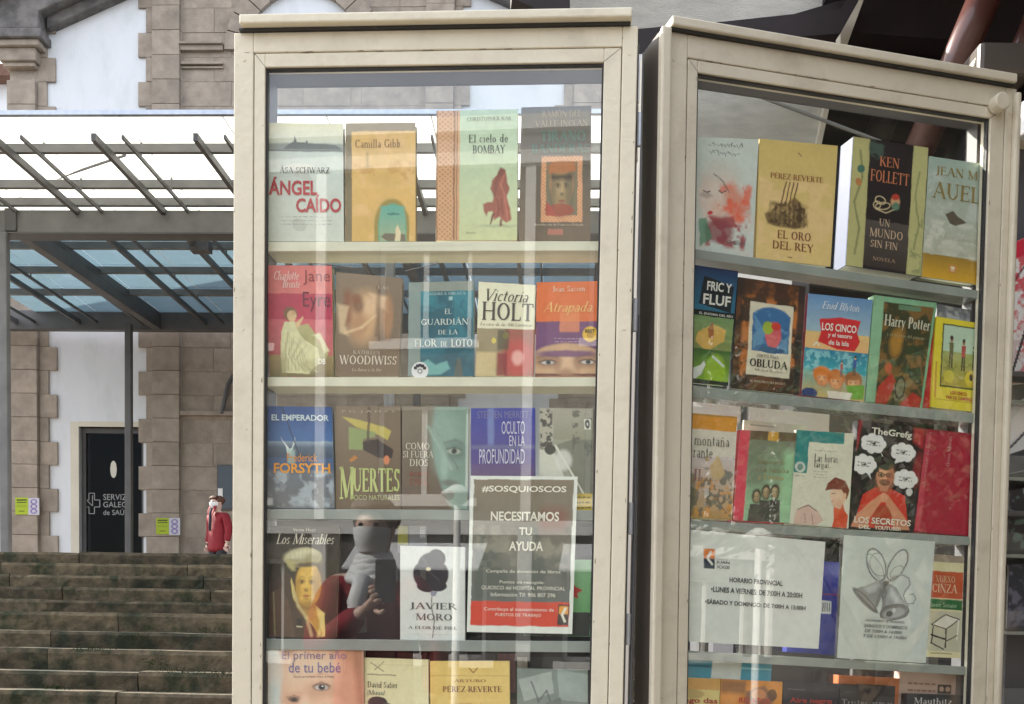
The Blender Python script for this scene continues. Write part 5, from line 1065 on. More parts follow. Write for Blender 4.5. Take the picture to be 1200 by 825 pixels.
rb = book(PR, Q, DR, 'dark thick book with cream patterned borders, third on the top right shelf', c, [('KEN', .36, .12, .62, .2, (206, 130, 90), 's'), ('FOLLETT', .25, .23, .76, .32, (206, 130, 90), 's'), ('UN', .4, .6, .54, .66, (206, 180, 150), 's'), ('MUNDO', .28, .68, .72, .75, (206, 180, 150), 's'), ('SIN FIN', .3, .77, .66, .83, (206, 180, 150), 's'), ('NOVELA', .34, .9, .64, .93, (180, 150, 120), 's')], cover=(70, 80, 110), th=.045)
Q = [(1088.5, 183), (1160, 193.6), (1153.5, 335), (1079.5, 324)]; c = canvas(Q, (150, 166, 150), 1.2); c.grad(0, .8, (150, 170, 160), (176, 178, 160)); c.grad(.8, 1, (150, 120, 50), (206, 160, 50)); c.cloud((200, 200, 186), .5, .62, 5, 7, (0, .5, 1, .82), .8); c.cloud((196, 200, 196), .52, .64, 4, 17, (0, .1, 1, .5), .5); c.poly([(.32, .46), (.44, .42), (.52, .46), (.66, .5), (.58, .52), (.5, .54), (.4, .53)], (92, 84, 70)); c.rect(.42, .87, .54, .93, (190, 130, 80)); c.rect(.45, .88, .51, .915, (230, 210, 180)); c.line([(.1, .88), (.9, .93)], .01, (176, 140, 50), .8)
book(PR, Q, DR, 'grey green landscape book with gold author name, last on the top right shelf', c, [('JEAN M', .12, .07, .8, .155, (150, 132, 80), 's'), ('AUEL', .08, .2, .86, .335, (150, 132, 80), 's'), ('Los refugios', .28, .6, .86, .67, (206, 206, 190), 'i'), ('de piedra', .34, .71, .8, .78, (206, 206, 190), 'i')], cover=(150, 150, 130))
# ---------- second shelf (right)
Q = [(804, 309), (865, 318), (853, 452.5), (797, 447)]; c = canvas(Q, (30, 64, 104), 1.3); c.grad(0, .38, (24, 44, 84), (40, 104, 130)); c.rect(0, .37, 1, .42, (16, 24, 20)); c.grad(.42, .7, (110, 140, 90), (120, 130, 70)); c.poly([(.3, .56), (.6, .48), (.86, .52), (.84, .62), (.5, .72), (.26, .64)], (206, 166, 84), .95, .02); c.poly([(.5, .52), (.6, .46), (.62, .6), (.52, .6)], (150, 80, 50), .9); c.grad(.7, .97, (50, 90, 40), (120, 160, 40)); c.ell(.7, .9, .22, .16, (140, 176, 40), .9, 0, .3); c.poly([(.12, .9), (.4, .84), (.46, .8), (.5, .84), (.42, .92), (.3, .97), (.14, .99)], (206, 210, 200)); c.line([(.64, .76), (.86, .83)], .025, (190, 200, 190)); c.rect(0, .965, 1, 1, (18, 24, 20)); c.noise(.15, 8, 3)
c.poly([(.36, .08), (.95, .14), (.92, .37), (.28, .32)], (14, 18, 20), .95)
book(PR, Q, DR, 'small green and blue comic book, first on the second right shelf', c, [('FRIC Y', .42, .12, .9, .2, (220, 220, 210), 'b'), ('FLUF', .36, .23, .9, .32, (220, 220, 210), 'b'), ('EL ENIGMA DEL RÍO', .3, .385, .97, .41, (200, 200, 190), 'b')], cover=(20, 40, 40))
Q = [(865, 324.6), (944, 336), (936, 462.8), (857, 455)]; c = canvas(Q, (62, 46, 34), 1.4); c.cloud((190, 116, 56), .46, .6, 6, 3, a=.85); c.rect(.0, .0, 1, .16, (70, 44, 32), .7, .05); c.rect(0, 0, .1, 1, (40, 34, 30), .8, .05); c.rect(.9, 0, 1, 1, (36, 34, 36), .9, .03); c.rect(.16, .84, .9, 1, (52, 40, 34), .8, .04); c.rect(.2, .2, .84, .86, (206, 200, 176)); c.rect(.25, .3, .8, .64, (50, 96, 140)); c.ell(.525, .34, .275, .11, (56, 104, 150)); c.cloud((110, 160, 190), .5, .6, 8, 8, (.25, .26, .8, .64), .6); c.ell(.56, .48, .12, .12, (196, 90, 96)); c.ell(.48, .42, .08, .06, (150, 170, 60)); c.ell(.6, .4, .07, .04, (190, 60, 50)); c.ell(.55, .62, .2, .03, (40, 80, 120)); c.noise(.1, 8, 6)
book(PR, Q, DR, 'brown gold book with a blue arched picture, second on the second right shelf', c, [('CORTOS PARA', .34, .665, .66, .695, (80, 66, 56), 's'), ('OBLUDA', .24, .71, .8, .785, (50, 44, 44), 'S'), ('Michel Ocelot', .32, .8, .72, .82, (100, 90, 80), 's'), ('EL MONSTRUO DEL BOSQUE', .26, .905, .78, .93, (206, 196, 170), 's')], cover=(40, 36, 34))
Q = [(947, 344), (1022.5, 351.4), (1012.6, 471), (939, 462.8)]; c = canvas(Q, (120, 160, 190), 1.4); c.grad(0, .36, (100, 140, 184), (150, 176, 186)); c.grad(.36, .53, (214, 184, 120), (226, 176, 120)); c.grad(.53, .74, (40, 120, 150), (60, 160, 170)); c.cloud((140, 200, 204), .55, .6, 14, 4, (0, .53, 1, .75), .7); c.grad(.74, 1, (110, 170, 160), (190, 160, 90)); c.poly([(.2, .24), (.5, .2), (.84, .22), (.8, .34), (.86, .42), (.78, .52), (.5, .52), (.2, .46), (.24, .36)], (200, 46, 50))
for hx, hy, cc, sk in ((.3, .78, (206, 116, 40), (226, 150, 96)), (.52, .8, (196, 110, 40), (226, 160, 104)), (.8, .8, (150, 96, 50), (226, 170, 120))): c.ell(hx, hy, .14, .085, cc, 1, 0, .2); c.face(hx+.01, hy+.035, .095, .07, sk, (190, 120, 80), (240, 190, 140), (60, 40, 30), .3); c.ell(hx-.02, hy-.03, .12, .04, cc, .9, 0, .5)
c.person(.6, .62, .16, (220, 170, 130), (90, 60, 40), (170, 60, 60), (60, 60, 90)); c.person(.8, .56, .2, (220, 170, 130), (70, 60, 50), (60, 90, 160), (70, 70, 60)); c.poly([(.7, .86), (.98, .84), (.98, .98), (.74, .99)], (110, 160, 60)); c.poly([(.4, .93), (.8, .93), (.76, 1), (.42, 1)], (224, 214, 196)); c.ell(.12, .97, .13, .05, (40, 60, 110)); c.line([(.14, .5), (.18, .47), (.22, .5)], .01, (230, 220, 200)); c.noise(.08, 9, 3)
book(PR, Q, DR, 'seaside children book with a red title splash, third on the second right shelf', c, [('Enid Blyton', .22, .06, .8, .155, (226, 232, 236), 'i'), ('LOS CINCO', .24, .27, .78, .345, (240, 232, 220), 'b'), ('y el tesoro', .34, .36, .72, .415, (236, 220, 210), 'b'), ('de la isla', .36, .43, .68, .48, (236, 220, 210), 'b')], cover=(160, 40, 50), th=.016)
Q = [(1024, 345.7), (1097.8, 355), (1080.5, 479), (1013.7, 471)]; c = canvas(Q, (58, 60, 38), 1.4); c.cloud((130, 96, 50), .46, .6, 6, 5, a=.8); c.cloud((36, 60, 36), .5, .6, 6, 11, (.4, .35, 1, .8), .9); c.rect(0, 0, 1, .05, (128, 176, 140)); c.rect(.0, 0, .17, 1, (134, 178, 140)); c.rect(.96, 0, 1, 1, (120, 170, 130)); c.rect(.4, .06, .76, .105, (96, 130, 100)); c.ell(.42, .42, .1, .13, (206, 150, 60), .6, 0, .7); c.poly([(.2, .85), (.4, .7), (.5, .78), (.36, 1), (.17, 1)], (176, 50, 40), .9, .03); c.poly([(.6, .98), (.8, .86), (.96, .9), (.95, 1), (.6, 1)], (176, 44, 36), .9, .03); c.ell(.34, .66, .06, .05, (190, 90, 60), .8); c.poly([(.46, .8), (.56, .72), (.68, .8), (.64, .95), (.5, .95)], (120, 120, 90), .9, .02); c.ring(.57, .83, .08, .1, .012, (60, 54, 40)); c.noise(.15, 8, 2)
book(PR, Q, DR, 'green bordered fantasy novel with pale title, fourth on the second right shelf', c, [('Harry Potter', .2, .165, .94, .3, (214, 214, 190), 'S'), ('y el misterio del príncipe', .26, .33, .88, .37, (170, 170, 130), 's')], cover=(134, 178, 140))
Q = [(1088, 386), (1098, 386), (1091.5, 478), (1081, 478)]; c = Cv(12, 80, (180, 30, 40)); c.noise(.1, 5, 1)
book(PR, Q, DR, 'narrow red book squeezed between the fantasy novel and the yellow book', c, [], cover=(170, 30, 40), off=.04)
Q = [(1097, 371), (1148.4, 379), (1142.6, 483), (1091, 477)]; c = canvas(Q, (214, 198, 56), 1.4); c.rect(.16, .06, 1, .76, (60, 70, 40)); c.rect(.19, .075, 1, .74, (176, 200, 176)); c.grad(.36, .74, (150, 160, 96), (176, 160, 60), .19, 1); c.cloud((120, 120, 50), .5, .6, 8, 3, (.19, .45, 1, .74), .7); c.person(.38, .18, .36, (150, 100, 70), (50, 40, 34), (90, 84, 50), (60, 56, 46)); c.person(.66, .2, .36, (150, 100, 70), (50, 40, 34), (160, 50, 50), (60, 50, 46)); c.person(.9, .26, .28, (150, 100, 70), (60, 46, 34), (90, 110, 50), (60, 60, 46)); c.ell(.85, .64, .12, .09, (206, 186, 50)); c.ell(.86, .62, .04, .04, (60, 50, 40)); c.ell(.36, .64, .12, .07, (190, 180, 60)); c.rect(.06, .9, .98, .905, (150, 120, 30)); c.line([(.06, .5), (.07, .88)], .02, (176, 110, 40), .7)
book(PR, Q, DR, 'yellow children book with hikers, at the right end of the second right shelf', c, [('LOS CINCO', .4, .795, .78, .835, (176, 50, 40), 'b'), ('VAN DE CAMPING', .3, .85, .9, .89, (176, 50, 40), 'b')], cover=(206, 190, 50))
# ---------- third shelf (right)
Q = [(796, 482.5), (864, 488.4), (857.5, 609.5), (790, 606)]; c = canvas(Q, (206, 200, 184), 1.4); c.rect(.0, 0, 1, .15, (206, 140, 44)); c.rect(0, .0, 1, .02, (176, 130, 60)); c.grad(.4, 1, (200, 190, 186), (176, 140, 80)); c.cloud((206, 140, 50), .5, .6, 7, 3, (0, .6, 1, 1), .8); c.cloud((96, 100, 90), .5, .58, 9, 5, (.1, .5, 1, 1), .8); c.poly([(.56, .5), (.7, .38), (.76, .44), (.84, .56), (.76, .62), (.6, .6)], (196, 170, 120), .9, .03); c.poly([(.46, .42), (.52, .38), (.56, .44), (.5, .46)], (170, 150, 110)); c.line([(.28, .6), (.28, .95)], .05, (70, 80, 60), .6, .04); c.noise(.1, 9, 8)
book(PR, Q, DR, 'pale book with orange top band and a mountain drawing, first on the third right shelf', c, [('La montaña', .05, .2, .88, .3, (110, 110, 100), 's'), ('errante', .14, .33, .6, .42, (110, 110, 100), 's'), ('II', .3, .53, .42, .64, (150, 110, 110), 's')], cover=(200, 190, 160))
Q = [(867, 503.7), (934, 507.5), (925, 613), (858.6, 609.5)]; c = canvas(Q, (130, 160, 130), 1.3); c.grad(0, 1, (110, 112, 92), (150, 190, 150)); c.rect(.18, 0, 1, .1, (100, 84, 60)); c.rect(.5, 0, .68, .1, (196, 150, 60)); c.rect(0, 0, .18, 1, (206, 64, 84)); c.rect(.18, .12, .5, .6, (110, 116, 96), .6, .08); c.rect(.8, .2, 1, .9, (150, 196, 150), .8, .1)
c.warp(.015, 9, 2)
for hx, hy in ((.38, .72), (.54, .67), (.7, .66)): c.ell(hx, hy, .085, .085, (70, 60, 48), 1, 0, .4); c.face(hx, hy+.01, .055, .06, (170, 150, 112), (100, 88, 64), (190, 172, 134), (40, 34, 28), .2); c.poly([(hx-.1, hy+.09), (hx+.09, hy+.09), (hx+.12, 1), (hx-.13, 1)], (70, 70, 62))
c.noise(.1, 7, 5)
book(PR, Q, DR, 'green photograph book with a bright red spine, second on the third right shelf', c, [('Memorias de', .36, .3, .82, .36, (140, 130, 90), 's'), ('una familia', .34, .39, .9, .45, (140, 130, 90), 's'), ('y Lorena', .38, .48, .82, .54, (196, 160, 100), 's')], cover=(206, 56, 76))
Q = [(872, 492), (945, 499), (944, 512), (871, 506)]; c = Cv(60, 12, (196, 196, 180)); c.rect(.1, .3, .5, .45, (90, 86, 80), .7)
book(PR, Q, DR, 'white top of a booklet standing behind the red spined book', c, [], cover=(196, 196, 184), off=.060, th=.006)
Q = [(933, 503.7), (1000.5, 508), (994, 619.5), (925, 613.5)]; c = canvas(Q, (210, 208, 186), 1.4); c.rect(0, 0, .84, .12, (44, 128, 124)); c.rect(0, 0, .23, .45, (44, 128, 124)); c.ell(.11, .39, .09, .055, (190, 200, 190)); c.ell(.11, .39, .05, .035, (110, 140, 130)); c.scrib(.04, .48, .2, 1, .03, (120, 120, 110), .01, 2); c.poly([(.72, .74), (.86, .7), (.92, .82), (.98, .86), (.97, 1), (.72, 1), (.74, .9)], (206, 76, 44)); c.ell(.82, .65, .13, .1, (226, 190, 160)); c.poly([(.66, .62), (.70, .60), (.86, .6), (.9, .7), (.84, .8), (.74, .79), (.70, .74), (.68, .70), (.645, .68)], (226, 190, 160), 1, .02); c.ell(.8, .74, .1, .05, (206, 160, 130), .6, 0, .9); c.line([(.68, .645), (.73, .64)], .005, (60, 36, 30)); c.line([(.68, .725), (.72, .722)], .005, (170, 80, 70)); c.poly([(.56, .62), (.6, .54), (.72, .47), (.9, .5), (.98, .6), (.94, .7), (.9, .66), (.84, .6), (.7, .6)], (120, 54, 40)); c.ell(.9, .66, .03, .03, (216, 170, 140)); c.poly([(.06, 1), (.1, .84), (.28, .78), (.46, .84), (.56, .94), (.44, 1)], (206, 176, 160)); c.line([(.12, .84), (.3, .79), (.44, .84)], .008, (110, 96, 88)); c.line([(.24, .88), (.26, .98)], .006, (150, 110, 96)); c.line([(.36, .88), (.4, .98)], .006, (150, 110, 96)); c.scrib(.34, .2, .74, 1, .03, (150, 130, 110), .007, 8); c.scrib(.34, .42, .58, 3, .03, (130, 130, 120), .006, 9)
book(PR, Q, DR, 'white book with a red haired youth in profile, third on the third right shelf', c, [('Las horas', .34, .24, .74, .32, (80, 80, 76), 's'), ('largas', .34, .32, .6, .4, (80, 80, 76), 's')], cover=(206, 204, 186))
Q = [(1005.7, 492), (1085, 502.5), (1070, 624), (995, 619)]; c = canvas(Q, (28, 24, 26), 1.5); c.poly([(0, 0), (.06, 0), (.04, .2), (0, .3)], (150, 44, 50), .9, .03); c.poly([(.82, 0), (1, 0), (1, .2), (.84, .14)], (176, 40, 50), .9, .06); c.ell(.95, .4, .07, .16, (150, 34, 44), .7, 0, .6); 
for bx, by in ((.25, .2), (.7, .25), (.14, .4), (.78, .5)):
    for k in range(7): c.ell(bx+.12*math.cos(k*.9), by+.05*math.sin(k*.9), .07, .045, (222, 222, 216))
    c.scrib(bx-.1, by-.02, bx+.1, 2, .03, (60, 60, 60), .01, int(bx*10))
c.poly([(.34, .26), (.4, .3), (.42, .33)], (222, 222, 216)); c.poly([(.62, .3), (.68, .34), (.58, .37)], (222, 222, 216)); c.poly([(.22, .45), (.27, .53), (.16, .46)], (222, 222, 216))
c.poly([(.06, .98), (.16, .68), (.34, .6), (.44, .6), (.58, .6), (.8, .66), (.92, .98)], (196, 52, 38)); c.ell(.47, .48, .13, .125, (206, 140, 106), 1, 0, .15); c.face(.465, .5, .12, .125, (206, 142, 108), (150, 92, 66), (226, 168, 130), (40, 28, 24), .1); c.ell(.46, .37, .14, .065, (30, 24, 22)); c.rect(.33, .37, .37, .46, (30, 24, 22)); c.loop(.41, .48, .045, .03, 0, .006, (50, 36, 34)); c.loop(.53, .48, .045, .03, 0, .006, (50, 36, 34)); c.line([(.45, .475), (.49, .475)], .006, (50, 36, 34)); c.ell(.41, .48, .02, .012, (40, 30, 28)); c.ell(.53, .48, .02, .012, (40, 30, 28)); c.ell(.56, .5, .06, .1, (170, 106, 78), .5, 0, .8); c.ell(.47, .57, .035, .008, (140, 60, 50)); c.ell(.475, .525, .02, .03, (224, 160, 124), .8, 0, .8); c.ell(.47, .55, .08, .03, (90, 60, 44), .7); c.poly([(.4, .58), (.54, .58), (.53, .63), (.42, .63)], (190, 126, 96))
c.poly([(.02, .98), (.1, .86), (.42, .66), (.48, .7), (.3, .9), (.28, .99)], (206, 142, 108)); c.poly([(.94, .98), (.86, .88), (.54, .66), (.48, .7), (.64, .88), (.68, .99)], (200, 136, 102)); c.ell(.48, .69, .06, .045, (214, 150, 116)); c.ell(.49, .88, .14, .12, (150, 70, 40), .7); c.ell(.86, .62, .05, .036, (206, 206, 200)); c.noise(.06, 8, 2)
book(PR, Q, DR, 'black book with a man in a red t-shirt and four thought bubbles, third right shelf', c, [('TheGrefg', .2, .05, .8, .13, (226, 222, 206), 'b'), ('LOS SECRETOS', .06, .885, .94, .945, (236, 226, 206), 'b'), ('DEL', .14, .96, .32, .995, (236, 226, 206), 'b'), ('YOUTUBER', .38, .96, .8, .995, (236, 226, 206), 'b')], cover=(30, 26, 28))
Q = [(1086, 502.8), (1143.8, 508.5), (1137, 628.5), (1071, 622.5)]; c = canvas(Q, (158, 24, 50), 1.4); c.noise(.1, 20, 3); c.rect(0, 0, .1, 1, (190, 70, 86), .7, .03); c.grad(0, .06, (120, 16, 36), (158, 24, 50), a=.6)
book(PR, Q, DR, 'plain red cloth bound book, at the right end of the third right shelf', c, [('A sociedade da Galicia', .02, .03, .09, .55, (206, 130, 130), 's', 90), ('Quim Monzó', .44, .05, .52, .34, (216, 150, 150), 's', 90), ('Edicións Positivas', .9, .05, .97, .44, (206, 130, 130), 's', 90)], cover=(150, 24, 46))
# ---------- sheets on the right glass
Q = [(805.5, 620.5), (967, 635), (959, 760.4), (801, 751.4)]; c = canvas(Q, (212, 216, 208), 1.1); c.noise(.03, 5, 3); c.rect(.12, .15, .2, .24, (206, 120, 60)); c.rect(.12, .24, .2, .33, (34, 50, 66)); c.line([(.17, .18), (.15, .24), (.18, .29)], .008, (214, 214, 206)); c.rect(.21, .235, .3, .245, (140, 140, 136), .6)
bl = (70, 72, 76)
book(PR, Q, DR, 'white landscape sheet of opening hours with a small orange logo taped inside the right glass', c, [('JUAN', .21, .255, .305, .285, (110, 110, 110), 'b'), ('XXIII', .21, .295, .305, .325, (130, 130, 130), 'b'), ('HORARIO PROVINCIAL', .31, .395, .7, .44, bl, 'b'), ('•LUNES A VIERNES: DE 7:00H A 20:00H', .18, .49, .85, .54, bl, 'b'), ('•SÁBADO Y DOMINGO: DE 7:00H A 15:00H', .14, .6, .88, .65, bl, 'b')],
     off=.019, th=.0004, cover=(214, 216, 210), name='paper_sheet', cat='notice sheet', m='print_paper', group='sheets taped inside the cabinet glass')
Q = [(989, 627), (1095.5, 634.5), (1084.6, 777), (981, 771)]; c = canvas(Q, (208, 213, 204), 1.5); c.noise(.025, 4, 7)
dk, md = (70, 72, 72), (130, 132, 130)
lt = (176, 178, 175)
c.loop(.37, .225, .10, .19, -20, .011, lt); c.loop(.368, .225, .097, .186, -20, .0045, dk); c.loop(.36, .24, .06, .16, -34, .0035, md); c.loop(.40, .22, .10, .13, -20, .004, md, 60, 300)
c.loop(.60, .215, .085, .19, 24, .011, lt); c.loop(.60, .215, .082, .186, 24, .0045, dk); c.loop(.60, .27, .05, .09, 40, .004, md)
c.line([(.49, .37), (.56, .31), (.66, .285), (.73, .31), (.75, .36), (.71, .41), (.69, .45)], .009, lt); c.line([(.49, .375), (.56, .318), (.66, .293), (.735, .315), (.757, .36), (.715, .415), (.695, .455)], .003, dk)
c.line([(.69, .46), (.74, .52), (.81, .52), (.83, .48), (.80, .44), (.76, .45)], .004, dk)
c.poly([(.17, .42), (.27, .40), (.38, .36), (.46, .36), (.48, .42), (.44, .50), (.40, .58), (.385, .62), (.30, .56), (.22, .49)], (138, 140, 138)); c.poly([(.24, .42), (.36, .38), (.42, .38), (.38, .44), (.30, .46)], (188, 190, 187), 1, .04); c.poly([(.43, .42), (.46, .42), (.41, .56), (.39, .56)], (80, 82, 82), 1, .03)
c.ell(.275, .515, .036, .145, (84, 86, 86), 1, -47, .2); c.ell(.285, .51, .022, .11, (132, 134, 132), 1, -47, .3); c.loop(.272, .52, .036, .185, -47, .004, (50, 52, 52))
c.poly([(.475, .39), (.53, .37), (.60, .40), (.67, .47), (.735, .515), (.77, .535), (.70, .60), (.50, .64), (.44, .63), (.46, .56), (.475, .47)], (150, 152, 150)); c.poly([(.54, .40), (.60, .44), (.68, .52), (.60, .53), (.55, .47)], (206, 208, 204), 1, .05); c.poly([(.48, .42), (.50, .42), (.50, .56), (.46, .60)], (96, 98, 97), 1, .03)
c.ell(.605, .60, .165, .062, (96, 98, 96), 1, -14, .1); c.ell(.60, .605, .125, .04, (160, 162, 158), 1, -14, .3); c.ell(.55, .615, .035, .022, (60, 62, 62), 1, 0, .3); c.loop(.605, .60, .165, .085, -14, .0045, (46, 48, 48)); c.ell(.595, .585, .018, .02, (210, 212, 208))
c.line([(.475, .36), (.455, .45), (.47, .52)], .012, (96, 98, 98)); c.line([(.49, .36), (.47, .45)], .004, (40, 42, 42)); c.ell(.485, .365, .03, .02, (70, 72, 72)); c.ell(.42, .66, .14, .012, (196, 200, 196), .7, 0, .6)
book(PR, Q, DR, 'white sheet with two tied bells and four lines of hours taped inside the right glass', c, [('HORARIO X PUEÑO,', .28, .665, .72, .69, (90, 92, 92), 'k'), ('SABADOS Y DOMINGOS', .27, .708, .76, .735, (90, 92, 92), 'k'), ('DE 7:00H A 14:00H', .28, .75, .7, .777, (90, 92, 92), 'k'), ('Y DE 17:00H A 19:00H', .27, .792, .76, .818, (90, 92, 92), 'k')],
     off=.020, th=.0004, cover=(212, 214, 208), name='paper_sheet', cat='notice sheet', m='print_paper', group='sheets taped inside the cabinet glass')
q_ = [PR.hit(x, y, .0175) for x, y in ((985, 625), (1097, 633), (1087, 781), (977, 775))]
sv = MB(); sv.hexa([(p[0], .0170, p[1]) for p in q_], [(p[0], .0176, p[1]) for p in q_])
o = sv.build('plastic_sleeve', MATS['sleeve'], M=PR.M); tag(o, 'clear plastic sleeve covering the sheet with the bells', 'plastic sleeve')
# ---------- fourth shelf (right)
Q = [(928, 655), (984, 659), (979, 768), (922, 764)]; c = canvas(Q, (28, 44, 130), 1.0); c.noise(.08, 5, 3); c.rect(.64, .42, .86, .56, (190, 196, 196)); 
for k in range(4): c.rect(.68+.045*k, .44, .70+.045*k, .54, (30, 30, 34))
c.rect(.6, .345, 1, .355, (130, 30, 60))
book(PR, Q, DR, 'royal blue book seen between the two white sheets on the fourth right shelf', c, [], cover=(26, 40, 120), off=.05)
Q = [(1080, 648.5), (1129.6, 652), (1125.5, 771.5), (1074, 769)]; c = canvas(Q, (206, 200, 160), 1.4); c.rect(0, 0, 1, .07, (150, 136, 120)); c.rect(0, .16, 1, .42, (176, 74, 38)); c.rect(0, .43, 1, .53, (24, 96, 50)); c.rect(0, .545, 1, .94, (180, 178, 156)); c.poly([(.3, .68), (.62, .58), (.94, .62), (.64, .72)], (206, 204, 190)); c.line([(.3, .68), (.64, .72), (.94, .62), (.62, .58), (.3, .68)], .012, (30, 30, 28)); c.line([(.64, .72), (.64, .9)], .016, (30, 30, 28)); c.line([(.34, .7), (.32, .86)], .014, (30, 30, 28)); c.line([(.92, .63), (.9, .82)], .012, (230, 228, 214)); c.line([(.3, .78), (.62, .82)], .02, (24, 24, 22)); c.line([(.3, .86), (.6, .92)], .014, (24, 24, 22)); c.line([(.64, .84), (.9, .78)], .012, (40, 40, 38)); c.rect(.3, .955, .8, .965, (140, 130, 100))
book(PR, Q, DR, 'book with orange and green bands above a drawing of a small desk', c, [('XURXO', .34, .2, .8, .27, (214, 180, 140), 's'), ('CINZA', .28, .28, .86, .37, (226, 196, 160), 's'), ('Xavier Seoane', .2, .46, .86, .51, (176, 206, 170), 's')], cover=(200, 196, 160))
# ---------- fifth shelf (right)
Q = [(800, 766), (905, 772), (903, 800), (797, 795)]; c = Cv(90, 24, (60, 150, 176)); c.rect(.33, 0, .66, 1, (206, 214, 210)); c.rect(0, .42, .33, .5, (40, 110, 140)); c.rect(.66, .4, 1, .5, (120, 190, 206)); c.noise(.1, 6, 3)
book(PR, Q, DR, 'turquoise and white carton standing behind the bottom right row', c, [], cover=(60, 140, 160), off=.045, th=.03, name='carton', cat='carton')
Q = [(798, 793.7), (844, 795.5), (838, 930), (792, 928)]; c = canvas(Q, (206, 190, 120), 1.4); c.rect(.0, 0, 1, .1, (196, 150, 80)); c.ell(.3, .14, .3, .04, (176, 150, 90), .8)
book(PR, Q, DR, 'pale yellow book with red lettering, first on the bottom right shelf', c, [('Iago das', .05, .17, .95, .23, (170, 60, 40), 'b')], cover=(196, 180, 120))
Q = [(845, 795.5), (917, 799), (911, 934), (839, 930)]; c = canvas(Q, (206, 136, 60), 1.4); c.rect(0, 0, .4, .12, (120, 84, 56), .8, .05); c.poly([(.4, .1), (.7, .04), (.9, .14), (.8, .24), (.4, .24)], (130, 90, 70), .9, .04); c.ell(.62, .12, .12, .05, (196, 130, 80), .9); c.ell(.84, .12, .08, .05, (90, 60, 44), .9); c.noise(.12, 7, 4)
book(PR, Q, DR, 'orange book with brown figures, second on the bottom right shelf', c, [('RELATOS', .3, .15, .8, .2, (190, 70, 50), 'b')], cover=(196, 130, 60))
Q = [(918, 799), (983, 801), (978, 937), (912, 934)]; c = canvas(Q, (34, 34, 44), 1.4); c.noise(.2, 6, 4); c.scrib(.08, .06, .38, 1, .03, (120, 124, 140), .006, 4)
book(PR, Q, DR, 'dark blue book with red title, third on the bottom right shelf', c, [('Aire negro', .12, .13, .88, .19, (170, 60, 50), 'b')], cover=(30, 30, 40))
Q = [(984, 802), (1049, 804), (1043, 938), (979, 936)]; c = canvas(Q, (38, 36, 38), 1.4); c.noise(.2, 6, 14); c.scrib(.08, .06, .3, 1, .03, (120, 120, 124), .006, 4)
book(PR, Q, DR, 'black book with grey serif title, fourth on the bottom right shelf', c, [('Tristes armas', .04, .125, .96, .18, (150, 150, 150), 's')], cover=(36, 34, 36))
Q = [(1063, 813), (1128, 815), (1123, 940), (1058, 938)]; c = canvas(Q, (30, 36, 42), 1.4); c.noise(.2, 6, 15)
book(PR, Q, DR, 'dark book with white serif title, last on the bottom right shelf', c, [('Mauthitz', .12, .03, .8, .09, (190, 190, 190), 's')], cover=(30, 34, 40))
Q = [(983, 791), (1054, 795), (1052, 830), (981, 826)]; c = Cv(60, 30, (190, 110, 60)); c.rect(.3, .25, .75, .6, (70, 50, 44)); c.noise(.1, 6, 3)
book(PR, Q, DR, 'orange book standing behind the black books of the bottom right shelf', c, [], cover=(180, 100, 56), off=.06)
Q = [(1054.6, 787), (1127, 790), (1125, 830), (1052, 827)]; c = Cv(70, 36, (196, 170, 156)); c.scrib(.14, .3, .58, 2, .2, (130, 80, 70), .02, 5); c.rect(.62, .34, .84, .6, (70, 60, 56)); c.ell(.68, .46, .04, .08, (190, 160, 140)); c.ell(.78, .46, .04, .08, (190, 160, 140))
book(PR, Q, DR, 'pale pink book standing behind the last dark book of the bottom right shelf', c, [], cover=(190, 160, 150), off=.06)
# wrapped plastic bag above the yellow book
q0 = [(1098, 356), (1150, 366), (1150, 384), (1098, 374)]
c = Cv(40, 16, (120, 126, 136)); c.cloud((190, 194, 196), .45, .6, 7, 2, a=.8)
book(PR, q0, DR, 'crumpled clear plastic bag on top of the yellow book', c, [], cover=(130, 134, 140), off=.05, th=.01, name='plastic_bag', cat='plastic bag', m='print_wrap', group=None)
# ================================================================== PEOPLE
def skinned(name, joints, edges, m, parent, sub=2, M=None):
    """one continuous surface grown over a skeleton; joints = (x,y,z, rx, ry)"""
    me = bpy.data.meshes.new(name); me.from_pydata([j[:3] for j in joints], edges, [])
    o = bpy.data.objects.new(name, me); link(o, parent); me.materials.append(m)
    s = o.modifiers.new('skin', 'SKIN'); s.use_smooth_shade = True; s.branch_smoothing = .6
    for i, j in enumerate(joints):
        me.skin_vertices[0].data[i].radius = (j[3], j[4] if len(j) > 4 else j[3])
        me.skin_vertices[0].data[i].use_root = (i == 0)
    b = o.modifiers.new('sub', 'SUBSURF'); b.levels = sub; b.render_levels = sub
    return o
def ball(name, c, r, m, parent, seg=16, rot=0):
    mb = MB(); n = seg; rings = []
    pts = []
    for i in range(1, n//2):
        th = math.pi*i/(n//2)
        for j in range(n): a = 2*math.pi*j/n; pts.append((c[0]+r[0]*math.sin(th)*math.cos(a), c[1]+r[1]*math.sin(th)*math.sin(a), c[2]+r[2]*math.cos(th)))
    pts += [(c[0], c[1], c[2]+r[2]), (c[0], c[1], c[2]-r[2])]; f = []; k = n//2-1
    for i in range(k-1):
        for j in range(n): f.append((i*n+j, (i+1)*n+j, (i+1)*n+(j+1) % n, i*n+(j+1) % n))
    for j in range(n): f.append((k*n, j, (j+1) % n)); f.append((k*n+1, (k-1)*n+(j+1) % n, (k-1)*n+j))
    return mb.add(pts, f).build(name, m, parent, smooth=True)
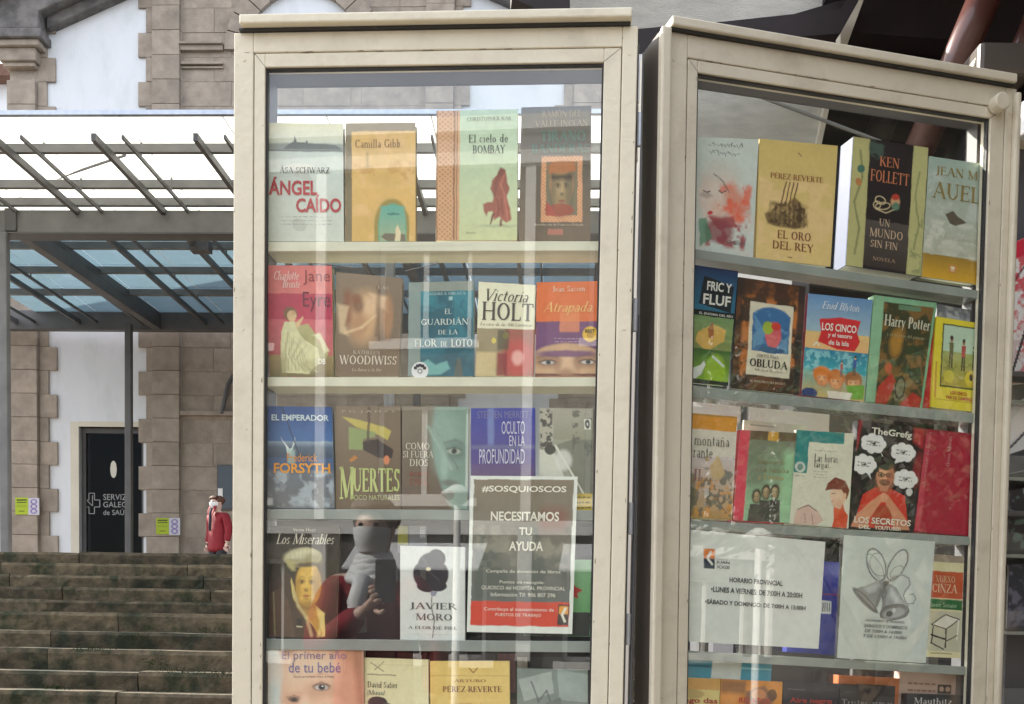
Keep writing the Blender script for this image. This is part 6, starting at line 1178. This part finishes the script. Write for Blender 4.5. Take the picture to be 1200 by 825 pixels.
def figure(M, label, h, look, armL, armR, coat, hair, legs, skin, mask=True, hands=None):
    """standing person facing -y in local space; arm = (elbow, wrist) points"""
    r = empty('person', M, label, 'person'); s = h/1.65
    def S(*p): return tuple(v*s for v in p)
    J = [S(0, 0, .92, .13, .10), S(0, 0, 1.12, .12, .09), S(0, 0, 1.32, .15, .09), S(0, 0, 1.40, .08, .06), S(0, -.01, 1.45, .05, .05), S(0, -.02, 1.51, .075, .085), S(0, -.02, 1.585, .082, .09),
         S(.17, 0, 1.36, .055, .055), S(-.17, 0, 1.36, .055, .055)]
    E = [(0, 1), (1, 2), (2, 3), (3, 4), (4, 5), (5, 6), (2, 7), (2, 8)]
    for sx, (elb, wr) in ((7, armL), (8, armR)):
        k = len(J); J += [S(*elb, .042, .042), S(*wr, .027, .024)]; E += [(sx, k), (k, k+1)]
    for sx in (-1, 1):
        k = len(J); J += [S(.09*sx, 0, .80, .085, .085), S(.10*sx, -.01, .47, .058, .058), S(.10*sx, .02, .10, .038, .038), S(.10*sx, -.02, .045, .04, .035), S(.105*sx, -.14, .03, .035, .025)]
        E += [(0, k), (k, k+1), (k+1, k+2), (k+2, k+3), (k+3, k+4)]
    body = skinned('body', J, E, skin, r)
    # coat: torso, flared hem and sleeves in one shell
    J = [S(0, 0, .95, .18, .135), S(0, 0, .70, .19, .15), S(0, 0, 1.15, .165, .12), S(0, 0, 1.32, .175, .115), S(0, 0, 1.405, .10, .08), S(.175, 0, 1.355, .075, .075), S(-.175, 0, 1.355, .075, .075)]
    E = [(0, 1), (0, 2), (2, 3), (3, 4), (3, 5), (3, 6)]
    for sx, (elb, wr) in ((5, armL), (6, armR)):
        k = len(J); w2 = tuple(e+(w_-e)*.9 for e, w_ in zip(elb, wr)); J += [S(*elb, .062, .062), S(*w2, .048, .048)]; E += [(sx, k), (k, k+1)]
    skinned('jacket', J, E, coat, r)
    J = []; E = []
    J.append(S(0, 0, .90, .12, .10))
    for sx in (-1, 1):
        k = len(J); J += [S(.08*sx, 0, .78, .085, .085), S(.105*sx, -.01, .47, .07, .07), S(.105*sx, .02, .09, .062, .062)]; E += [(0, k), (k, k+1), (k+1, k+2)]
    skinned('trousers', J, E, legs, r)
    for sx in (-1, 1):
        skinned('shoe', [S(.105*sx, .03, .05, .048, .045), S(.108*sx, -.06, .04, .048, .038), S(.112*sx, -.15, .03, .04, .028)], [(0, 1), (1, 2)], MATS['shoe'], r)
    hd = empty('head_pivot') if False else None
    hc = (0, -.02*s, 1.565*s)
    ball('face', (hc[0], hc[1]-.012*s, hc[2]-.005), (.072*s, .088*s, .112*s), skin, r, 20)
    ball('nose', (0, hc[1]-.10*s, hc[2]-.01*s), (.013*s, .02*s, .022*s), skin, r, 8)
    for sx in (-1, 1):
        ball('eye', (.029*sx*s, hc[1]-.088*s, hc[2]+.018*s), (.012*s, .01*s, .008*s), MATS['cloth_dark'], r, 8)
        ball('ear', (.073*sx*s, hc[1]+.005, hc[2]), (.012*s, .02*s, .03*s), skin, r, 8)
    # hair as overlapping locks
    hr = MB(); rg = random.Random(3)
    ball('hair', (0, hc[1]+.02*s, hc[2]+.045*s), (.088*s, .098*s, .092*s), hair, r, 20)
    for k in range(60):
        a = rg.uniform(-.3, math.pi+.3); t = rg.uniform(.1, 1.2); x = .088*s*math.cos(a)*math.sin(t); y = hc[1]+.02*s+.096*s*math.sin(a)*math.sin(t); z = hc[2]+.045*s+.09*s*math.cos(t)
        hr.tube([(x, y, z), (x*1.12, y*1.05+.004, z-.03*s), (x*1.08, y*1.02, z-.065*s)], [.013*s, .012*s, .003], 6)
    for k in range(16):
        x = (-.072+.0096*k)*s; yy2 = hc[1]-(.098-5.5*(x/s)**2)*s; dz_ = rg.uniform(-.006, .008)*s
        hr.tube([(x*.75, yy2+.035*s, hc[2]+.118*s), (x*.95, yy2+.004*s, hc[2]+.088*s), (x*1.05+rg.uniform(-.006, .006)*s, yy2-.004*s, hc[2]+.070*s+dz_)], [.012*s, .0125*s, .004], 6)
    hr.build('hair_locks', hair, r, smooth=True)
    if mask:
        mb = MB(); n = 12; pts = []; f = []
        for i in range(7):
            zz = hc[2]-.085*s+.095*s*i/6; sq = math.sqrt(max(1-((zz-hc[2]+.005)/(.112*s))**2, .05))
            for j in range(n+1):
                a = math.pi*(1.08+.84*j/n); pts.append(((.078*s)*sq*math.cos(a), hc[1]-.012*s+(.098*s)*sq*math.sin(a)-.010*s*math.sin(math.pi*j/n), zz+.003*((i % 2)*2-1)))
        for i in range(6):
            for j in range(n): f.append((i*(n+1)+j, i*(n+1)+j+1, (i+1)*(n+1)+j+1, (i+1)*(n+1)+j))
        mb.add(pts, f).build('face_mask', MATS['mask_white'], r, smooth=True)
        b = MB()
        for sx in (-1, 1): b.tube([(.070*sx*s, hc[1]-.035*s, hc[2]-.01*s), (.078*sx*s, hc[1]-.01*s, hc[2]+.005), (.078*sx*s, hc[1]+.01*s, hc[2]+.01)], .0015, 5)
        b.build('ear_loop', MATS['mask_white'], r)
    for side, (elb, wr), hn in ((1, armL, (hands or ('down', 'down'))[0]), (-1, armR, (hands or ('down', 'down'))[1])):
        wx = Vector(S(*wr)); d = (Vector(S(*wr))-Vector(S(*elb))).normalized()
        if hn == 'down':
            side_v = Vector((0, 1, 0)).cross(d).normalized(); nrm = d.cross(side_v).normalized(); side_v, nrm = nrm, side_v
        else:
            side_v = Vector((0, 0, -1)); side_v = (side_v-d*side_v.dot(d)).normalized(); nrm = side_v.cross(d).normalized()
        pj = [tuple(wx-d*.01)+(.022*s, .02*s), tuple(wx+d*.04*s)+(.03*s, .016*s), tuple(wx+d*.078*s)+(.034*s, .014*s)]
        skinned('palm', pj, [(0, 1), (1, 2)], skin, r, 1)
        curl = 1.0 if hn == 'grip' else .35
        for k, L in enumerate((.072, .08, .075, .06)):
            b0 = wx+d*.075*s+side_v*(.03-.02*k)*s; q = [b0]
            ang = 0
            for seg in (.45, .3, .25):
                ang += curl*.9 if hn == 'grip' else curl*.5
                q.append(q[-1]+(d*math.cos(ang)+nrm*math.sin(ang)*(-1))*L*seg*s)
            skinned('finger', [tuple(p)+(rr*s, rr*s) for p, rr in zip(q, (.0095, .009, .0085, .0065))], [(0, 1), (1, 2), (2, 3)], skin, r, 1)
        b0 = wx+d*.025*s+side_v*.028*s; q = [b0, b0+(d*.6+side_v*.8)*.03*s, b0+(d*.9+side_v*.6-nrm*.3)*.058*s]
        skinned('thumb', [tuple(p)+(rr*s, rr*s) for p, rr in zip(q, (.012, .0105, .008))], [(0, 1), (1, 2)], skin, r, 1)
    return r
# woman in a red coat on the terrace
off = 17.2-20.5
u_, v_ = FP.hit(255.5, 583, off)
hw = (v_-ZT+.36)*.99
P_ = FP.at(u_, off, ZT-.36)
rz = Matrix.Rotation(R(-38), 4, 'Z')
wo_ = figure(Matrix.Translation(P_) @ rz @ Matrix.Diagonal((1.22, 1.2, 1, 1)), 'woman in a red coat and face mask standing at the top of the stairs', hw, 0,
    ((.215, .03, 1.10), (.225, -.02, .86)), ((-.215, .03, 1.10), (-.225, -.02, .86)), MATS['red_coat'], MATS['hair_auburn'], MATS['cloth_dark'], MATS['skin_pale'])
sc_ = MB(); sc_.tube([(-.02, -.075, 1.38), (-.005, -.118, 1.25), (.0, -.128, 1.1), (.0, -.128, .98)], [.022, .02, .02, .015], 8).build('scarf', MATS['cloth_dark'], wo_, smooth=True)
mb = MB()
for sx in (-1, 1): mb.add([(.03*sx, -.095, 1.385), (.08*sx, -.08, 1.38), (.07*sx, -.125, 1.28), (.025*sx, -.13, 1.22)], [(0, 1, 2, 3)])
o = mb.build('collar', MATS['red_coat'], wo_); sd = o.modifiers.new('s', 'SOLIDIFY'); sd.thickness = .012
if P_.z < 2.30: pass
# person reflected in the glass, standing left of the camera
def mirror(Pl, V): return V-2*((V-Pl.o).dot(Pl.w))*Pl.w
def virt(px, py, dep): return EYE+ray(px, py)*dep
dv = 4.35
fc = mirror(PL, virt(437, 632, dv))
hp = 1.67
base = Vector((fc.x, fc.y-.02, 0)); hp = (fc.z+.03)/1.53*1.65 if False else 1.70
hand = mirror(PL, virt(428, 712, 3.95)); elb = mirror(PL, virt(368, 765, 4.1))
Mp = Matrix.Translation((base.x, base.y, fc.z-1.53*hp/1.65)) @ Matrix.Rotation(R(180), 4, 'Z')
inv = Mp.inverted(); s_ = hp/1.65
hl, elo = inv @ hand, inv @ elb
pr = figure(Mp, 'person in red coat and mask raising one hand, mirrored in the left glass', hp, 0,
    (tuple(v/s_ for v in elo), tuple(v/s_ for v in hl)) if elo.x > 0 else ((.25, .02, 1.1), (.25, -.05, .88)),
    (tuple(v/s_ for v in elo), tuple(v/s_ for v in hl)) if elo.x <= 0 else ((-.25, .02, 1.1), (-.25, -.05, .88)),
    MATS['wine_coat'], MATS['hair_grey'], MATS['cloth_dark'], MATS['skin_pale'], hands=('grip' if elo.x > 0 else 'down', 'grip' if elo.x <= 0 else 'down'))

# crumpled white scarf and a phone for the mirrored person
rs = random.Random(6); sc = MB()
for k in range(5):
    z = (1.37+.022*k)*s_; sc.tube([((.10-.012*k)*s_*math.cos(a)*1.0+rs.uniform(-.006, .006), (-.01+(.085-.006*k)*math.sin(a))*s_-.01, z+rs.uniform(-.012, .012)) for a in [i*math.pi/9 for i in range(19)]], [.021*s_]*19, 8)
sc.tube([(.02, -.11*s_, 1.38*s_), (.035, -.15*s_, 1.28*s_), (.02, -.15*s_, 1.16*s_)], [.035, .04, .03], 8)
sc.build('scarf', MATS['mask_white'], pr, smooth=True)
ph = MB().box(-.038, .038, -.005, .005, -.078, .078).build('phone', MATS['pane_dark'], bevel=.004)
ph.matrix_world = Matrix.Translation(hand+(hand-elb).normalized()*.12+Vector((0, .03, .03))); tag(ph, 'dark phone held up by the mirrored person in the red coat', 'phone')
# ================================================================== KIOSK STRUCTURE BEHIND AND ABOVE THE CABINETS
kio = empty('kiosk', Matrix.Translation((0, 0, 0)), 'kiosk structure with dark ceiling, grey board and dark red tubes behind the right cabinet', 'kiosk')
KP = Plane(900, 400, 3.6, R(4))      # the grey board stands in this plane
def kq(P, pts, off): return [P.hit(x, y, off) for x, y in pts]
def slab(P, pts, o0, o1, name, m, parent):
    q = kq(P, pts, o0); mb = MB(); mb.prism(q, o0, o1)
    o = mb.build(name, m, None, M=P.M); o.parent = parent; return o
slab(KP, [(667, -90), (1010, -90), (936, 262), (787, 262), (787, 38), (667, 38)], 0, .03, 'board', MATS['board_grey'], kio)
slab(KP, [(1011, -90), (1018, -90), (943, 262), (937.5, 262)], -.02, .03, 'board_edge', MATS['cream_wall'], kio)
KB = Plane(900, 30, 3.3, R(4))
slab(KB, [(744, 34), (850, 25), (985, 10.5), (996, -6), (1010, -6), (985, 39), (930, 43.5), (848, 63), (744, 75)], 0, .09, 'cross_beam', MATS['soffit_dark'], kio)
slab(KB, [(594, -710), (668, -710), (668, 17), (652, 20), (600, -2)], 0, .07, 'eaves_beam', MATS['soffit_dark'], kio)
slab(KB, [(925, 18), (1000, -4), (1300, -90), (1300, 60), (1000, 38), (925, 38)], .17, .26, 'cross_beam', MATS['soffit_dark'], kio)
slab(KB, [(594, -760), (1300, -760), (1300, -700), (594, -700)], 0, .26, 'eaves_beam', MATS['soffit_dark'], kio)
slab(KB, [(985, 36), (1000, 0), (1012, 0), (990, 60), (985, 60)], .12, .16, 'board_strut', MATS['cream_wall'], kio)
# ceiling and back of the kiosk interior, all dark
mb = MB(); mb.box(.98, 5.5, 1.9, 6.2, 3.35, 3.42); mb.box(1.35, 5.5, -1.9, 1.899, 3.35, 3.42); mb.build('ceiling_and_added_canopy', MATS['soffit_dark'], kio)  # front box is an unseen canopy added to darken the glass reflections
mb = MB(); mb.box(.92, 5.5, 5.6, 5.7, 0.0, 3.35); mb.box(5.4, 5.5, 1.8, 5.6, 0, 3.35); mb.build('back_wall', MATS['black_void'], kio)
mb = MB(); mb.box(.93, .99, 3.7, 5.6, 0.0, 3.35); mb.build('end_wall', MATS['inner_grey'], kio)
# counter and shelves seen dimly through the right cabinet
mb = MB(); mb.box(.62, 2.6, 3.0, 3.3, .1, 1.35); mb.build('counter', MATS['cloth_dark'], kio)
for i, (px, py, w_, h_, c_) in enumerate(((835, 478, .14, .07, 'plastic'), (925, 490, .2, .08, 'plastic'), (1010, 478, .16, .12, 'steel_dark'), (885, 640, .2, .14, 'inner_grey'), (1100, 640, .2, .2, 'inner_grey'))):
    d = ray(px, py); p = EYE+d*(2.62/d.y)
    o = MB().box(-w_/2, w_/2, 0, .14, -h_/2, h_/2).build('storage_box', MATS[c_], M=Matrix.Translation(p), bevel=.004)
    tag(o, ['pale grey box behind the left part of the third right shelf', 'grey white box behind the white booklet on the third right shelf', 'dark box behind the black thought bubble book', 'dark grey box low behind the opening hours sheet', 'dark grey box behind the desk drawing book'][i], 'box', 'boxes behind the right cabinet')
    MB().box(-w_/2-.001, w_/2+.001, -.001, .02, h_/2-.012, h_/2+.001).build('lid', MATS[c_], o)
for i, px in enumerate((832, 905, 1015, 1105)):   # uprights that carry the boxes
    d = ray(px, 480); p = EYE+d*(2.70/d.y)
    MB().box(p.x-.012, p.x+.012, p.y, p.y+.024, .02, 2.0).build('upright', MATS['steel_dark'], kio)
for zz in (1.60, 1.93): MB().box(.42, 1.45, 2.58, 2.80, zz-.012, zz).build('wire_shelf', MATS['steel_dark'], kio)
# plant
d = ray(872, 478); p = EYE+d*(2.9/d.y)
pl = empty('potted_plant', Matrix.Translation((p.x, p.y, p.z-.14)), 'green leafy pot plant glimpsed behind the third right shelf', 'plant')
MB().tube([(0, 0, -.12), (0, 0, 0)], [.05, .065], 12).build('pot', MATS['terracotta'], pl)
lf = MB(); rng = random.Random(2)
for k in range(220):
    a = rng.uniform(0, 6.28); r_ = rng.uniform(.0, .13); z = rng.uniform(.0, .17); s_ = rng.uniform(.012, .028); x, y = r_*math.cos(a), r_*math.sin(a)*.6; t = rng.uniform(0, 6.28)
    lf.add([(x, y, z), (x+s_*math.cos(t), y+s_*.5*math.sin(t), z+s_*.3), (x+2*s_*math.cos(t), y+s_*math.sin(t), z+s_*.2), (x+s_*math.cos(t)-s_*.3, y+s_*.5, z-s_*.3)], [(0, 1, 2, 3)])
lf.build('foliage', MATS['leaf'], pl)
mb = MB()
for k in range(8): a = k*.8; mb.tube([(0, 0, 0), (.04*math.cos(a), .03*math.sin(a), .08), (.1*math.cos(a), .06*math.sin(a), .14)], .003, 5)
mb.build('stem', MATS['bark'], pl)
# tubes under the ceiling
def p3(px, py, dep): d = ray(px, py); return EYE+d*(dep/d.y)
MB().tube([p3(1178, -60, 3.0), p3(1052, 235, 3.4)], .046, 24).build('tube', MATS['pipe_red'], kio, smooth=True)
MB().tube([p3(1225, -20, 3.2), p3(1187, 70, 3.3), p3(1160, 140, 3.35)], .022, 16).build('tube', MATS['pipe_red'], kio, smooth=True)
MB().tube([p3(866, 104, 2.75), p3(1032, 166, 2.75)], .0045, 8).build('tension_rod', MATS['steel_grey'], kio)
MB().tube([p3(1112, -50, 3.9), p3(1000, 230, 4.2)], .05, 16).build('tube', MATS['soffit_dark'], kio, smooth=True)
# junction box over the right corner
mb = MB(); a_, b_ = p3(1147, 86, 2.6), p3(1215, 48, 2.6); mb.box(a_.x, b_.x, 2.6, 2.8, a_.z, b_.z); mb.build('speaker_box', MATS['side_shade_box_brown'], kio, bevel=.012)
mb = MB(); a_, b_ = p3(1138, 86, 2.62), p3(1148, 56, 2.62); mb.prism([(a_.x, a_.z), (b_.x-.002, a_.z), (b_.x-.002, b_.z)], 2.62, 2.78); mb.build('bracket', MATS['cream_wall'], kio)
# light wall and glazing seen in the slot between the cabinets
for i, (y0_, y1_, m_) in enumerate(((64, 118, 'plaster'), (124, 187, 'cream_wall'), (193, 256, 'granite'), (262, 318, 'galv'), (324, 380, 'cream_wall'), (388, 560, 'galv'), (566, 690, 'steel_grey'), (696, 900, 'granite'))):
    a_, b_ = p3(746, y1_, 3.05), p3(783, y0_, 3.05); MB().box(a_.x, b_.x, 3.05, 3.07, a_.z, b_.z).build('glazing_panel', MATS[m_], kio)
a_ = p3(744, 400, 3.02); b_ = p3(748, 400, 3.02)
MB().box(a_.x, b_.x+.006, 3.0, 3.10, 0, p3(744, 62, 3.0).z).build('mullion', MATS['steel_dark'], kio)
for z in (1.36,):
    MB().box(p3(740, 500, 3.1).x, p3(790, 500, 3.1).x, 3.08, 3.12, 0, .9).build('lower_panel', MATS['steel_dark'], kio)

# magazine rack beyond the right cabinet
RP = Plane(1185, 400, 2.62, R(12))
rk = empty('magazine_rack', RP.M, 'dark magazine rack with plastic edges at the right edge of the photo', 'magazine rack')
ux0, ux1 = RP.hit(1163, 400)[0], RP.hit(1300, 400)[0]
zt = RP.hit(1185, 158)[1]
MB().box(ux0, ux1, .06, .09, .1, zt).build('back_panel', MATS['inner_grey'], rk)
MB().box(ux0+.005, ux0+.028, -.06, -.02, .1, RP.hit(1185, 678)[1]).build('edge_strip', MATS['sleeve'], rk, bevel=.003)
MB().box(ux0, ux1, -.01, .09, zt, zt+.05).build('top_rail', MATS['cream_paint'], rk, bevel=.01)
MB().tube([(ux0+.06, -.02, zt-.01), (ux0+.06, -.02, zt+.07)], .022, 16).build('end_cap', MATS['white_paint'], rk, bevel=.004)
for yv in (470, 560, 650, 740, 830):
    z = RP.hit(1190, yv)[1]; MB().box(ux0, ux1, -.01, .06, z-.008, z).build('shelf', MATS['shelf_grey'], rk); MB().box(ux0, ux1, -.02, -.017, z-.002, z+.05).build('lip', MATS['sleeve'], rk)
def mag(q, label, c, tx=(), nm='magazine'): book(RP, q, .09, label, c, tx, off=.02, th=.005, cover=(150, 150, 150), name=nm, cat=nm, group='magazines on the rack at the right edge')
Q = [(1186, 285), (1236, 262), (1232, 446), (1181, 452)]; c = Cv(40, 120, (206, 190, 190)); c.cloud((200, 70, 84), .42, .56, 5, 3, a=.9); c.cloud((236, 232, 230), .5, .56, 8, 7, a=.9); c.line([(0, .3), (.6, .1), (1, .3)], .02, (40, 36, 40)); c.line([(.1, .9), (.5, .5), (.9, .9)], .03, (40, 36, 40)); c.rect(0, .0, 1, .12, (196, 50, 70))
mag(Q, 'pink and white comic magazine at the right edge, upper shelf of the rack', c)
Q = [(1184, 478), (1238, 440), (1236, 545), (1180, 556)]; c = Cv(40, 60, (206, 210, 212)); c.poly([(0, .2), (1, -.1), (1, .2), (0, .55)], (236, 238, 240)); c.line([(0, .62), (1, .2)], .03, (60, 60, 70)); c.rect(0, .7, 1, 1, (60, 64, 72))
mag(Q, 'white magazine with a diagonal dark stripe, middle shelf of the rack', c)
Q = [(1183, 575), (1238, 565), (1236, 640), (1181, 646)]; c = Cv(40, 50, (56, 52, 62)); c.cloud((120, 150, 140), .5, .6, 6, 2, a=.8); c.line([(.3, 0), (.6, 1)], .02, (170, 174, 184))
mag(Q, 'dark violet magazine with pale streaks, lower shelf of the rack', c)
Q = [(1182, 662), (1238, 656), (1236, 730), (1180, 736)]; c = Cv(40, 50, (44, 48, 60)); c.cloud((110, 110, 130), .5, .6, 6, 12, a=.8)
mag(Q, 'dark blue magazine low on the rack at the right edge', c)

# ================================================================== THE SQUARE BEHIND THE CAMERA (it shows in the glass)
BP = Matrix.Translation((0, -15, 0)) @ Matrix.Rotation(R(180), 4, 'Z')
opp = empty('apartment_building', BP, 'pale stone building across the square with rows of windows', 'building')
nf, nwin = 4, 9
W_, Hb = 34.0, 9.9
zs = [0, 2.9, 5.7, 8.5]
mb = MB()
xs = [-W_/2+i*W_/nwin for i in range(nwin+1)]
mb.box(-W_/2, W_/2, 0, .4, 0, .7)
for fl, (z0, z1) in enumerate(((.7, 2.5), (3.6, 5.3), (6.4, 8.1))):
    for i in range(nwin):
        cx = (xs[i]+xs[i+1])/2; hw_ = .85 if fl else 1.2
        mb.box(xs[i], cx-hw_, 0, .4, z0, z1); mb.box(cx+hw_, xs[i+1], 0, .4, z0, z1)
mb.box(-W_/2, W_/2, 0, .4, 2.5, 3.6); mb.box(-W_/2, W_/2, 0, .4, 5.3, 6.4); mb.box(-W_/2, W_/2, 0, .4, 8.1, Hb)
mb.build('wall', MATS['dark_wall'], opp)
for i in range(nwin+1):
    MB().box(xs[i]-.13, xs[i]+.13, -.12, -.001, .7, 2.94).build('pilaster', MATS['white_paint'], opp); MB().box(xs[i]-.09, xs[i]+.09, -.12, -.001, 3.21, Hb-.5).build('pilaster', MATS['white_paint'], opp)
MB().box(-W_/2, W_/2, -.16, -.001, Hb-.5, Hb-.002).build('fascia', MATS['white_paint'], opp)
for i in (2, 4, 5, 7):
    cx = (xs[i]+xs[i+1])/2; MB().add([(cx-1.2, -.002, 2.8), (cx+1.2, -.002, 2.8), (cx+1.2, -1.0, 2.3), (cx-1.2, -1.0, 2.3), (cx-1.2, -.002, 2.76), (cx+1.2, -.002, 2.76), (cx+1.2, -1.0, 2.26), (cx-1.2, -1.0, 2.26)], [(0, 1, 2, 3), (7, 6, 5, 4), (3, 2, 6, 7), (0, 3, 7, 4), (1, 5, 6, 2)]).build('awning', MATS['plaster'], opp)
MB().box(-W_/2-.3, W_/2+.3, -.35, .4, Hb, Hb+.25).build('cornice', MATS['white_paint'], opp)
MB().box(-W_/2, W_/2, -.10, 0, 2.95, 3.2).build('string_course', MATS['white_paint'], opp)
for fl, (z0, z1) in enumerate(((.7, 2.5), (3.6, 5.3), (6.4, 8.1))):
    for i in range(nwin):
        cx = (xs[i]+xs[i+1])/2; hw_ = .85 if fl else 1.2
        m = MB(); m.box(cx-hw_, cx-hw_+.09, .12, .2, z0, z1); m.box(cx+hw_-.09, cx+hw_, .12, .2, z0, z1); m.box(cx-.05, cx+.05, .12, .2, z0, z1); m.box(cx-hw_+.09, cx+hw_-.09, .121, .2, z0, z0+.09); m.box(cx-hw_+.09, cx+hw_-.09, .121, .2, z1-.09, z1)
        m.box(cx-hw_-.15, cx+hw_+.15, -.06, -.002, z0-.14, z0)
        wf = m.build('window', MATS['white_paint'], opp); MB().box(cx-hw_+.05, cx+hw_-.05, .15, .17, z0+.05, z1-.05).build('pane', MATS['pane_dark'], wf)
MB().box(-W_/2, W_/2, .4, 9, 0, Hb-.1).build('body_wall', MATS['dark_wall'], opp)
def tree(x, y, h, seed, label):
    rg = random.Random(seed); r = empty('tree', Matrix.Translation((x, y, 0)), label, 'tree')
    mb = MB(); tips = []; mb.tube([(0, 0, 0), (.05, 0, h*.25), (0, .05, h*.5)], [.11, .09, .07], 10)
    for k in range(20):
        a = rg.uniform(0, 6.28); z0 = h*rg.uniform(.04, .5); L = h*rg.uniform(.25, .45); e = (L*math.cos(a)*.8, L*math.sin(a)*.8, z0+L*rg.uniform(.6, 1.1))
        mb.tube([(0, 0, z0), (e[0]*.5, e[1]*.5, z0+(e[2]-z0)*.65), e], [.07, .045, .015], 6); tips.append(e)
        for q in range(4):
            b2 = a+rg.uniform(-1, 1); L2 = L*.5; e2 = (e[0]*.6+L2*math.cos(b2), e[1]*.6+L2*math.sin(b2), z0+(e[2]-z0)*.7+L2*rg.uniform(.2, .9)); mb.tube([(e[0]*.6, e[1]*.6, z0+(e[2]-z0)*.7), e2], [.03, .008], 5); tips.append(e2)
    mb.build('trunk', MATS['bark'], r)
    lf = MB()
    for t in tips:
        for q in range(55):
            x_, y_, z_ = (t[i]+rg.gauss(0, .33) for i in range(3)); s = rg.uniform(.05, .11); th = rg.uniform(0, 6.28)
            lf.add([(x_, y_, z_), (x_+s*math.cos(th), y_+s*math.sin(th), z_+s*.4), (x_+s*.3, y_+s*.5, z_+s)], [(0, 1, 2)])
    lf.build('crown', MATS['leaf'], r)
for i_, (x_, y_, h_) in enumerate(((8.5, -3.2, 7.5), (7.4, -8.2, 8.5), (10.8, -1.0, 8.0), (12.5, -6.5, 9.5), (9.6, -5.6, 9.0))):
    tree(x_, y_, h_, 5+i_, ['nearest leafy tree on the right side of the square', 'leafy tree beside the pale building', 'leafy tree closest to the kiosk on the right', 'tallest leafy tree in front of the added dark building', 'leafy tree in the middle of the right hand row'][i_])
def lamp(x, y, h, label):
    r = empty('lamp_post', Matrix.Translation((x, y, 0)), label, 'lamp post', 'white lamp posts on the square')
    MB().tube([(0, 0, 0), (0, 0, .3), (0, 0, .32), (0, 0, h)], [.07, .07, .04, .035], 12).build('post', MATS['white_paint'], r, smooth=True)
    MB().tube([(0, 0, h), (0, 0, h+.1), (0, 0, h+.12), (0, 0, h+.2)], [.05, .17, .17, .05], 16).build('lamp_shade', MATS['white_paint'], r, smooth=False)
lamp(-1.68, -6.8, 2.55, 'white lamp post on the square in front of the left cabinet')
lamp(6.7, -4.5, 2.15, 'white lamp post on the square toward the right')
# added unseen building, dark and tall to quiet the right cabinet's reflections
sb = empty('added_dark_block', Matrix.Translation((17, -3, 0)), 'unseen dark building added right of the square to quiet glass reflections', 'building')
MB().box(0, 8, -12, 9, 0, 14.6).build('wall', MATS['dark_wall'], sb)
for i in range(6):
    for z0 in (.8, 3.6, 6.2):
        o = MB().box(-.06, .0, -8+i*2.9, -6.6+i*2.9, z0, z0+1.6).build('window', MATS['steel_grey'], sb); MB().box(-.08, -.06, -7.9+i*2.9, -6.7+i*2.9, z0+.1, z0+1.5).build('pane', MATS['pane_dark'], o)
MB().box(-.3, 8, -12.3, 9.3, 14.6, 14.85).build('cornice', MATS['granite_dark'], sb)
